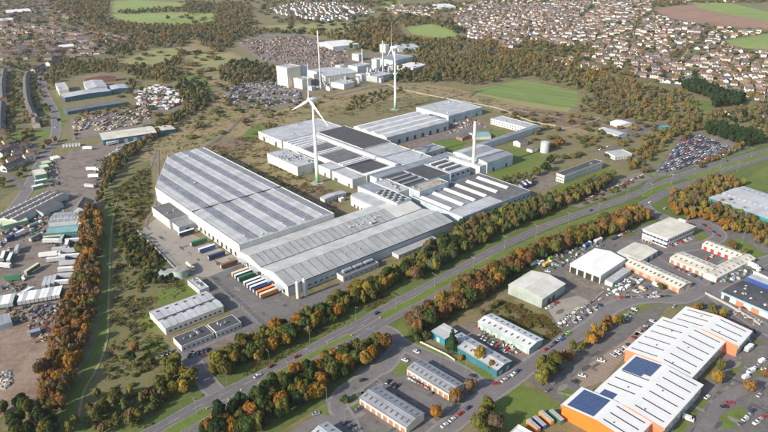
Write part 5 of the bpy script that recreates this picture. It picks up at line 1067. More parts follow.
# moving cars on the dual carriageway
RDH = (8, -4.2)
for x, y, c, lb in [(257.5, 377, 'white', 'white car driving on the far carriageway just past the factory gate junction'), (271.5, 367, 'dark red', 'dark red car driving between the white car and the bright red car'), (296.5, 357.5, 'red', 'bright red car driving on the far carriageway'), (377, 314, 'navy', 'dark blue car driving past the tip of the central reservation by the estate junction'), (591, 211, 'black', 'black car driving on the far carriageway above the tree belt'), (650, 203, 'white', 'white van-like car driving near the gap in the reservation on the near carriageway'), (665, 209, 'pale blue', 'pale blue car driving down the slip road by the golden trees'), (727, 161.5, 'black', 'black car driving on the far carriageway beyond the vehicle storage')]:
    car(P(x, y), heading(x, y, *RDH), c, lb, 'cars driving on the dual carriageway')
for x, y, h_, c, lb in [(416.5, 352.5, (8, 4.4), 'white', 'white car driving down the estate road beside the upper workshop terrace'), (405, 361, (8, 3), 'white', 'white car parked at the top end of the upper workshop terrace'), (316, 414.5, (8, -2), 'pale blue', 'pale blue car parked alone on the small road at the bottom left of the estate'), (363, 381, (8, -2), 'black', 'black car parked alone on the asphalt above the lower terrace'), (359, 409, (6, -3), 'grey', 'grey car parked at the left end of the lower terrace'), (495.5, 384.5, (8, -1), 'red', 'bright red car driving through the estate crossroads'), (473, 377, (8, 3), 'black', 'black car driving towards the estate crossroads'), (601, 361.5, (8, 2), 'white', 'upper white car parked on the block paving beside the orange-ended block'), (582, 376.5, (8, 2), 'white', 'lower white car parked on the block paving beside the orange-ended block'), (574.5, 383, (8, 3), 'black', 'dark car parked on the block paving beside the solar roof'), (561, 371, (4, 6), 'dark red', 'dark red car parked behind the rounded yellow-green trees'), (674, 307, (5, -5), 'silver', 'silver car parked under the far corner of the orange-ended block'), (707, 398, (6, -4), 'white', 'white car parked near the pair of brown trees behind the orange-ended block'), (759, 396, (4, -4), 'silver', 'silver car parked right of the brown round tree'), (750, 343.5, (5, 5), 'pale blue', 'pale blue car parked beside the white box lorry'), (646, 330, (5, 3), 'dark red', 'dark red car parked in the yard left of the orange-ended block'), (765, 371, (6, 2), 'white', 'white car parked at the right edge by the brown tree'), (742, 300, (6, 4), 'red', 'red car parked against the wall below the blue-fascia units'), (744, 309, (6, 4), 'dark red', 'dark red car parked against the wall below the coral doors'), (55, 128, (3, 5), 'white', 'white car driving down the side road at the left'), (50, 140, (3, 5), 'navy', 'dark blue car driving down the side road at the left'), (39, 158, (3, 5), 'black', 'black car driving beside the lime-roofed cabins'), (548, 391, (6, -4), 'grey', 'grey car parked beside the big lawn')]:
    car(P(x, y), heading(x, y, *h_), c, lb)
row((411, 378), (430, 388), 7, (5, -5), 'nosed against the upper workshop terrace', ['silver', 'white', 'grey', 'black', 'dark red', 'red', 'green'])
row((384, 404), (392, 409), 3, (5, -5), 'at the lower workshop terrace doors', ['black', 'red', 'white'])
row((504, 381), (518, 372), 4, (8, -5), 'at the kerb below the teal end wall', ['white', 'silver', 'white', 'navy'])
row((546, 350), (568, 334), 6, (8, -5), 'at the kerb beyond the pale unit terrace', ['red', 'grey', 'black', 'silver', 'black', 'lime'])
row((445, 426), (468, 409), 4, (7, -5), 'at the kerb under the orange tree', ['white', 'white', 'red', 'navy'])
row((388, 383), (396, 387), 3, (5, -5), 'behind the upper end of the lower terrace', ['black', 'grey', 'black'])
row((346, 424), (356, 431), 3, (6, -2), 'at the bottom edge by the white roof corner', ['black', 'navy', 'grey'])
row((574, 322), (600, 306), 6, (5, 5), 'along the fence of the concrete plot', ['silver', 'white', 'grey', 'white', 'silver', 'navy'])
row((567, 319), (591, 303), 6, (8, -5), 'inside the fence of the concrete plot', ['white', 'white', 'beige', 'white', 'silver', 'grey'], 'ccvc')
row((562, 340), (566, 336), 2, (8, -4), 'at the road corner below the concrete plot', ['blue', 'lime'])
row((625, 319), (634, 310), 4, (5, 2), 'behind the autumn hedge', ['white', 'silver', 'grey', 'white'])
row((609, 295), (640, 283), 6, (8, -4), 'in the upper vehicle compound', ['white', 'white', 'white', 'white', 'navy', 'white'], 'cvvv')
row((622, 298), (668, 297), 9, (8, -1), 'along the compound fence by the road', ['red', 'black', 'grey', 'silver', 'grey', 'white', 'white', 'black', 'green'])
row((618, 287), (632, 279), 4, (6, 3), 'in front of the lean-to', ['white', 'grey', 'white', 'silver'])
row((636, 292), (662, 284), 5, (6, 3), 'in the middle of the vehicle compound', ['white', 'beige', 'blue', 'white', 'silver'], 'cv')
row((541, 264), (566, 252), 6, (8, -3), 'under the tree belt beside the four-bay workshop', ['white', 'green', 'lime', 'white', 'navy', 'white'], 'vcvc')
row((548, 272), (560, 262), 4, (8, 2), 'in front of the green vehicles by the portal shed', ['white', 'green', 'silver', 'green'])
row((548, 309), (556, 304), 3, (7, -2), 'against the portal shed doors', ['white', 'silver', 'red'])
row((614, 240), (628, 232), 5, (7, -2), 'left of the striped office under the trees', ['navy', 'navy', 'white', 'red', 'white'])
row((671, 246), (690, 239), 5, (6, 3), 'in front of the striped office', ['red', 'white', 'red', 'white', 'silver'])
row((696, 263), (712, 257), 4, (4, -5), 'inside the U-shaped court', ['red', 'black', 'red', 'white'])
row((676, 268), (700, 279), 6, (6, -4), 'outside the coral doors of the court', ['dark red', 'grey', 'red', 'silver', 'black', 'blue'])
row((712, 284), (748, 264), 8, (7, -4), 'behind the U-shaped court', ['green', 'red', 'green', 'blue', 'white', 'navy', 'silver', 'white'], 'cvcv')
row((704, 226), (718, 236), 4, (6, 3), 'near the grass triangle by the court', ['black', 'red', 'navy', 'dark red'])
row((614, 356), (629, 346), 5, (5, 3), 'beside the paved parking strip', ['silver', 'white', 'silver', 'white', 'black'])
row((634, 339), (652, 322), 4, (6, 3), 'along the left side of the orange-ended block', ['dark red', 'silver', 'pale blue', 'white'])
row((741, 424), (752, 412), 4, (5, -3), 'around the small lawn at the lower right', ['grey', 'white', 'silver', 'navy'])
row((756, 424), (768, 414), 4, (5, -3), 'at the lower right corner', ['white', 'silver', 'red', 'green'])
row((724, 408), (730, 404), 2, (6, 0), 'on the lawn edge behind the block', ['black', 'red'])
row((746, 378), (762, 362), 4, (5, -2), 'above the brown round tree', ['white', 'white', 'silver', 'white'], 'vvc')
row((504, 352), (520, 344), 5, (6, 3), 'in the yard of the pale unit terrace', ['white', 'red', 'white', 'red', 'green'])
row((482, 338), (500, 349), 6, (4, -4), 'against the pale unit terrace', ['white', 'silver', 'green', 'white', 'red', 'grey'])
row((190, 356), (207, 351), 5, (3, -5), 'outside the dark-roofed office range', ['black', 'grey', 'black', 'navy', 'black'])
row((165, 355), (172, 352), 3, (4, -4), 'at the left corner of the dark-roofed office range', ['black', 'black', 'grey'])
row((425, 130), (440, 124), 6, (5, 0), 'beside the folded-roof hall', ['red', 'silver', 'white', 'blue', 'white', 'grey'])
row((426, 136), (456, 124), 8, (5, 0), 'along the inner works road', None)
row((0, 247), (22, 224), 12, (5, 3), 'down the left edge of the lorry yard', ['white', 'navy', 'silver', 'black', 'dark red', 'grey', 'white', 'navy'])
row((2, 262), (9, 250), 4, (3, -5), 'beside the two upright trailers', ['grey', 'white', 'black', 'white'])
row((470, 120), (490, 130), 5, (5, 2), 'near the red works compound', ['red', 'white', 'orange', 'silver', 'blue'])
row((586, 200), (642, 176), 18, (8, -4), 'in the strip compound beside the road', ['white', 'silver', 'white', 'red', 'red', 'white', 'navy', 'silver', 'white'])
row((600, 150), (608, 147), 3, (8, -3), 'outside the gate lodge', ['white', 'red', 'white'])
row((592, 137), (606, 131), 4, (8, -3), 'by the barrier on the back lane', ['red', 'white', 'red', 'white'])
# packed storage car park
lot = [(658, 172), (682, 140), (700, 135), (738, 150), (712, 160), (676, 171)]
def inpoly(x, y, poly):
    c = False; j = len(poly) - 1
    for i in range(len(poly)):
        xi, yi = poly[i]; xj, yj = poly[j]
        if (yi > y) != (yj > y) and x < (xj - xi) * (y - yi) / (yj - yi) + xi: c = not c
        j = i
    return c
lw = [tuple(P(*p_)[:2]) for p_ in lot]; A_ = heading(690, 165, 20, -7); e1 = Vector((math.cos(A_), math.sin(A_), 0)); e2 = Vector((-e1.y, e1.x, 0)); c0 = P(690, 153); nlot = 0
for i in range(-20, 21):
    for j in range(-24, 25):
        q = c0 + e1 * (i * 5.6) + e2 * (j * 2.9 + (i % 2)); q.x += rnd.uniform(-.4, .4)
        if j % 5 == 4 or not inpoly(q.x, q.y, lw) or rnd.random() < .06: continue
        c = rnd.choice(['white', 'silver', 'grey', 'black', 'navy', 'grey', 'red', 'dark red', 'silver', 'black', 'pale blue', 'silver', 'navy'])
        x = 'left half' if i < 0 else 'right half'
        o = car(q, A_ + (math.pi if rnd.random() < .5 else 0) + rnd.uniform(-.05, .05), c, f'{c} car parked in the {x} of the packed storage yard by the dual carriageway', 'cars packed in the storage yard'); nlot += 1
# heavier vehicles
def trailer(q, ang, col, label, side=None, L=13.6, cab=None, tanker=False, group='lorry trailers', h=2.75):
    o = empty('lorry_trailer' if not cab else 'articulated_lorry', (q.x, q.y, VZ), ang, label, 'trailer' if not cab else 'lorry', group)
    if tanker:
        link('tank', cached('tnk', lambda: MB().cyl((-L / 2, 0, 2.5), 1.25, 1.25, L, BOXP, 18, 'x').box(-L / 2 + 1, L / 2 - 1, -.3, .3, 3.7, 3.85, GALV).mesh('tank')), o, color=COLS[col])
    else:
        link('box_body', cached(('tb', L, h), lambda: MB().box(-L / 2, L / 2, -1.25, 1.25, 1.15, 1.2 + h, BOXP).box(-L / 2 - .04, -L / 2, -1.2, -.02, 1.25, 1.1 + h, GALV).box(-L / 2 - .04, -L / 2, .02, 1.2, 1.25, 1.1 + h, GALV).mesh('box_body')), o, color=COLS[side or col])
        link('roof_sheet', cached(('ts', L, h), lambda: MB().box(-L / 2 - .03, L / 2 + .03, -1.29, 1.29, 1.2 + h, 1.32 + h, BOXP).mesh('roof_sheet')), o, color=COLS[col])
    link('chassis', cached(('tc', L), lambda: MB().box(-L / 2, L / 2, -.5, .5, .75, 1.12, DARKM).box(L / 2 - 3.2, L / 2 - 3, -.9, -.7, 0, 1, DARKM).box(L / 2 - 3.2, L / 2 - 3, .7, .9, 0, 1, DARKM).mesh('chassis')), o)
    wl = cached('tw', lambda: MB().cyl((0, -.18, 0), .5, .5, .36, RUBBER, 12, 'y').cyl((0, -.2, 0), .25, .25, .4, GALV, 8, 'y').mesh('wheel'))
    for x in (-L / 2 + 1.6, -L / 2 + 2.9, -L / 2 + 4.2):
        for y in (-1, 1): link('wheel', wl, o, (x, y, .5))
    if cab:
        link('cab', cached('cab', lambda: MB().prism([(0, .6), (0, 3.3), (1.6, 3.4), (2.1, 2.4), (2.2, .6)], -1.2, 1.2, CARP, 'y').box(2.0, 2.14, -1, 1, 1.9, 2.7, GLASS).box(-2.4, 0, -.5, .5, .7, 1.1, DARKM).mesh('cab')), o, (L / 2 + .4, 0, 0), color=COLS[cab])
        for x in (L / 2 + 1.7, L / 2 - 1):
            for y in (-1, 1): link('wheel', wl, o, (x, y, .5))
    return o
DV = math.atan2(FV.y, FV.x)
dockc = [('cream', 'orange'), ('white', 'navy'), ('green', 'green'), ('white', 'navy'), ('white', 'navy'), ('white', 'blue'), ('navy', 'navy'), ('orange', 'red'), ('cream', 'orange')]
dk_px = [(233.5, 276.8), (237.6, 280.3), (241.8, 281.7), (246.7, 287.9), (250.1, 290.7), (253.6, 292.8), (258.5, 294.9), (262, 296.9), (262.6, 299)]
us_ = [392.5, 388.3, 383.5, 374.8, 370.4, 366, 361.6, 357.2, 352.8]
for k, ((c, s_), u) in enumerate(zip(dockc, us_)):
    trailer(UV(u, 187.5), DV, c, f'{c}-roofed trailer, {ORD[k]} from the left in the row backed onto the twin-gabled shed', s_, group='trailers docked at the twin gable shed')
for k, (x, y, c, s_, nm) in enumerate([(186.5, 233, 'white', 'navy', 'navy-sided trailer nearest the dark-roofed annex'), (199, 242.5, 'green', 'green', 'green trailer between the two blue ones'), (207, 249, 'white', 'blue', 'white-topped blue trailer in the middle of the dock row'), (216.5, 256, 'navy', 'navy', 'dark blue trailer with cab end towards the wall'), (229, 264.5, 'brown', 'brown', 'mustard-coloured trailer at the corner between the two big sheds')]):
    q = P(x, y, 2); trailer(Vector((q.x, q.y, 0)), DV, c, nm + ' docked at the strip-roofed warehouse', s_, group='trailers docked at the ridged warehouse')
q = P(190, 268); trailer(q, heading(190, 268, 6, 5.5), 'cream', 'yellow-cream tanker lorry parked on the loading apron beside the pump house', L=9, cab='cream', tanker=True, group='tankers')
# left yard: trailers and containers
def cont(q, ang, col, label, L=12.2, h=2.6, group='shipping containers', base=VZ):
    o = empty('shipping_container', (q.x, q.y, base), ang, label, 'container', group)
    def mk_():
        b = MB(); b.box(-L / 2, L / 2, -1.2, 1.2, .15, h, BOXP); n = int(L / .6)
        for i in range(n):
            x = -L / 2 + .3 + i * .6
            for s_ in (-1, 1): b.box(x - .12, x + .12, s_ * 1.2 - .04, s_ * 1.2 + .04, .25, h - .1, BOXP)
        return b.mesh('body')
    link('body', cached(('cb', L, h), mk_), o, color=mul(COLS[col], rnd.uniform(.85, 1.1)))
    link('roof', cached(('ct', L, h), lambda: MB().box(-L / 2, L / 2, -1.22, 1.22, h, h + .08, RF_LIGHT).mesh('roof')), o)
    dm = cached('cd', lambda: MB().box(0, .05, -1.1, -.03, .2, 2.45, BOXP).box(0, .05, .03, 1.1, .2, 2.45, BOXP).box(.05, .1, -.5, -.45, .2, 2.4, GALV).box(.05, .1, .45, .5, .2, 2.4, GALV).mesh('door'))
    link('door', dm, o, (L / 2, 0, 0), color=COLS[col]); return o
for i in range(15):
    x = 1 + i * 4.25; y = 305.5 - i * .72
    if i == 4: continue
    q = P(x, y); trailer(q, heading(x, y, 3.2, -9), 'white' if i % 3 else 'silver', f'{ORD[i]} from the left in the long row of pale-roofed green trailers across the yard', 'green', group='row of pale roofed trailers')
for k, (x, y) in enumerate([(46, 286), (50.5, 285), (55, 283.5)]): trailer(P(x, y), heading(x, y, 3, -9), 'silver', f'{ORD[k]} of the three trailers standing end-on behind the long trailer row', 'silver', group='three end-on trailers')
for k, (x, y) in enumerate([(66, 285), (67, 278.5), (68.5, 272), (69.5, 265.5), (71, 259), (72.5, 253), (75, 243), (76, 236.5)]): trailer(P(x, y), heading(x, y, 10, -.8), 'silver' if k % 2 else 'white', f'{ORD[k]} from the bottom in the stack of white trailers side-on against the orange tree belt', 'silver', group='trailers against the orange belt')
for x, y, dx, dy, c, s_, nm, cab in [(33, 272, 10, -6.5, 'cream', 'green', 'pale-topped green trailer standing alone at an angle in the lorry yard', None), (49, 257, 10, -1, 'white', 'white', 'upper white trailer of the pair in the middle of the lorry yard', 'white'), (57, 262, 10, -1, 'white', 'silver', 'lower white trailer of the pair in the middle of the lorry yard', 'navy'), (4, 259, 3, -9, 'white', 'green', 'left of two trailers standing end-on at the left edge of the lorry yard', None), (11, 261, 4, -9, 'white', 'green', 'right of two trailers standing end-on at the left edge of the lorry yard', None), (4, 268, 10, 1, 'white', 'silver', 'white trailer lying across the left edge below the two end-on ones', None), (53, 240.5, 12, -1, 'cream', 'green', 'cream-topped trailer just below the teal-roofed shed', None), (52, 243.5, 12, 0, 'white', 'silver', 'white trailer just below the cream-topped one by the teal-roofed shed', None), (63, 241, 4, -8, 'silver', 'green', 'trailer standing end-on right of the cream-topped one', None), (95, 163 - 2, 0, 0, 0, 0, 0, 0)][:9]:
    trailer(P(x, y), heading(x, y, dx, dy), c, nm, s_, cab=cab)
for x, y, dx, dy, nm in [(92, 171, 12, 0, 'upper white lorry parked on the wide yard left of the brown trees'), (94, 178, 12, -.5, 'lower white lorry parked on the wide yard left of the brown trees'), (112, 145, 12, -2.5, 'white lorry parked under the wall of the blue-walled warehouse'), (34, 227, 12, -5, 'silver tanker lorry parked left of the teal-roofed shed')]:
    trailer(P(x, y), heading(x, y, dx, dy), 'silver' if 'tanker' in nm else 'white', nm, cab='white', L=11, tanker='tanker' in nm)
for i in range(6): cont(P(64 + i * 3.1, 147 - i * .25), heading(64, 147, 1.2, -6), 'white', f'{ORD[i]} from the left in the row of white-topped containers at the top of the wide yard', 6.1, group='white topped containers')
for i in range(4): cont(P(111 + i * 3.5, 157 - i * 2.3), heading(111, 157, 10, -3), 'silver', f'{ORD[i]} from the left of the grey containers beside the brown trees', 12.2, group='grey containers by the trees')
for i in range(4): cont(P(122 + i * 4, 148 - i * 1.6), heading(122, 148, 10, -3), 'grey', f'{ORD[i]} from the left of the dark grey containers below the blue-walled warehouse', 12.2, group='dark containers by the warehouse')
q = P(750, 267.5); trailer(q, heading(748, 267, 10, 5), 'white', 'white box lorry parked behind the blue-edged store', L=11, cab='white')
trailer(P(762, 281), heading(760, 280, 10, 5), 'white', 'white lorry trailer on the right edge behind the dark-roofed units', L=13.6)
q = P(748, 351); trailer(q, heading(745, 352, 5, -4), 'white', 'white box lorry parked beside the coral end wall', L=7, h=2.2)
car(P(688, 420), heading(688, 420, 8, 3), 'white', 'large white van parked behind the orange-ended block', kind='van')
for k, (x, y, c) in enumerate([(546, 420, 'orange'), (530 + 3, 428, 'orange')]): cont(P(x, y), heading(x, y, 8, 7), c, ['upper', 'lower'][k] + ' orange container at the bottom edge below the big lawn', 9 - k, group='orange containers')
cont(P(556, 419), heading(556, 419, 8, 7), 'green', 'dark green container right of the upper orange one at the bottom edge', 9); cont(P(539, 425), heading(539, 425, 8, 7), 'navy', 'navy container between the orange ones at the bottom edge', 8)
cont(P(718, 276), heading(718, 276, 8, -1), 'red', 'salmon-red container at the corner of the U-shaped court', 6.1)
# buses / sheeted loads by the portal shed
for x, y, c, nm in [(541, 259, 'orange', 'orange sheeted lorry parked behind the portal shed'), (533, 266, 'pale blue', 'pale blue tank lorry parked behind the portal shed'), (546, 266.5, 'yellow', 'yellow lorry parked beside the orange sheeted one'), (586, 247, 'blue', 'blue skip lorry parked left of the four-bay workshop'), (597, 243, 'white', 'white lorry parked behind the four-bay workshop')]:
    q = P(x, y); o = trailer(q, heading(x, y, 8, -4), c, nm, L=6.5, cab='white', h=1.9)
for k, (x, y, dx, dy, c) in enumerate([(60, 252, 10, -1, 'silver'), (20, 236, 8, -4, 'white'), (12, 240, 8, -4, 'navy'), (26, 300 - 4, 10, -6, 'white'), (88, 150, 10, 0, 'white'), (18, 252, 3, -9, 'silver'), (36, 240, 9, -5, 'grey'), (68, 246, 3, -9, 'white'), (90, 200 - 12, 10, 1, 'silver'), (14, 281, 10, -1, 'green')]):
    trailer(P(x, y), heading(x, y, dx, dy), c, f'{c} trailer parked {"end-on" if dx < 5 else "side-on"} loose in the left-hand yards, {near(P(x, y))}', L=11, cab='white' if k % 3 == 0 else None)
# works lorries by the monitor-roofed hall
for k, (x, y) in enumerate([(524, 187), (528.5, 185.5)]): trailer(P(x, y), heading(x, y, 6, 6), 'white', ['left', 'right'][k] + ' of the two white trailers parked at the right end of the monitor-roofed hall', 'navy', L=10)
trailer(P(520, 190), heading(520, 190, 6, 6), 'silver', 'silver trailer parked just left of the pair by the monitor-roofed hall', 'navy', L=8)

# ------------------------------------------------------------------ street lamps and fences
LAMPG = plain('weathered_lamp_steel', (.24, .25, .25), .6)
def lamp_mesh(double):
    p = MB().cyl((0, 0, -.3), .09, .055, 10.3, LAMPG, 8); p.cyl((0, 0, -.3), .16, .16, 1.6, GALV, 8); heads = []
    a = MB()
    for s_ in ((-1, 1) if double else (1,)): a.prism([(0, 9.95), (s_ * 1.8, 10.35), (s_ * 1.8, 10.47), (0, 10.07)], -.05, .05, GALV, 'y')
    h_ = MB().box(-.4, .4, -.15, .15, 0, .12, LAMPG).box(-.4, .4, -.15, .15, -.05, 0, GLASS)
    return p.mesh('pole'), a.mesh('arm'), h_.mesh('lamp_head')
LM = {True: lamp_mesh(True), False: lamp_mesh(False)}
def lamp(x, y, double, label, ang):
    q = P(x, y); o = empty('street_lamp', (q.x, q.y, 0), ang, label, 'street lamp', 'street lamps along the roads'); p, a, h_ = LM[double]; link('pole', p, o); link('arm', a, o)
    for s_ in ((-1, 1) if double else (1,)): link('lamp_head', h_, o, (s_ * 2.1, 0, 10.38))
for k, (x, y, d) in enumerate([(196.5, 415, True), (396, 309, True), (434.5, 287, True), (473, 270, True), (504.5, 248, True), (536, 237, True), (568, 224, True), (598.5, 214.5, True), (650.5, 194, True), (694.5, 175, True), (720, 168, True), (737, 172, True), (671, 184, True), (751, 157, True), (227, 384, False), (270, 366, False), (310, 342, False), (289, 378, False), (328.5, 357, False), (356, 320, False), (626, 200, False), (672, 172, False), (714, 160, False)]):
    q = P(x, y); lamp(x, y, d, ('double-armed' if d else 'single-armed') + f' grey street lamp, {ORD[k % 14] if d else ORD[(k - 14) % 14]} ' + ('along the central reservation counted from the lower left' if d else 'of the verge lamps counted from the lower left'), math.atan2(FU.y, FU.x) + (0 if d or y > 340 else math.pi))
for k, (x, y) in enumerate([(327, 402), (345, 425), (440, 368), (463, 398), (466, 372), (745, 384), (742, 244), (480, 300 + 62)]): lamp(x, y, False, f'single-armed street lamp {ORD[k]} from the left on the estate roads', rnd.uniform(0, 6))
for k, (x, y) in enumerate([(207, 410), (228.5, 401.5), (241, 391.5), (259, 385), (351, 336.5), (380, 319), (643, 197), (673, 189)]):
    q = P(x, y); o = empty('traffic_bollard', (q.x, q.y, .43), 0, f'{ORD[k]} white and yellow keep-left bollard from the left at the road islands', 'bollard', 'bollards at the ends of the reservation')
    link('post', cached('bol', lambda: MB().box(-.25, .25, -.18, .18, 0, 1.3, WHITEP).box(-.3, .3, -.22, .22, 0, .25, DARKM).mesh('post')), o); link('sign_face', cached('bof', lambda: MB().box(-.22, .22, -.21, -.18, .5, 1.2, plain('sign_yellow', (.7, .5, .05), .5)).mesh('sign_face')), o)
def fence(pts, h, label, name='fence', m=GALV, panel=True):
    W_ = [P(*p_) for p_ in pts]; root = empty(name, W_[0], 0, label, 'fence'); o = W_[0]; post = cached(('fp', h), lambda: MB().box(-.06, .06, -.06, .06, 0, h + .15, DARKM).mesh('post'))
    for a, c in zip(W_[:-1], W_[1:]):
        d = c - a; n = max(1, round(d.length / 5)); ang = math.atan2(d.y, d.x); st = d.length / n
        pm = MB().box(0, st, -.03, .03, .15, .22, m).box(0, st, -.03, .03, h - .1, h, m)
        for i in range(int(st / .35)): pm.box(i * .35, i * .35 + .05, -.015, .015, .1, h, m)
        me = pm.mesh('fence_panel')
        for i in range(n): q = a + d * (i / n) - o; link('post', post, root, (q.x, q.y, 0)); link('fence_panel', me, root, (q.x, q.y, 0), (0, 0, ang))
def wall(pts, h, t, m, label):
    W_ = [P(*p_) for p_ in pts]; root = empty('low_wall', W_[0], 0, label, 'wall'); o = W_[0]
    for a, c in zip(W_[:-1], W_[1:]):
        d = c - a; MB().box(0, d.length, -t / 2, t / 2, -.2, h, m).build('wall_section', root, loc=(a.x - o.x, a.y - o.y, 0), rot=(0, 0, math.atan2(d.y, d.x)))
        MB().box(-.05, d.length + .05, -t / 2 - .08, t / 2 + .08, h, h + .12, KERB).build('coping', root, loc=(a.x - o.x, a.y - o.y, 0), rot=(0, 0, math.atan2(d.y, d.x)))
fence([(206, 278), (234, 302), (262, 328.5)], 2.4, 'steel fence between the lorry apron and the site drive')
fence([(139, 231), (158, 249), (180, 271)], 2.2, 'steel fence along the scrub side of the loading apron')
wall([(137.5, 231.5), (157, 250), (176, 270)], 1.0, .6, KERB, 'pale retaining wall on the scrub side of the loading apron')
fence([(262, 329), (300, 337), (345, 311), (354, 290)], 2.4, 'steel fence round the lower side of the lorry apron')
wall([(419, 342), (446, 355), (455, 361)], 1.1, .3, CREAMW, 'pale low wall below the bright teal unit')
wall([(705, 294), (728, 306), (752, 320), (760, 326)], 1.6, .5, KERB, 'grey retaining wall below the blue-fascia units')
fence([(566, 322), (588, 306), (604, 292)], 2.2, 'steel fence round the concrete plot by the portal shed')
fence([(652, 176), (676, 176), (716, 163), (752, 150)], 2.2, 'steel fence between the storage yard and the road')
fence([(586, 206), (620, 194), (652, 179)], 1.8, 'pale roadside fence below the strip compound')
fence([(556, 393), (573, 397), (584, 403)], 1.2, 'low fence between the lawn and the solar-roofed block')
# mended tarmac, oil-dark patches and bay lines in the yards
PT = [plain('tarmac_mend_dark', (.075, .07, .07), .9), plain('tarmac_mend_pale', (.20, .185, .17), .95), plain('tarmac_mend_brown', (.13, .105, .085), .95)]
pb = MB()
for poly, n in (([(560, 310), (604, 322), (560, 348), (500, 400), (440, 432), (330, 432), (350, 382), (400, 366), (480, 384), (520, 362)], 90), ([(566, 250), (640, 228), (768, 244), (768, 330), (700, 304), (640, 300), (566, 290)], 90), ([(528, 378), (600, 326), (660, 306), (648, 330), (566, 398)], 36), ([(700, 400), (744, 350), (768, 350), (768, 432), (680, 432)], 36), ([(0, 230), (44, 200), (70, 152), (100, 146), (102, 205), (74, 290), (0, 304)], 120), ([(206, 280), (244, 264), (292, 302), (345, 300), (300, 334), (262, 327)], 40), ([(142, 232), (162, 220), (240, 262), (206, 276), (180, 270)], 26)):
    W_ = [tuple(P(*p_)[:2]) for p_ in poly]; xs = [p_[0] for p_ in W_]; ys = [p_[1] for p_ in W_]; k = 0
    while k < n:
        x, y = rnd.uniform(min(xs), max(xs)), rnd.uniform(min(ys), max(ys))
        if not inpoly(x, y, W_): continue
        k += 1; a = R(41) + rnd.choice((0, math.pi / 2)) + rnd.uniform(-.1, .1); r_ = rnd.uniform(.6, 2.2); l_ = rnd.uniform(1, 3.5); m_ = rnd.choice(PT); rd = rnd.random() < .5; pts = []
        for j in range(10):
            q = 2 * math.pi * j / 10; dx, dy = (r_ * l_ * math.cos(q), r_ * math.sin(q)) if rd else (max(-1, min(1, 1.5 * math.cos(q))) * r_ * l_, max(-1, min(1, 1.5 * math.sin(q))) * r_ * .6)
            dx *= rnd.uniform(.85, 1.1); dy *= rnd.uniform(.8, 1.1); pts.append((x + dx * math.cos(a) - dy * math.sin(a), y + dx * math.sin(a) + dy * math.cos(a), .183 + .0002 * (len(pb.f) % 8)))
        pb.poly(pts, m_)
tag(pb.build('tarmac_patches'), None, None, None, 'structure')
lb = MB()
for (x0, y0), (x1, y1), n, ln in (((570, 396), (628, 344), 22, 4.8), ((412, 384), (436, 398), 12, 4.6), ((672, 250), (694, 240), 9, 4.6), ((300, 300), (342, 303), 3, 9), ((216, 274), (262, 318), 16, 9)):
    a, c = P(x0, y0), P(x1, y1); d = (c - a).normalized(); q = Vector((d.y, -d.x, 0))
    for i in range(n):
        o_ = a + (c - a) * (i / (n - 1)); e_ = o_ + q * ln; lb.poly([(*(o_ - d * .06)[:2], .1846), (*(o_ + d * .06)[:2], .1846), (*(e_ + d * .06)[:2], .1846), (*(e_ - d * .06)[:2], .1846)], LINEP)
tag(lb.build('bay_lines'), None, None, None, 'structure')
# heaps of scrap, pallets and junk: many small shapes nobody could count
def junk(name, label, poly, n, sz, hz, cols, ang=None):
    W_ = [tuple(P(*p_)[:2]) for p_ in poly]; xs = [p_[0] for p_ in W_]; ys = [p_[1] for p_ in W_]; b = MB()
    ms = [paint('junk_' + c, mul(COLS[c], .8), .8, .2, None) for c in cols]; k = 0; tries = 0
    while k < n and tries < n * 20:
        tries += 1; x, y = rnd.uniform(min(xs), max(xs)), rnd.uniform(min(ys), max(ys))
        if not inpoly(x, y, W_) or (n > 200 and patch(x, y, 22) < -.12 + rnd.uniform(-.1, .1)): continue
        k += 1; l_, w_, h_ = sz * rnd.uniform(.5, 1.8), sz * rnd.uniform(.3, .8), hz * rnd.uniform(.4, 1.6); a = rnd.uniform(0, 3.14) if ang is None else ang + rnd.uniform(-.15, .15); c, s_ = math.cos(a), math.sin(a)
        q = [(-l_ / 2, -w_ / 2), (l_ / 2, -w_ / 2), (l_ / 2, w_ / 2), (-l_ / 2, w_ / 2)]; q = [(x + p_ * c - r_ * s_, y + p_ * s_ + r_ * c) for p_, r_ in q]; m = rnd.choice(ms); sk = rnd.uniform(.6, 1)
        lo = [(p_[0], p_[1], 0) for p_ in q]; hi = [(x + (p_[0] - x) * sk, y + (p_[1] - y) * sk, h_ * rnd.uniform(.7, 1.1)) for p_ in q]; b.poly(hi, m)
        for j in range(4): b.poly([lo[j], lo[(j + 1) % 4], hi[(j + 1) % 4], hi[j]], m)
    tag(b.build(name), label, None, None, 'stuff')
junk('scrap_heap', 'brown and grey scrap spread over the far salvage yard', [(240, 42), (262, 36), (300, 36), (344, 45), (348, 60), (330, 68), (296, 64), (262, 60)], 2300, 3.6, 2.0, ['brown', 'grey', 'scrap', 'rusty', 'beige', 'scrap', 'silver', 'brown'])
junk('vehicle_heap', 'close-packed scrapped vehicles left of the power station', [(224, 91), (246, 83), (276, 83), (302, 93), (300, 103), (262, 107), (228, 103)], 1000, 3.4, 1.6, ['white', 'silver', 'grey', 'pale blue', 'black', 'scrap', 'brown', 'grey'], R(35))
junk('caravan_stock', 'jumble of white caravans and vans on the yard past the blue-sided works', [(133, 92), (158, 85), (176, 92), (188, 103), (165, 110), (142, 110)], 260, 6.5, 2.8, ['white', 'white', 'silver', 'cream', 'white', 'grey', 'scrap', 'dark red'], R(-20))
junk('pallet_stacks', 'rows of timber and masonry stacks behind the blue-walled warehouse', [(74, 120), (150, 107), (150, 122), (104, 131), (76, 140)], 420, 5, 1.6, ['brown', 'beige', 'cream', 'grey', 'brown', 'silver'], R(70))
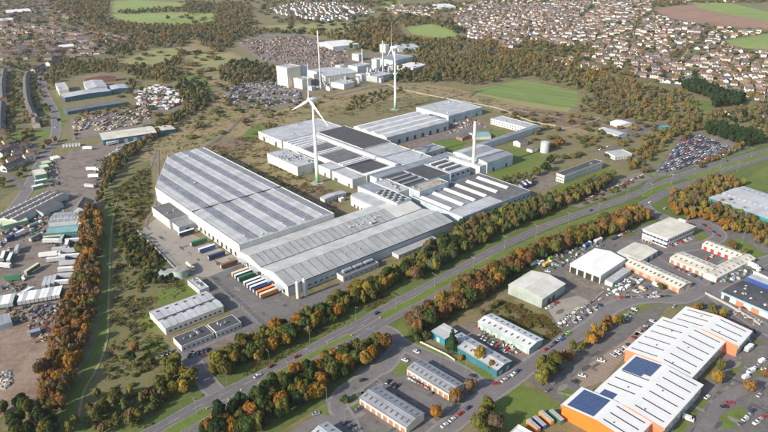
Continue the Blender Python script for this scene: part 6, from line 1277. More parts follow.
for nm_, pl_, k_ in (('clutter along the upper edge of the lorry yard', [(0, 226), (44, 214), (46, 232), (20, 240), (0, 246)], 110), ('crates and plant around the teal-roofed shed', [(46, 234), (82, 233), (84, 244), (60, 250), (48, 244)], 90), ('clutter below the long trailer row', [(0, 310), (60, 302), (64, 312), (20, 324), (0, 330)], 130), ('clutter beside the lime-roofed cabins', [(48, 160), (56, 158), (60, 186), (48, 190)], 60), ('stacks by the brown trees on the wide yard', [(94, 160), (106, 158), (104, 190), (96, 196)], 60), ('clutter behind the slate-striped shed', [(20, 206), (58, 190), (70, 204), (66, 224), (30, 226)], 110), ('pallets on the left lorry yard', [(14, 270), (36, 292), (20, 300), (2, 290)], 30)): junk('stored_materials', nm_, pl_, k_, 2.4, 1.2, ['green', 'grey', 'silver', 'brown', 'scrap', 'rusty', 'beige', 'scrap', 'grey', 'navy'])
junk('rubble', 'rubble and scrap on the dirt yard below the trailer row', [(30, 318), (62, 312), (54, 336), (40, 345), (28, 332)], 110, 2.4, .8, ['brown', 'beige', 'brown', 'grey', 'dark red'])
junk('rubble', 'pale rubble heap at the left edge of the dirt yard', [(0, 372), (10, 370), (14, 382), (4, 390), (0, 388)], 90, 1.5, .7, ['silver', 'beige', 'grey', 'white'])
junk('stored_materials', 'clutter stacked around the estate yards', [(600, 288), (630, 276), (655, 288), (660, 298), (620, 302)], 40, 2.2, 1.2, ['white', 'grey', 'silver', 'green', 'brown'])
junk('stored_materials', 'clutter in the yard behind the U-shaped court', [(712, 280), (748, 262), (760, 268), (730, 284)], 90, 2.4, 1.3, ['green', 'blue', 'grey', 'silver', 'white', 'brown'])
junk('stored_materials', 'pipes and crates beside the slate-striped shed', [(44, 200), (62, 190), (68, 208), (52, 214)], 90, 2.6, 1.2, ['green', 'rusty', 'grey', 'silver', 'brown'])
junk('stored_materials', 'clutter under the striped office trees', [(540, 262), (566, 248), (600, 240), (604, 246), (560, 268)], 80, 2.2, 1.3, ['white', 'green', 'grey', 'grey', 'scrap', 'silver', 'beige'])
junk('stored_materials', 'plant and scrap around the power station blocks', [(310, 90), (350, 82), (395, 72), (420, 66), (400, 60), (350, 72)], 260, 4, 2.5, ['silver', 'grey', 'white', 'brown', 'grey'])
junk('stored_materials', 'clutter on the works forecourt by the gatehouse', [(425, 132), (470, 118), (486, 124), (450, 134)], 90, 2.5, 1.4, ['silver', 'rusty', 'grey', 'white', 'scrap'])
junk('stored_materials', 'clutter on the pale unit terrace yard', [(474, 326), (500, 340), (524, 352), (512, 356), (480, 338)], 60, 1.6, 1.0, ['red', 'white', 'green', 'grey', 'brown'])
junk('stored_materials', 'clutter along the fence of the concrete plot', [(548, 318), (562, 330), (596, 308), (602, 298), (580, 308)], 30, 2.0, 1.0, ['grey', 'silver', 'white', 'brown'])
junk('stored_materials', 'clutter in front of the coral doors at the right edge', [(735, 306), (764, 322), (758, 328), (732, 312)], 40, 1.8, .9, ['brown', 'white', 'cream', 'grey'])

camv = Vector((0, 0, CAM_H))
def visible(x, y, m=30):
    v = Vector((x, y, 0)) - camv; d = v.dot(_F); px_ = 384 + FPX * v.dot(_R) / d; py_ = 216 - FPX * v.dot(_U) / d; return d > 0 and -m < px_ < 768 + m and -m < py_ < 432 + m
def px_of(x, y):
    v = Vector((x, y, 0)) - camv; d = v.dot(_F); return 384 + FPX * v.dot(_R) / d
flush_cars()
# ------------------------------------------------------------------ trees
TC = {'rust': (.175, .094, .038), 'orange': (.27, .132, .026), 'gold': (.225, .15, .032), 'olive': (.108, .104, .032), 'yellow-green': (.150, .142, .032), 'brown': (.132, .092, .048), 'green': (.060, .084, .028), 'dark green': (.028, .048, .021), 'purple-brown': (.14, .10, .08), 'grey-green': (.085, .095, .055)}
def crown_pts(g, n, kind):
    """leaf sprays spread through a crown of unit radius and unit height"""
    if kind == 'conifer':
        t = g.random(n) ** .75; r = (1 - t) * .62 + .06; a = g.random(n) * 6.283; lay = .8 + .35 * np.sin(t * 34)
        rr_ = r * lay * (.72 + .28 * g.random(n)); p_ = np.stack([rr_ * np.cos(a), rr_ * np.sin(a), .10 + .90 * t - .05 * rr_], 1)
        nm = np.stack([np.cos(a), np.sin(a), np.full(n, .55)], 1)
    else:
        K = 24 if kind == 'broad' else 7
        c = g.normal(size=(K, 3)); c /= np.linalg.norm(c, axis=1)[:, None]; c *= (.30 + .36 * g.random((K, 1)))
        c[:, 2] = c[:, 2] * .42 + .56; c[0] = (0, 0, .68); c[1] = (0, 0, .5); c[2] = (.1, .1, .6)
        if kind == 'bush': c[:, 2] = .25 + .3 * g.random(K)
        lr = .20 + .17 * g.random(K); k = g.integers(0, K, n)
        d = g.normal(size=(n, 3)); d /= np.linalg.norm(d, axis=1)[:, None]; d[:, 2] = np.where((d[:, 2] < -.35), -d[:, 2], d[:, 2])
        s_ = np.where(g.random(n) < .78, 1.0, g.random(n) * .6 + .3)[:, None]
        p_ = c[k] + d * lr[k][:, None] * s_ * np.array([1, 1, .62]); p_[:, 2] = np.clip(p_[:, 2], .06 if kind == 'bush' else .2, 1.08); nm = d + (p_ - np.array([0, 0, .45])) * .6
    nm /= np.linalg.norm(nm, axis=1)[:, None]; return p_, nm
def cube_sphere(k=2):
    q = []
    for ax in range(3):
        for sg in (-1, 1):
            for i in range(k):
                for j in range(k):
                    f_ = []
                    for (a, b) in ((i, j), (i + 1, j), (i + 1, j + 1), (i, j + 1)):
                        v = [0, 0, 0]; v[ax] = sg; v[(ax + 1) % 3] = (2 * a / k - 1) * .95; v[(ax + 2) % 3] = (2 * b / k - 1) * sg * .95
                        v = np.array(v, float); f_.append(v / np.linalg.norm(v))
                    q.append(f_)
    return np.array(q).reshape(-1, 3)
def bodies(g, kind, lod):
    if kind == 'conifer':
        n = (9, 6, 5)[lod]; c = np.array([[g.normal() * .05, g.normal() * .05, .16 + .74 * i / (n - 1)] for i in range(n)]); r = np.array([.56 * (1 - .82 * i / (n - 1)) for i in range(n)])
    else:
        n = (16, 9, 6)[lod]; c = g.normal(size=(n, 3)); c /= np.linalg.norm(c, axis=1)[:, None]; c *= .34 + .26 * g.random((n, 1)); c[:, 2] = c[:, 2] * .40 + .55; c[0] = (0, 0, .72); c[1] = (0, 0, .52); r = .24 + .14 * g.random(n); r[1] = .42
        if kind == 'bush': c[:, 2] = .22 + .3 * g.random(n)
    cs = cube_sphere(3 if lod == 0 else 2); out = []
    for ci, ri in zip(c, r):
        key = np.round(cs, 3); ph = g.random(3) * 6; bump = 1 + .16 * np.sin(key[:, 0] * 5 + ph[0]) * np.cos(key[:, 1] * 6 + ph[1]) + .1 * np.sin(key[:, 2] * 7 + ph[2])
        v = ci + cs * bump[:, None] * ri * np.array([1, 1, .72]); v[:, 2] = np.maximum(v[:, 2], .05 if kind == 'bush' else .17); out.append(v)
    return np.concatenate(out)
def crown_arr(seed, n, kind, leaf, R_, H, lod=0):
    Q = crown_leaves(seed, n, kind, leaf, R_, H)
    B_ = bodies(np.random.default_rng(seed + 5), kind, lod) * np.array([R_, R_, H]) * .97
    return np.concatenate([Q, B_]).astype(np.float32)
def crown_leaves(seed, n, kind, leaf, R_, H):
    g = np.random.default_rng(seed); p_, nm = crown_pts(g, n, kind); p_ = p_ * np.array([R_, R_, H])
    nm = nm + g.normal(size=(n, 3)) * .45; nm /= np.linalg.norm(nm, axis=1)[:, None]
    t = np.cross(nm, g.normal(size=(n, 3))); t /= np.linalg.norm(t, axis=1)[:, None] + 1e-9; b = np.cross(nm, t)
    s1 = (leaf * (.5 + .8 * g.random(n)))[:, None]; s2 = (leaf * (.4 + .6 * g.random(n)))[:, None]
    j = lambda: (g.random((n, 1)) * .5 + .75)
    V = np.stack([p_ - t * s1 * j(), p_ - b * s2 * j() + nm * leaf * .15, p_ + t * s1 * j(), p_ + b * s2 * j() - nm * leaf * .15], 1)
    return V.reshape(-1, 3).astype(np.float32)
def quads_mesh(name, V, m, tint=None):
    n = len(V) // 4; me = bpy.data.meshes.new(name); me.vertices.add(4 * n); me.vertices.foreach_set('co', V.ravel())
    me.loops.add(4 * n); me.loops.foreach_set('vertex_index', np.arange(4 * n, dtype=np.int32)); me.polygons.add(n)
    me.polygons.foreach_set('loop_start', np.arange(0, 4 * n, 4, dtype=np.int32)); me.polygons.foreach_set('loop_total', np.full(n, 4, np.int32))
    me.materials.append(m); me.update(calc_edges=True)
    if tint is not None:
        at = me.attributes.new('tint', 'FLOAT_COLOR', 'FACE'); at.data.foreach_set('color', tint.astype(np.float32).ravel())
    return me
def trunk_mesh(R_, H, seed):
    r_ = random.Random(seed); b = MB(); b.cyl((0, 0, -.4), .045 * R_ + .12, .03 * R_ + .05, H * .6, BARK, 7)
    for k in range(5):
        a = r_.uniform(0, 6.28); z0 = H * r_.uniform(.22, .5); L = R_ * r_.uniform(.5, .8); dz = H * r_.uniform(.15, .32); w_ = .09 + .012 * R_; c, s_ = math.cos(a), math.sin(a)
        b.poly([(s_ * w_, -c * w_, z0), (-s_ * w_, c * w_, z0), (c * L - s_ * .03, s_ * L + c * .03, z0 + dz), (c * L + s_ * .03, s_ * L - c * .03, z0 + dz)], BARK)
        b.poly([(0, 0, z0 - w_), (c * L, s_ * L, z0 + dz - .03), (c * L, s_ * L, z0 + dz + .03), (0, 0, z0 + w_)], BARK)
    return b.mesh('trunk')
RP = np.array([(q.x, q.y, 6.4) for q in c1 + c2] + [(q.x, q.y, w_) for q, w_ in SIDE_C])
def clear(x, y, m=0): d = np.hypot(RP[:, 0] - x, RP[:, 1] - y); return bool((d > RP[:, 2] + m).all())
TREES = []   # (x, y, height, radius, kind, colour name, place)
GHOLES = [[tuple(P(*p_)[:2]) for p_ in h_] for h_ in ([(650, 8), (704, 3), (768, 3), (768, 31), (690, 24), (664, 18)], [(718, 40), (768, 33), (768, 52), (738, 49)])]
def belt(poly, sp, cols, place, h=(7, 11), kinds=('broad',), rr_=(.38, .50), gap=0.0, holes=()):
    W_ = [tuple(P(*p_)[:2]) for p_ in poly]; xs = [p_[0] for p_ in W_]; ys = [p_[1] for p_ in W_]
    x = min(xs); r_ = random.Random(int(xs[0] * 7 + ys[0]))
    if sum(ys) / len(ys) > 900: gap = max(gap, .13); rr_ = (.40, .60)
    while x < max(xs):
        y = min(ys)
        while y < max(ys):
            px_, py_ = x + r_.uniform(-.45, .45) * sp, y + r_.uniform(-.45, .45) * sp
            if inpoly(px_, py_, W_) and r_.random() > gap and clear(px_, py_) and not any(inpoly(px_, py_, h_) for h_ in holes):
                kd = r_.choice(kinds); hh = r_.uniform(*h) * r_.choice((.7, .9, 1, 1, 1.12)); TREES.append((px_, py_, hh, max(hh * r_.uniform(*rr_) * (.62 if kd == 'conifer' else 1), sp * .42 if kd != 'conifer' else 1), kd, r_.choice(cols) if r_.random() < .35 else cols[int((patch(px_ + len(place) * 31, py_, 19) * 1.1 + .5) * len(cols)) % len(cols)], place))
            y += sp
        x += sp
def single(x, y, h, r_, kd, c, place): q = P(x, y); TREES.append((q.x, q.y, h, r_, kd, c, place))
O, G, D_ = 'orange', 'green', 'dark green'
belt([(82, 214), (96, 212), (103, 226), (100, 262), (98, 300), (92, 335), (76, 375), (60, 418), (46, 424), (38, 400), (50, 352), (66, 308), (76, 285), (80, 250)], 4.8, ['rust', 'rust', 'brown', 'orange', 'rust', 'brown', 'olive', 'rust'], 'in the rusty belt beside the lorry yard', (8, 11))
belt([(104, 160), (114, 156), (122, 150), (132, 145), (140, 150), (122, 166), (108, 185), (106, 205), (98, 205), (100, 180)], 6, ['brown', 'rust', 'olive', 'gold'], 'at the corner of the wide yard', (5, 8))
belt([(206, 88), (210, 104), (180, 122), (158, 138), (138, 154), (120, 172), (110, 190), (104, 186), (118, 160), (140, 140), (160, 126), (190, 108)], 7, ['brown', 'dark green', 'olive', 'rust', 'green'], 'on the embankment behind the blue-walled warehouse', (6, 10))
belt([(0, 412), (30, 404), (50, 424), (60, 440), (0, 440)], 6.5, ['olive', 'dark green', 'green', 'brown'], 'in the bottom left corner', (8, 11))
belt([(66, 425), (90, 410), (120, 398), (140, 392), (156, 396), (160, 410), (140, 425), (90, 440), (66, 440)], 6.5, ['olive', 'yellow-green', 'brown', 'green', 'olive'], 'at the foot of the scrubland', (7, 10), gap=.15)
belt([(158, 388), (176, 362), (190, 366), (200, 376), (196, 388), (180, 400), (162, 404)], 6, ['olive', 'yellow-green', 'gold', 'olive'], 'left of the factory gate road', (7, 10))
belt([(208, 372), (214, 362), (232, 350), (262, 334), (290, 328), (320, 316), (342, 300), (358, 290), (372, 284), (392, 276), (404, 270), (412, 276), (396, 288), (376, 300), (350, 312), (318, 334), (290, 346), (262, 360), (230, 377), (216, 382)], 4.8, ['yellow-green', 'olive', 'olive', 'gold', 'green', 'yellow-green', 'orange', 'olive'], 'between the works and the dual carriageway', (8, 12))
belt([(404, 272), (420, 256), (440, 246), (462, 230), (482, 222), (506, 212), (534, 203), (556, 200), (575, 192), (600, 180), (618, 178), (606, 188), (575, 203), (548, 216), (520, 227), (494, 240), (462, 256), (436, 272), (412, 282)], 4.8, ['olive', 'yellow-green', 'brown', 'green', 'olive', 'dark green', 'grey-green'], 'in the belt below the monitor-roofed hall', (8, 12))
belt([(175, 432), (205, 428), (235, 410), (268, 390), (300, 376), (330, 362), (345, 352), (362, 346), (384, 342), (390, 352), (380, 362), (355, 374), (330, 384), (322, 398), (300, 408), (270, 428), (250, 440), (175, 440)], 4.8, ['dark green', 'rust', 'green', 'gold', 'orange', 'dark green', 'olive', 'green', 'olive'], 'in the mixed belt below the dual carriageway', (8, 12))
belt([(404, 336), (412, 322), (430, 310), (456, 298), (478, 288), (500, 272), (530, 258), (556, 244), (580, 232), (605, 222), (640, 212), (650, 222), (625, 232), (596, 240), (566, 250), (540, 262), (512, 278), (490, 296), (466, 312), (440, 322), (420, 338)], 4.8, ['rust', 'brown', 'orange', 'olive', 'olive', 'green', 'gold', 'rust', 'brown'], 'in the rusty belt above the portal shed', (9, 12.5))
belt([(452, 292), (480, 277), (520, 259), (560, 243), (600, 228), (636, 214), (650, 220), (600, 238), (560, 254), (520, 268), (484, 288), (460, 304)], 5.0, ['rust', 'brown', 'rust', 'olive', 'orange'], 'close against the near carriageway', (9.5, 12.5))
belt([(672, 196), (690, 190), (708, 180), (722, 178), (745, 186), (716, 198), (740, 214), (768, 228), (768, 250), (740, 236), (706, 222), (680, 214), (670, 206)], 6.4, ['brown', 'olive', 'rust', 'gold', 'yellow-green', 'purple-brown'], 'in the belt round the teal-ended warehouse', (7, 10))
belt([(672, 200), (680, 212), (706, 219), (740, 230), (740, 236), (704, 226), (676, 218), (668, 206)], 5, ['orange', 'gold', 'orange'], 'in the bright golden edge by the slip road', (6, 8.5))
belt([(520, 394 - 6), (540, 366), (556, 358), (560, 372), (545, 386), (532, 392)], 6, ['yellow-green', 'olive', 'yellow-green'], 'in the rounded clump by the estate crossroads', (9, 12))
belt([(570, 350), (588, 336), (606, 324), (622, 316), (626, 322), (606, 336), (590, 348), (576, 354)], 5, ['gold', 'rust', 'orange', 'olive'], 'in the autumn hedge left of the orange-ended block', (5, 8))
belt([(476, 420), (492, 414), (500, 430), (500, 445), (470, 445)], 6, ['brown', 'olive', 'purple-brown'], 'below the estate crossroads', (8, 11))
belt([(424, 432), (432, 416), (446, 406), (462, 398), (466, 404), (448, 420), (438, 436)], 6, ['rust', 'brown', 'orange'], 'at the lower end of the workshop terraces', (7, 9))
belt([(412, 332), (424, 330), (430, 342), (416, 344)], 6, ['olive', 'green', 'dark green'], 'on the verge left of the bright teal unit', (6, 9))
belt([(686, 312), (706, 306), (726, 316), (722, 320), (700, 312), (690, 314)], 5, ['olive', 'gold', 'brown'], 'above the far corner of the orange-ended block', (5, 7.5))
belt([(656, 286), (676, 296), (670, 298), (650, 288)], 5, ['brown', 'olive'], 'in front of the terracotta terrace', (4, 6))
belt([(482, 316), (498, 302), (505, 302), (492, 312)], 6, ['olive', 'brown'], 'at the edge of the scrub plot', (4, 6))
belt([(500, 300), (540, 312), (560, 330), (548, 338), (520, 326), (488, 312)], 7, ['olive', 'brown', 'olive'], 'on the scrub plot', (1.5, 3), ('bush',), (.6, .9), .2)
for x, y, h, r_, kd, c, pl in [(452, 352, 16, 7.0, 'conifer', 'dark green', 'standing alone in front of the teal unit terrace'), (480, 362, 11, 5, 'broad', 'gold', 'in front of the teal unit terrace'), (492, 371, 7, 4.5, 'broad', 'rust', 'at the end of the teal unit terrace'), (460, 360, 5, 2.2, 'bush', 'gold', 'beside the tall lone conifer'), (455, 402, 9, 4.2, 'broad', 'orange', 'at the lower corner of the upper workshop terrace'), (470, 392, 9, 4.5, 'broad', 'brown', 'right of the bright orange tree at the crossroads'), (488, 412, 10, 4.5, 'broad', 'yellow-green', 'at the corner of the big lawn'), (372, 362, 12, 4.2, 'broad', 'orange', 'bright against dark pines by the estate junction'), (365, 366, 11, 4, 'broad', 'gold', 'beside the brightest orange tree by the estate junction'), (716, 384, 10, 4.2, 'broad', 'gold', 'tallest behind the orange-ended block'), (720, 372, 9, 3.5, 'broad', 'olive', 'behind the orange-ended block'), (748, 392, 8, 5, 'broad', 'rust', 'round and red-brown on the right verge'), (764, 378, 6, 3, 'broad', 'rust', 'small and red-brown at the right edge'), (731, 250, 9, 5, 'broad', 'brown', 'on the grass strip above the U-shaped court'), (742, 256, 8, 4, 'broad', 'olive', 'on the grass strip above the U-shaped court'), (568, 376 - 14, 9, 5, 'broad', 'rust', 'right of the rounded yellow-green clump'), (132, 363, 9, 4, 'broad', 'dark green', 'on the scrubland left of the lawn'), (136, 352, 8, 4, 'broad', 'rust', 'on the scrubland left of the lawn'), (150, 366, 6, 5, 'broad', 'olive', 'on the scrubland below the lawn'), (98, 398, 7, 3, 'broad', 'yellow-green', 'beside the grass track'), (345, 402, 5, 3.2, 'bush', 'green', 'at the left end of the lower workshop terrace'), (545, 172, 12, 7, 'broad', 'dark green', 'left of the long white slab office'), (536, 176, 10, 6, 'broad', 'olive', 'left of the long white slab office'), (550, 165, 12, 6, 'broad', 'dark green', 'behind the long white slab office'), (558, 146, 10, 9, 'broad', 'orange', 'brilliant orange beside the round grey tank'), (530, 185, 7, 4, 'broad', 'green', 'above the monitor-roofed hall'), (505, 190, 6, 4, 'broad', 'brown', 'above the monitor-roofed hall'), (49, 146, 9, 6, 'broad', 'rust', 'beside the side road above the lime-roofed cabins'), (55, 142, 8, 6, 'broad', 'orange', 'beside the side road above the lime-roofed cabins'), (43, 150, 7, 5, 'broad', 'olive', 'beside the side road above the lime-roofed cabins'), (59, 122, 6, 3.5, 'broad', 'dark green', 'alone on the grass verge by the blue-sided works'), (168, 20, 14, 9, 'broad', 'dark green', 'alone in the far pasture'), (354, 22, 20, 9, 'broad', 'dark green', 'dark and tall at the edge of the far olive field'), (700, 176 - 8, 7, 5, 'broad', 'brown', 'by the storage yard corner'), (643, 173, 7, 5, 'broad', 'brown', 'on the grass by the gap in the reservation'), (650, 172, 6, 4, 'broad', 'olive', 'on the grass by the gap in the reservation'), (548, 150, 6, 4, 'bush', 'olive', 'behind the round grey tank'), (632, 130, 6, 5, 'broad', 'gold', 'on the gravel yard edge')]: single(x, y, h, r_, kd, c, pl)
belt([(500, 178), (520, 172), (535, 178), (528, 188), (508, 188)], 7, ['brown', 'green', 'olive'], 'above the right end of the monitor-roofed hall', (4, 6))
belt([(705, 160), (716, 158), (744, 144), (738, 152), (720, 160), (700, 166)], 5.5, ['orange', 'gold', 'rust'], 'along the right side of the storage yard', (5, 8))
belt([(630, 172), (648, 165), (664, 148), (682, 128), (672, 126), (650, 142), (632, 158), (624, 168)], 7, ['gold', 'rust', 'olive', 'olive'], 'in the shelter belt left of the storage yard', (6, 9))
belt([(180, 214), (186, 202), (146, 206), (140, 222)], 6, ['brown'], 'never', (1, 2), gap=1)
belt([(106, 200), (140, 170), (150, 176), (150, 200), (138, 226), (174, 272), (160, 280), (120, 250), (116, 220)], 5.5, ['olive', 'yellow-green', 'green', 'olive', 'brown'], 'on the scrubland left of the loading apron', (1.5, 4.5), ('bush',), (.55, .9), .35)
belt([(116, 240), (150, 282), (130, 320), (140, 350), (180, 360), (186, 372), (150, 425), (90, 430), (104, 380), (114, 330)], 6, ['olive', 'brown', 'olive', 'yellow-green', 'green', 'brown'], 'on the scrubland right of the grass track', (1, 3.5), ('bush',), (.6, 1.0), .52)
belt([(120, 232), (140, 238), (168, 268), (176, 282), (150, 288), (126, 262)], 5.5, ['dark green', 'green', 'olive'], 'in the thicket below the loading apron', (4, 6.5))
# middle distance woods
belt([(206, 92), (250, 112), (230, 122), (200, 120), (176, 128), (184, 112)], 12, ['olive', 'brown', 'grey-green'], 'on the heath behind the strip-roofed warehouse', (3, 6), ('bush', 'broad'), (.5, .8), .68)
belt([(240, 106), (262, 100), (340, 96), (330, 104), (290, 112), (262, 120), (246, 128)], 11, ['olive', 'yellow-green', 'brown'], 'on the heath below the power station', (3, 6), ('bush', 'broad'), (.5, .8), .6)
belt([(262, 128), (272, 124), (280, 128), (270, 134)], 8, ['rust', 'brown'], 'beside the grass mound behind the works', (4, 6))
belt([(344, 112), (352, 98), (380, 92), (404, 88), (392, 100), (364, 106), (350, 116)], 9, ['olive', 'dark green', 'yellow-green'], 'around the farther turbine', (4, 7), gap=.2)
belt([(392, 84), (396, 72), (420, 66), (450, 60), (470, 70), (462, 84), (442, 82), (420, 84)], 10, ['dark green', 'brown', 'green', 'purple-brown'], 'in the dark wood right of the canopy roof', (8, 12))
belt([(402, 66), (420, 56), (446, 52), (470, 58), (500, 64), (560, 74), (592, 84), (600, 96), (576, 90), (550, 82), (524, 77), (500, 81), (476, 86), (458, 84), (440, 70), (420, 72)], 11, ['brown', 'olive', 'rust', 'green', 'olive', 'grey-green', 'purple-brown'], 'in the wood behind the playing field', (8, 13))
belt([(463, 56), (472, 46), (486, 36), (496, 38), (505, 50), (560, 60), (600, 72), (640, 86), (690, 96), (700, 106), (690, 116), (660, 118), (640, 112), (600, 96), (560, 74), (500, 64)], 12, ['brown', 'rust', 'olive', 'orange', 'olive', 'grey-green', 'gold'], 'in the long wood below the housing estate', (7, 12), gap=.06)
belt([(464, 50), (476, 42), (492, 46), (488, 56), (470, 60)], 8, ['purple-brown'], 'in the bare purple-brown grove left of the estate', (9, 12))
belt([(580, 100), (600, 96), (640, 112), (660, 118), (700, 112), (700, 126), (672, 130), (664, 122), (640, 118), (606, 116), (580, 112)], 10, ['brown', 'olive', 'rust', 'purple-brown', 'grey-green', 'green'], 'in the wood right of the playing field', (6, 10), gap=.08)
belt([(672, 130), (706, 116), (740, 108), (768, 106), (768, 128), (740, 124), (712, 124), (700, 130), (684, 140), (668, 138)], 9.5, ['brown', 'olive', 'rust', 'purple-brown', 'olive', 'dark green'], 'in the wood below the tall dark hedge', (7, 10))
belt([(682, 90), (690, 86), (742, 103), (737, 107.5)], 4.6, ['dark green'], 'in the tall dark hedge below the houses', (14, 16), ('broad',), (.27, .33))
belt([(712, 103), (722, 102), (724, 108), (714, 109)], 7, ['dark green'], 'in the round dark clump below the hedge', (14, 16), ('broad',), (.4, .5))
belt([(704, 134), (708, 126), (728, 129), (762, 138), (762, 145), (746, 148), (724, 140)], 5.2, ['dark green'], 'in the dark hedge behind the storage yard', (9, 11), ('broad',), (.33, .4))
belt([(746, 126), (768, 120), (768, 142), (762, 138)], 9, ['olive', 'brown', 'green'], 'behind the second dark hedge', (6, 9))
belt([(600, 108), (650, 116), (700, 118), (690, 124), (640, 120), (604, 118)], 9, ['olive', 'brown', 'rust'], 'in the fringe above the gravel yard', (5, 8), gap=.2)
belt([(572, 132), (592, 136), (604, 146), (580, 150), (560, 146)], 9, ['olive', 'green', 'brown'], 'in the hedge on the far heath', (3, 6), ('bush', 'broad'), (.5, .7), .4)
belt([(346, 50), (344, 30), (372, 24), (392, 18), (402, 36), (406, 46), (392, 52), (372, 50)], 13, ['rust', 'brown', 'olive', 'orange', 'dark green'], 'in the wood behind the power station', (9, 13))
belt([(398, 14), (420, 18), (450, 24), (468, 30), (462, 36), (430, 24), (405, 28), (396, 22)], 13, ['dark green', 'brown', 'olive', 'purple-brown'], 'round the far green field', (9, 13))
belt([(404, 40), (430, 42), (462, 38), (472, 42), (460, 52), (430, 52), (405, 56), (398, 48)], 12, ['olive', 'brown', 'dark green'], 'below the far green field', (8, 12), gap=.1)
belt([(396, 38), (404, 37), (434, 41), (432, 43.5), (404, 41)], 8, ['orange'], 'in the row of orange larches', (8, 10))
belt([(219, 72), (232, 64), (256, 64), (276, 72), (274, 84), (240, 84), (220, 84)], 10, ['dark green', 'brown', 'green', 'purple-brown'], 'in the dark wood left of the power station', (8, 12))
belt([(180, 80), (208, 86), (206, 104), (186, 104), (176, 94)], 10, ['dark green', 'green', 'brown'], 'in the dark wood past the caravan yard', (8, 12))
belt([(214, 22), (216, 5), (240, 3), (252, 14), (244, 26), (226, 28)], 13, ['rust', 'brown', 'olive', 'purple-brown'], 'in the far brown wood at the top', (9, 13))
belt([(190, 28), (230, 26), (256, 30), (290, 32), (345, 34), (345, 42), (300, 34), (262, 34), (236, 42), (220, 54), (206, 48), (190, 36)], 13, ['olive', 'brown', 'dark green', 'purple-brown', 'rust'], 'in the hedgerow wood beyond the salvage yard', (8, 12), gap=.12)
belt([(118, 12), (155, 9), (168, 8), (190, 9), (190, 12), (160, 13), (120, 15)], 13, ['brown', 'olive', 'dark green'], 'in the hedge between the far pastures', (7, 11))
belt([(100, 22), (122, 22), (150, 28), (200, 26), (222, 28), (200, 38), (180, 48), (150, 48), (120, 58), (100, 54), (92, 34)], 13, ['brown', 'olive', 'dark green', 'rust', 'orange', 'green', 'purple-brown'], 'in the wood below the far pastures', (8, 12), gap=.1)
belt([(136, 66), (158, 68), (180, 56), (184, 76), (166, 84), (134, 80), (120, 70)], 11, ['dark green', 'brown', 'olive', 'orange', 'green'], 'round the olive pasture', (8, 12), gap=.1)
belt([(70, 60), (84, 62), (116, 60), (120, 72), (84, 74), (60, 80), (48, 92), (46, 80), (56, 66)], 10, ['olive', 'green', 'brown', 'rust'], 'behind the brick mill', (7, 10), gap=.1)
belt([(128, 82), (136, 80), (140, 86), (132, 90)], 8, ['brown', 'olive'], 'above the caravan yard', (6, 9))
belt([(74, 110), (130, 104), (140, 106), (100, 116), (76, 120)], 9, ['brown', 'rust', 'olive'], 'in the scrub strip below the blue-sided works', (2, 4), ('bush',), (.6, .9), .2)
belt([(60, 0), (110, 0), (108, 14), (96, 24), (70, 20), (56, 8)], 14, ['rust', 'brown', 'olive', 'orange', 'dark green'], 'in the town trees at the top left', (9, 13), gap=.15)
belt([(262, 6), (268, 2), (380, 2), (380, 8), (352, 4), (300, 2)], 15, ['olive', 'brown', 'dark green'], 'behind the white estate', (9, 12), gap=.2)
belt([(184, 2), (216, 3), (216, 14), (190, 14)], 14, ['brown', 'olive', 'dark green'], 'at the top edge left of the brown wood', (8, 12), gap=.3)
belt([(0, 0), (60, 0), (140, 30), (128, 52), (60, 64), (0, 62)], 27, ['rust', 'brown', 'olive', 'orange', 'dark green', 'green'], 'in the gardens of the old town', (7, 11), gap=.25)
belt([(0, 64), (30, 62), (48, 70), (44, 92), (52, 112), (40, 140), (0, 150)], 15, ['brown', 'olive', 'dark green', 'green', 'rust'], 'in the gardens between the left-hand streets', (5, 8), gap=.2)
belt([(0, 140), (16, 144), (26, 168), (20, 186), (0, 196)], 12, ['brown', 'rust', 'olive', 'green'], 'in the gardens at the left edge', (5, 8), gap=.1)
belt([(395, 6), (450, 2), (520, 0), (768, 0), (768, 106), (690, 92), (600, 70), (500, 50), (455, 22)], 21, ['brown', 'olive', 'dark green', 'rust', 'green', 'orange', 'olive'], 'in the gardens of the housing estate', (4, 8), gap=.1, holes=GHOLES)
belt([(520, 38), (552, 44), (580, 48), (592, 42), (596, 56), (560, 58), (520, 48)], 13, ['rust', 'brown', 'olive', 'green'], 'inside the near corner of the housing estate', (6, 10), gap=.2)
belt([(180, 2), (400, 0), (400, 60), (345, 44), (300, 34), (262, 34), (240, 40), (200, 84), (180, 80)], 34, ['brown', 'olive', 'dark green', 'rust', 'green'], 'scattered over the far fields', (5, 10), gap=.45)
belt([(120, 50), (180, 48), (262, 66), (262, 125), (150, 150), (120, 120)], 24, ['brown', 'olive', 'green'], 'scattered on the heath edge', (3, 8), gap=.62)
belt([(500, 112), (580, 116), (660, 120), (650, 150), (560, 165), (530, 140)], 15, ['brown', 'olive', 'green', 'rust', 'yellow-green'], 'scattered round the gravel yard', (3, 7), gap=.35)
belt([(104, 30), (122, 24), (200, 26), (216, 22), (216, 30), (120, 30)], 12, ['brown', 'olive', 'orange'], 'along the far pasture edge', (6, 10), gap=.2)
belt([(640, 8), (660, 10), (690, 2), (768, 8), (768, 0), (660, 0)], 15, ['rust', 'brown', 'olive'], 'above the red soil field', (7, 11), gap=.4, holes=GHOLES)
belt([(575, 200), (586, 194), (640, 174), (646, 180), (612, 196), (580, 210)], 8, ['brown', 'olive'], 'beside the strip compound', (2.5, 4), ('bush',), (.6, .9), .55)

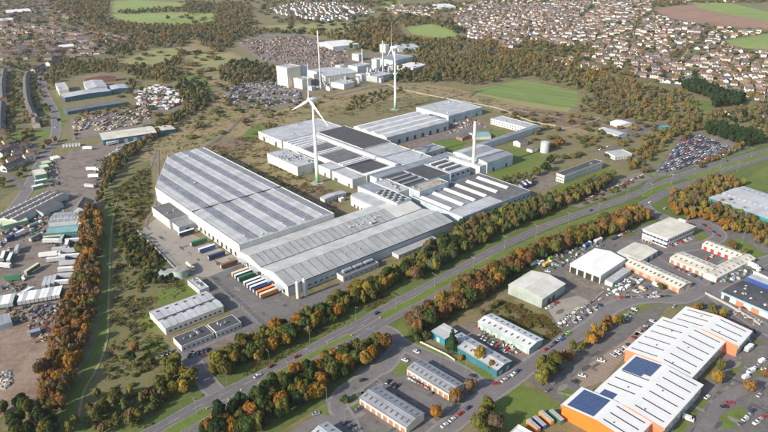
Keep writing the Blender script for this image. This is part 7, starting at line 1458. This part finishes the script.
NEARN = {'broad': 300, 'conifer': 140, 'bush': 200}
templ = {}
def protos(kind, lod):
    if (kind, lod) not in templ:
        n, leaf = {('broad', 0): (1100, .07), ('broad', 1): (130, .13), ('broad', 2): (40, .2), ('conifer', 0): (700, .07), ('conifer', 1): (150, .10), ('conifer', 2): (50, .16), ('bush', 0): (200, .15), ('bush', 1): (60, .2), ('bush', 2): (20, .3)}[(kind, lod)]
        templ[(kind, lod)] = [crown_arr(11 + 31 * k + lod, n, kind, leaf, 1.0, 1.0, lod) for k in range(10)]
    return templ[(kind, lod)]
byk = {}
for t in TREES:
    if visible(t[0], t[1]): byk.setdefault(t[4], []).append(t)
WORDS = {'broad': ('broadleaf_tree', 'tree'), 'conifer': ('conifer_tree', 'conifer'), 'bush': ('bush', 'bush')}
rt = random.Random(5)
ntree = 0
for kind, lst in byk.items():
    lst.sort(key=lambda t: -t[2] / ((t[0]) ** 2 + t[1] ** 2 + CAM_H ** 2) ** .5 if t[1] > 0 else 0)
    n0 = NEARN[kind]
    ps = protos(kind, 0); me_c = []
    for k, V in enumerate(ps): me_c.append(quads_mesh('crown', V * np.array([4.0, 4.0, 9.0], np.float32), FOL_O))
    tm = [trunk_mesh(4, 9, k) for k in range(4)]
    def base_of(t): return ('tall' if t[2] > 10 else 'low' if t[2] < 6 else 'mid-height') + ' ' + t[5] + t[6]
    ordn = {}
    for t in sorted(lst[:n0], key=lambda t: px_of(t[0], t[1])): ordn.setdefault(base_of(t), []).append(t)
    for t in lst[:n0]:
        x, y, h, r_, _, c, pl = t; size = 'tall' if h > 10 else 'low' if h < 6 else 'mid-height'; nmw, w_ = WORDS[kind]
        lab = f'{size} {c} {"evergreen " if kind == "conifer" else ""}{w_} {pl}'
        same = ordn[base_of(t)]
        if len(same) > 1: lab = f'{ordinal(same.index(t))} {size} {c} {w_} from the left {pl}'
        if len(lab.split()) > 16: print('LONG', lab)
        o = empty(nmw, (x, y, 0), rt.uniform(0, 6.28), lab, w_, 'trees ' + pl if kind != 'bush' else 'bushes ' + pl); o.scale = (r_ / 4, r_ / 4, h / 9)
        f_ = rt.uniform(.75, 1.25); cc = TC[c]; cc = (cc[0] * f_ * rt.uniform(.92, 1.08), cc[1] * f_, cc[2] * f_ * rt.uniform(.85, 1.15))
        link('crown', rt.choice(me_c), o, color=cc)
        if kind != 'bush': link('trunk', rt.choice(tm), o)
        ntree += 1
    rest = lst[n0:]
    if rest:
        Vs, Ts, TR = [], [], MB()
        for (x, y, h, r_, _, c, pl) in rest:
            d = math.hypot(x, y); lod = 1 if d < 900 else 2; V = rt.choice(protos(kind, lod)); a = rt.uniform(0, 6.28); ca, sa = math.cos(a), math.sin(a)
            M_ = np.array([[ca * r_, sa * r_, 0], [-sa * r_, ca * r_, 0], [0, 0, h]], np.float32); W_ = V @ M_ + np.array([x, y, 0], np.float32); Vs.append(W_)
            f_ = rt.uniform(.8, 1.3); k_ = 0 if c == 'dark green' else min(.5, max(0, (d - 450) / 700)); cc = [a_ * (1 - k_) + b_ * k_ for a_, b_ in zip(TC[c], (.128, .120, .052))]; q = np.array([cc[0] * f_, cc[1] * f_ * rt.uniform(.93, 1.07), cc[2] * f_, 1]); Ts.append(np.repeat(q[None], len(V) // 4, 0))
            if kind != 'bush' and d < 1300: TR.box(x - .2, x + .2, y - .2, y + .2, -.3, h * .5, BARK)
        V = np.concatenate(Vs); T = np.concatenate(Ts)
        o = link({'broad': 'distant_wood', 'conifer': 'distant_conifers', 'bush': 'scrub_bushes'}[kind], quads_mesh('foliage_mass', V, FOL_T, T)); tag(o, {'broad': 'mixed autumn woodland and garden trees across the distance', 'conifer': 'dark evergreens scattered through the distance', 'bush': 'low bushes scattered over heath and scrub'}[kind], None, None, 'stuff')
        if TR.v: t_ = TR.build('trunks', o); t_['kind'] = 'stuff'
        print('stuff', kind, len(rest), len(V) // 2, 'tris')
# tufts of bramble and rough grass on the open ground
def tufts(name, label, polys, n, cols, hgt=(.3, 1.0), wd=(.5, 1.6)):
    g = np.random.default_rng(len(name) + n); out, tt = [], []
    for poly in polys:
        W_ = [tuple(P(*p_)[:2]) for p_ in poly]; xs = [p_[0] for p_ in W_]; ys = [p_[1] for p_ in W_]; k = 0; tr = 0
        while k < n and tr < n * 8:
            tr += 1; x, y = g.uniform(min(xs), max(xs)), g.uniform(min(ys), max(ys))
            if not inpoly(x, y, W_) or not clear(x, y) or patch(x, y, 16) < g.uniform(-.25, .2): continue
            k += 1; c = TC[cols[g.integers(len(cols))]]; f_ = g.uniform(.7, 1.3); w_, h_ = g.uniform(*wd), g.uniform(*hgt)
            p_ = g.normal(size=(9, 3)) * np.array([w_ * .5, w_ * .5, .2 * h_]) + np.array([x, y, h_ * .4]); nm = g.normal(size=(9, 3)) * .6 + np.array([0, 0, .9]); nm /= np.linalg.norm(nm, axis=1)[:, None]
            t = np.cross(nm, g.normal(size=(9, 3))); t /= np.linalg.norm(t, axis=1)[:, None]; b = np.cross(nm, t); s_ = w_ * .38
            out.append(np.stack([p_ - t * s_, p_ - b * s_ * .7, p_ + t * s_, p_ + b * s_ * .7], 1).reshape(-1, 3)); tt.append(np.repeat(np.array([[c[0] * f_, c[1] * f_, c[2] * f_, 1]]), 9, 0))
    tag(link(name, quads_mesh(name, np.concatenate(out).astype(np.float32), FOL_T, np.concatenate(tt))), label, None, None, 'stuff')
tufts('bramble_tufts', 'bramble and rough grass tufts over the scrubland beside the grass track', [[(114, 190), (150, 165), (154, 205), (140, 228), (180, 275), (186, 290), (152, 312), (165, 345), (190, 362), (196, 385), (150, 428), (80, 430), (104, 360), (114, 300)]], 4200, ['olive', 'brown', 'olive', 'yellow-green', 'green', 'grey-green'])
tufts('heath_tufts', 'dead grass and low scrub tufts on the heath round the turbines', [[(204, 150), (240, 138), (268, 130), (270, 160), (318, 184), (345, 196), (334, 212), (290, 190)], [(150, 130), (215, 92), (300, 108), (245, 142), (176, 152), (140, 160)], [(262, 118), (395, 82), (455, 90), (520, 108), (600, 120), (600, 134), (480, 106), (330, 118), (262, 128)]], 1000, ['brown', 'olive', 'yellow-green', 'grey-green'], (.3, .9), (.8, 2.2))
tufts('verge_tufts', 'rough grass and weeds under the roadside trees', [[(170, 424), (300, 360), (400, 300), (404, 270), (340, 300), (216, 372)], [(404, 338), (480, 285), (600, 225), (660, 215), (600, 245), (500, 290), (430, 340)], [(484, 312), (500, 300), (545, 316), (562, 332), (548, 340)]], 1800, ['olive', 'brown', 'green', 'rust'], (.3, .8), (.5, 1.4))

# ------------------------------------------------------------------ houses
HW = [(.60, .575, .52), (.66, .645, .61), (.55, .45, .34), (.50, .36, .29), (.66, .56, .50), (.30, .17, .12), (.82, .80, .76)]
HR = [(.12, .09, .078), (.15, .098, .08), (.09, .09, .10), (.17, .125, .10), (.11, .105, .105), (.21, .15, .125)]
HWM = [paint('house_render_%d' % i, c, .85, .06, None, dirt=.1) for i, c in enumerate(HW)]; HRM = [paint('house_roof_%d' % i, c, .85, .12, None, dirt=.15) for i, c in enumerate(HR)]
WNAME = ['cream', 'white', 'buff', 'pink', 'pale pink', 'brick', 'white']; RNAME = ['brown', 'red-brown', 'slate', 'tan', 'grey', 'pinkish']
def house_mesh(wi, ri, L, W, h, rise, wins=True, base=(0, 0, 0), ang=0, mb=None):
    b = mb or MB(); k0 = len(b.v)
    b.prism([(0, -.3), (W, -.3), (W, h), (W / 2, h + rise), (0, h)], 0, L, HWM[wi], 'x')
    t = .2
    for (y0, z0, y1, z1) in ((-.35, h - .25, W / 2, h + rise + .02), (W / 2, h + rise + .02, W + .35, h - .25)): b.prism([(y0, z0 + .05), (y1, z1 + .03), (y1, z1 + t), (y0, z0 + t)], -.3, L + .3, HRM[ri], 'x')
    if wins:
        b.box(L * .25, L * .25 + .8, W / 2 - .4, W / 2 + .4, h + rise * .6, h + rise + 1, HWM[5])
        for z in ([1.0, 3.4] if h > 4 else [1.0]):
            for x in (L * .15, L * .6): b.box(x, x + 1.5, -.05, .04, z, z + 1.2, GLASS); b.box(x, x + 1.5, W - .04, W + .05, z, z + 1.2, GLASS)
        b.box(L * .42, L * .42 + 1, -.06, .03, 0, 2.1, HWM[5])
    if mb is not None:
        c, s_ = math.cos(ang), math.sin(ang)
        for i in range(k0, len(b.v)): x, y, z = b.v[i]; x -= L / 2; y -= W / 2; b.v[i] = (base[0] + x * c - y * s_, base[1] + x * s_ + y * c, z)
    return b
HOUSES = []
def estate(poly, sx, sy, base, wig, walls, place, hold=(), sz=(9, 8), two=.4, gap=.12):
    """streets of houses: rows follow a gently curving grid"""
    W_ = [tuple(P(*p_)[:2]) for p_ in poly]; hold = [[tuple(P(*p_)[:2]) for p_ in h] for h in hold]; cx_ = sum(p_[0] for p_ in W_) / len(W_); cy_ = sum(p_[1] for p_ in W_) / len(W_); r_ = random.Random(int(cx_)); Rm = max(math.hypot(p_[0] - cx_, p_[1] - cy_) for p_ in W_)
    nj = int(Rm / sy) + 2; ni = int(Rm / sx) + 2
    def warp(u, v): return (cx_ + u * math.cos(base) - v * math.sin(base) + 26 * math.sin(v / 130) + 14 * math.sin(u / 90 + v / 60), cy_ + u * math.sin(base) + v * math.cos(base) + 24 * math.sin(u / 150) + 10 * math.sin(u / 60))
    sb = MB(); zz = .188 + .002 * (len(HOUSES) % 7)
    def seg(u0, v0, u1, v1):
        a, b = Vector((*warp(u0, v0), 0)), Vector((*warp(u1, v1), 0)); m_ = (a + b) / 2
        if not inpoly(m_.x, m_.y, W_) or any(inpoly(m_.x, m_.y, h) for h in hold): return
        d = (b - a).normalized(); q = Vector((-d.y, d.x, 0)) * 2.6; a, b = a - d * .4, b + d * .4
        sb.poly([(*(a - q)[:2], zz), (*(b - q)[:2], zz), (*(b + q)[:2], zz), (*(a + q)[:2], zz)], G_ASPH)
    for j in range(-nj, nj, 2):
        for i in range(-ni, ni): seg(i * sx, (j + .62) * sy, (i + 1) * sx, (j + .62) * sy)
    for i in range(-ni, ni):
        if i % 11 == 5:
            for j in range(-nj, nj): seg(i * sx, j * sy, i * sx, (j + 1) * sy)
    if sb.v: tag(sb.build('estate_street'), None, None, None, 'structure')
    for j in range(-nj, nj):
        for i in range(-ni, ni):
            u, v = i * sx + r_.uniform(-.1, .1) * sx, j * sy + (sy * .24 if j % 2 else 0) + r_.uniform(-1, 1)
            if i % 11 == 5: continue
            x, y = warp(u, v); x2, y2 = warp(u + 2, v); a = math.atan2(y2 - y, x2 - x)
            if r_.random() < gap or not inpoly(x, y, W_) or not visible(x, y, 6) or any(inpoly(x, y, h) for h in hold): continue
            if r_.random() < .18: a += math.pi / 2
            HOUSES.append((x, y, a, r_.choice(walls), r_.randrange(6), sz[0] * r_.uniform(.8, 1.35), sz[1] * r_.uniform(.85, 1.15), 5.2 if r_.random() < two else 2.8, place))
holes = [[(650, 8), (704, 3), (768, 19), (768, 31), (690, 24), (664, 18)], [(718, 40), (768, 33), (768, 52), (738, 49)], [(520, 38), (552, 44), (580, 48), (592, 42), (590, 54), (560, 58), (520, 48)]]
estate([(452, 14), (470, 8), (520, 4), (600, 2), (655, 2), (655, 12), (690, 24), (768, 33), (768, 104), (735, 100), (690, 90), (640, 80), (600, 66), (570, 52), (540, 44), (500, 50), (478, 42), (462, 28)], 15.5, 23, R(-28), .35, [0, 1, 2, 3, 4, 1, 0, 6, 5], 'in the big right-hand estate', holes, gap=.14, sz=(10.5, 9))
estate([(450, 14), (470, 6), (540, 4), (590, 20), (560, 40), (500, 48), (470, 38)], 15.5, 22, R(-50), .3, [1, 3, 4, 5, 3, 6, 2], 'in the red-roofed estate corner', [], two=.6)
estate([(455, 3), (520, -2), (700, -3), (740, 2), (655, 3), (560, 4), (470, 8)], 22, 28, R(-10), .3, [0, 1, 3, 1], 'at the far estate edge', [])
estate([(268, 10), (300, 3), (350, 4), (374, 12), (352, 19), (322, 22), (290, 17)], 13.5, 17, R(30), .4, [1, 6, 1, 0, 4], 'in the white estate at the top centre', [], two=.5)
estate([(385, 8), (404, 5), (440, 10), (430, 16), (400, 18)], 16, 22, R(-20), .3, [3, 4, 1, 2], 'above the far green field', [])
estate([(0, 24), (40, 26), (90, 30), (130, 36), (128, 46), (100, 54), (60, 60), (0, 60)], 15, 23, R(8), .25, [2, 5, 5, 3, 2, 4], 'in the old town', [[(22, 34), (38, 33), (38, 42), (22, 42)]], (12, 8), .8)
estate([(0, 0), (50, 0), (80, 14), (60, 26), (0, 24)], 24, 32, R(15), .3, [2, 5, 5, 3], 'beyond the old town', [], (12, 9), .7)
estate([(0, 146), (16, 146), (34, 150), (26, 168), (0, 178)], 15, 21, R(40), .1, [2, 5, 4], 'at the left edge', [], (10, 8), .9)
estate([(700, 114), (740, 112), (768, 110), (768, 124), (740, 122)], 15, 15, R(20), .2, [1, 0, 1], 'below the dark hedge', [], gap=.5)
estate([(540, 60), (566, 58), (580, 62), (604, 72), (590, 70), (560, 66)], 16, 20, R(-20), .1, [1, 6, 1], 'at the estate bottom corner', [])
# rows of terraced houses
def terrace(pts, wi, ri, label, n, W=9, h=5.4, rise=2.6):
    c = smooth([P(*p_) for p_ in pts], 6); L = sum((b - a).length for a, b in zip(c[:-1], c[1:])); st = L / n
    root = empty('terraced_row', c[0], 0, label, 'terrace', 'terraces of the old streets'); acc = 0; seg = 0; pos = []
    for k in range(n):
        d = (k + .5) * st; s_ = 0
        for a, b in zip(c[:-1], c[1:]):
            l_ = (b - a).length
            if s_ + l_ >= d: pos.append((a + (b - a) * ((d - s_) / l_), math.atan2(b.y - a.y, b.x - a.x))); break
            s_ += l_
    me = house_mesh(wi, ri, st + .5, W, h, rise).mesh('house'); me2 = house_mesh((wi + 2) % 7, ri, st + .5, W, h, rise).mesh('house')
    for k, (q, a) in enumerate(pos): x, y = q.x - c[0].x, q.y - c[0].y; link('house', me if k % 4 else me2, root, (x - math.cos(a) * st / 2 + math.sin(a) * W / 2, y - math.sin(a) * st / 2 - math.cos(a) * W / 2, 0), (0, 0, a))
terrace([(34, 118), (29, 106), (27, 92), (27, 80), (30, 75)], 2, 4, 'long curved terrace with dark roofs running down beside the left-hand side road', 22)
terrace([(33, 73), (44, 68)], 1, 2, 'short white-gabled terrace at the top of the curved one', 6)
terrace([(4, 102), (3, 88), (5, 72)], 3, 4, 'straight terrace at the left edge above the crossing street', 14)
terrace([(2, 134), (2, 118), (3, 106)], 3, 2, 'straight terrace at the left edge below the crossing street', 10)
terrace([(36, 122), (37, 128)], 4, 3, 'pair of pale cottages at the lower end of the curved terrace', 2)
terrace([(52, 33), (62, 35), (84, 37)], 6, 5, 'long white terrace across the upper part of the old town', 18)
terrace([(90, 34), (110, 37), (128, 42)], 0, 3, 'long cream terrace right of the white one in the old town', 16)
terrace([(28, 30), (40, 33)], 6, 1, 'short white terrace above the small green in the old town', 8)
terrace([(0, 158), (14, 152), (26, 148)], 2, 2, 'slate-roofed terrace at the left edge above the road corner', 8)
terrace([(4, 172), (14, 168), (22, 164)], 2, 2, 'slate-roofed terrace at the left edge below the road corner', 6)
terrace([(48, 56), (64, 52), (80, 50)], 5, 1, 'brick terrace behind the small green in the old town', 12)
terrace([(48, 66), (60, 62), (70, 60)], 5, 0, 'brick terrace above the bend of the side road', 9)
HOUSES.sort(key=lambda t: t[0] ** 2 + t[1] ** 2)
hm = {}
hb_ = {}
for t in sorted(HOUSES[:300], key=lambda t: px_of(t[0], t[1])): hb_.setdefault((WNAME[t[3]], RNAME[t[4]], t[7] > 4, t[8]), []).append(t)
for t in HOUSES[:300]:
    (x, y, a, wi, ri, L, W, h, pl) = t; hs = hb_[(WNAME[wi], RNAME[ri], h > 4, pl)]
    key = (wi, ri, h > 4)
    if key not in hm: hm[key] = house_mesh(wi, ri, 10, 8, h, 2.4).mesh('house')
    o = link('house', hm[key], None, (x, y, 0), (0, 0, a), scale=(L / 10, W / 8, 1))
    tag(o, f'{ordinal(hs.index(t)) + " " if len(hs) > 1 else ""}{WNAME[wi]} {"two-storey" if h > 4 else "single-storey"} house with {RNAME[ri]} roof{" from the left" if len(hs) > 1 else ""} {pl}', 'house', 'houses ' + pl)
mb = MB()
for (x, y, a, wi, ri, L, W, h, pl) in HOUSES[300:]: house_mesh(wi, ri, L, W, h, 2.3, False, (x, y), a, mb)
o = mb.build('distant_houses'); tag(o, 'hundreds of small pale and pink houses across the far estates', None, None, 'stuff')
print('houses', len(HOUSES), 'trees near', ntree, 'lot cars', nlot, 'objects', len(bpy.data.objects))
# estate streets and parked specks between the far houses
for pts in ([(588, 50), (620, 62), (660, 74), (700, 84), (768, 96)], [(560, 30), (600, 44), (650, 56), (700, 62), (768, 74)], [(500, 20), (540, 30), (580, 36), (620, 36), (680, 40), (768, 60)], [(470, 12), (520, 14), (580, 18), (640, 22), (690, 30)], [(580, 4), (600, 20), (590, 40), (586, 52)], [(640, 20), (650, 40), (640, 66), (634, 80)], [(700, 30), (716, 50), (708, 84)], [(280, 16), (310, 12), (345, 12)], [(0, 44), (50, 48), (100, 50), (130, 44)], [(8, 66), (12, 44), (18, 22)]): strip('estate_street', pts, 6, G_ASPH, 4, 3)

# ------------------------------------------------------------------ air
HAZE = True
if HAZE:
    hb = MB(); hb.box(-2600, 2600, -80, 3200, -1.5, 240, None) if 0 else None
    m = bpy.data.materials.new('haze'); m.use_nodes = True; n = m.node_tree
    for x in list(n.nodes): n.nodes.remove(x)
    out = n.nodes.new('ShaderNodeOutputMaterial'); v = n.nodes.new('ShaderNodeVolumePrincipled'); v.inputs['Color'].default_value = (.93, .95, 1, 1); v.inputs['Density'].default_value = .00004; v.inputs['Anisotropy'].default_value = .2
    lk(n, v.outputs[0], out.inputs['Volume'])
    hb = MB(); hb.box(-9500, 9500, -900, 15500, -1.5, 245, m); tag(hb.build('haze'), 'thin pale autumn haze', None, None, 'stuff')
if LONG: print('LONGLABELS', LONG)
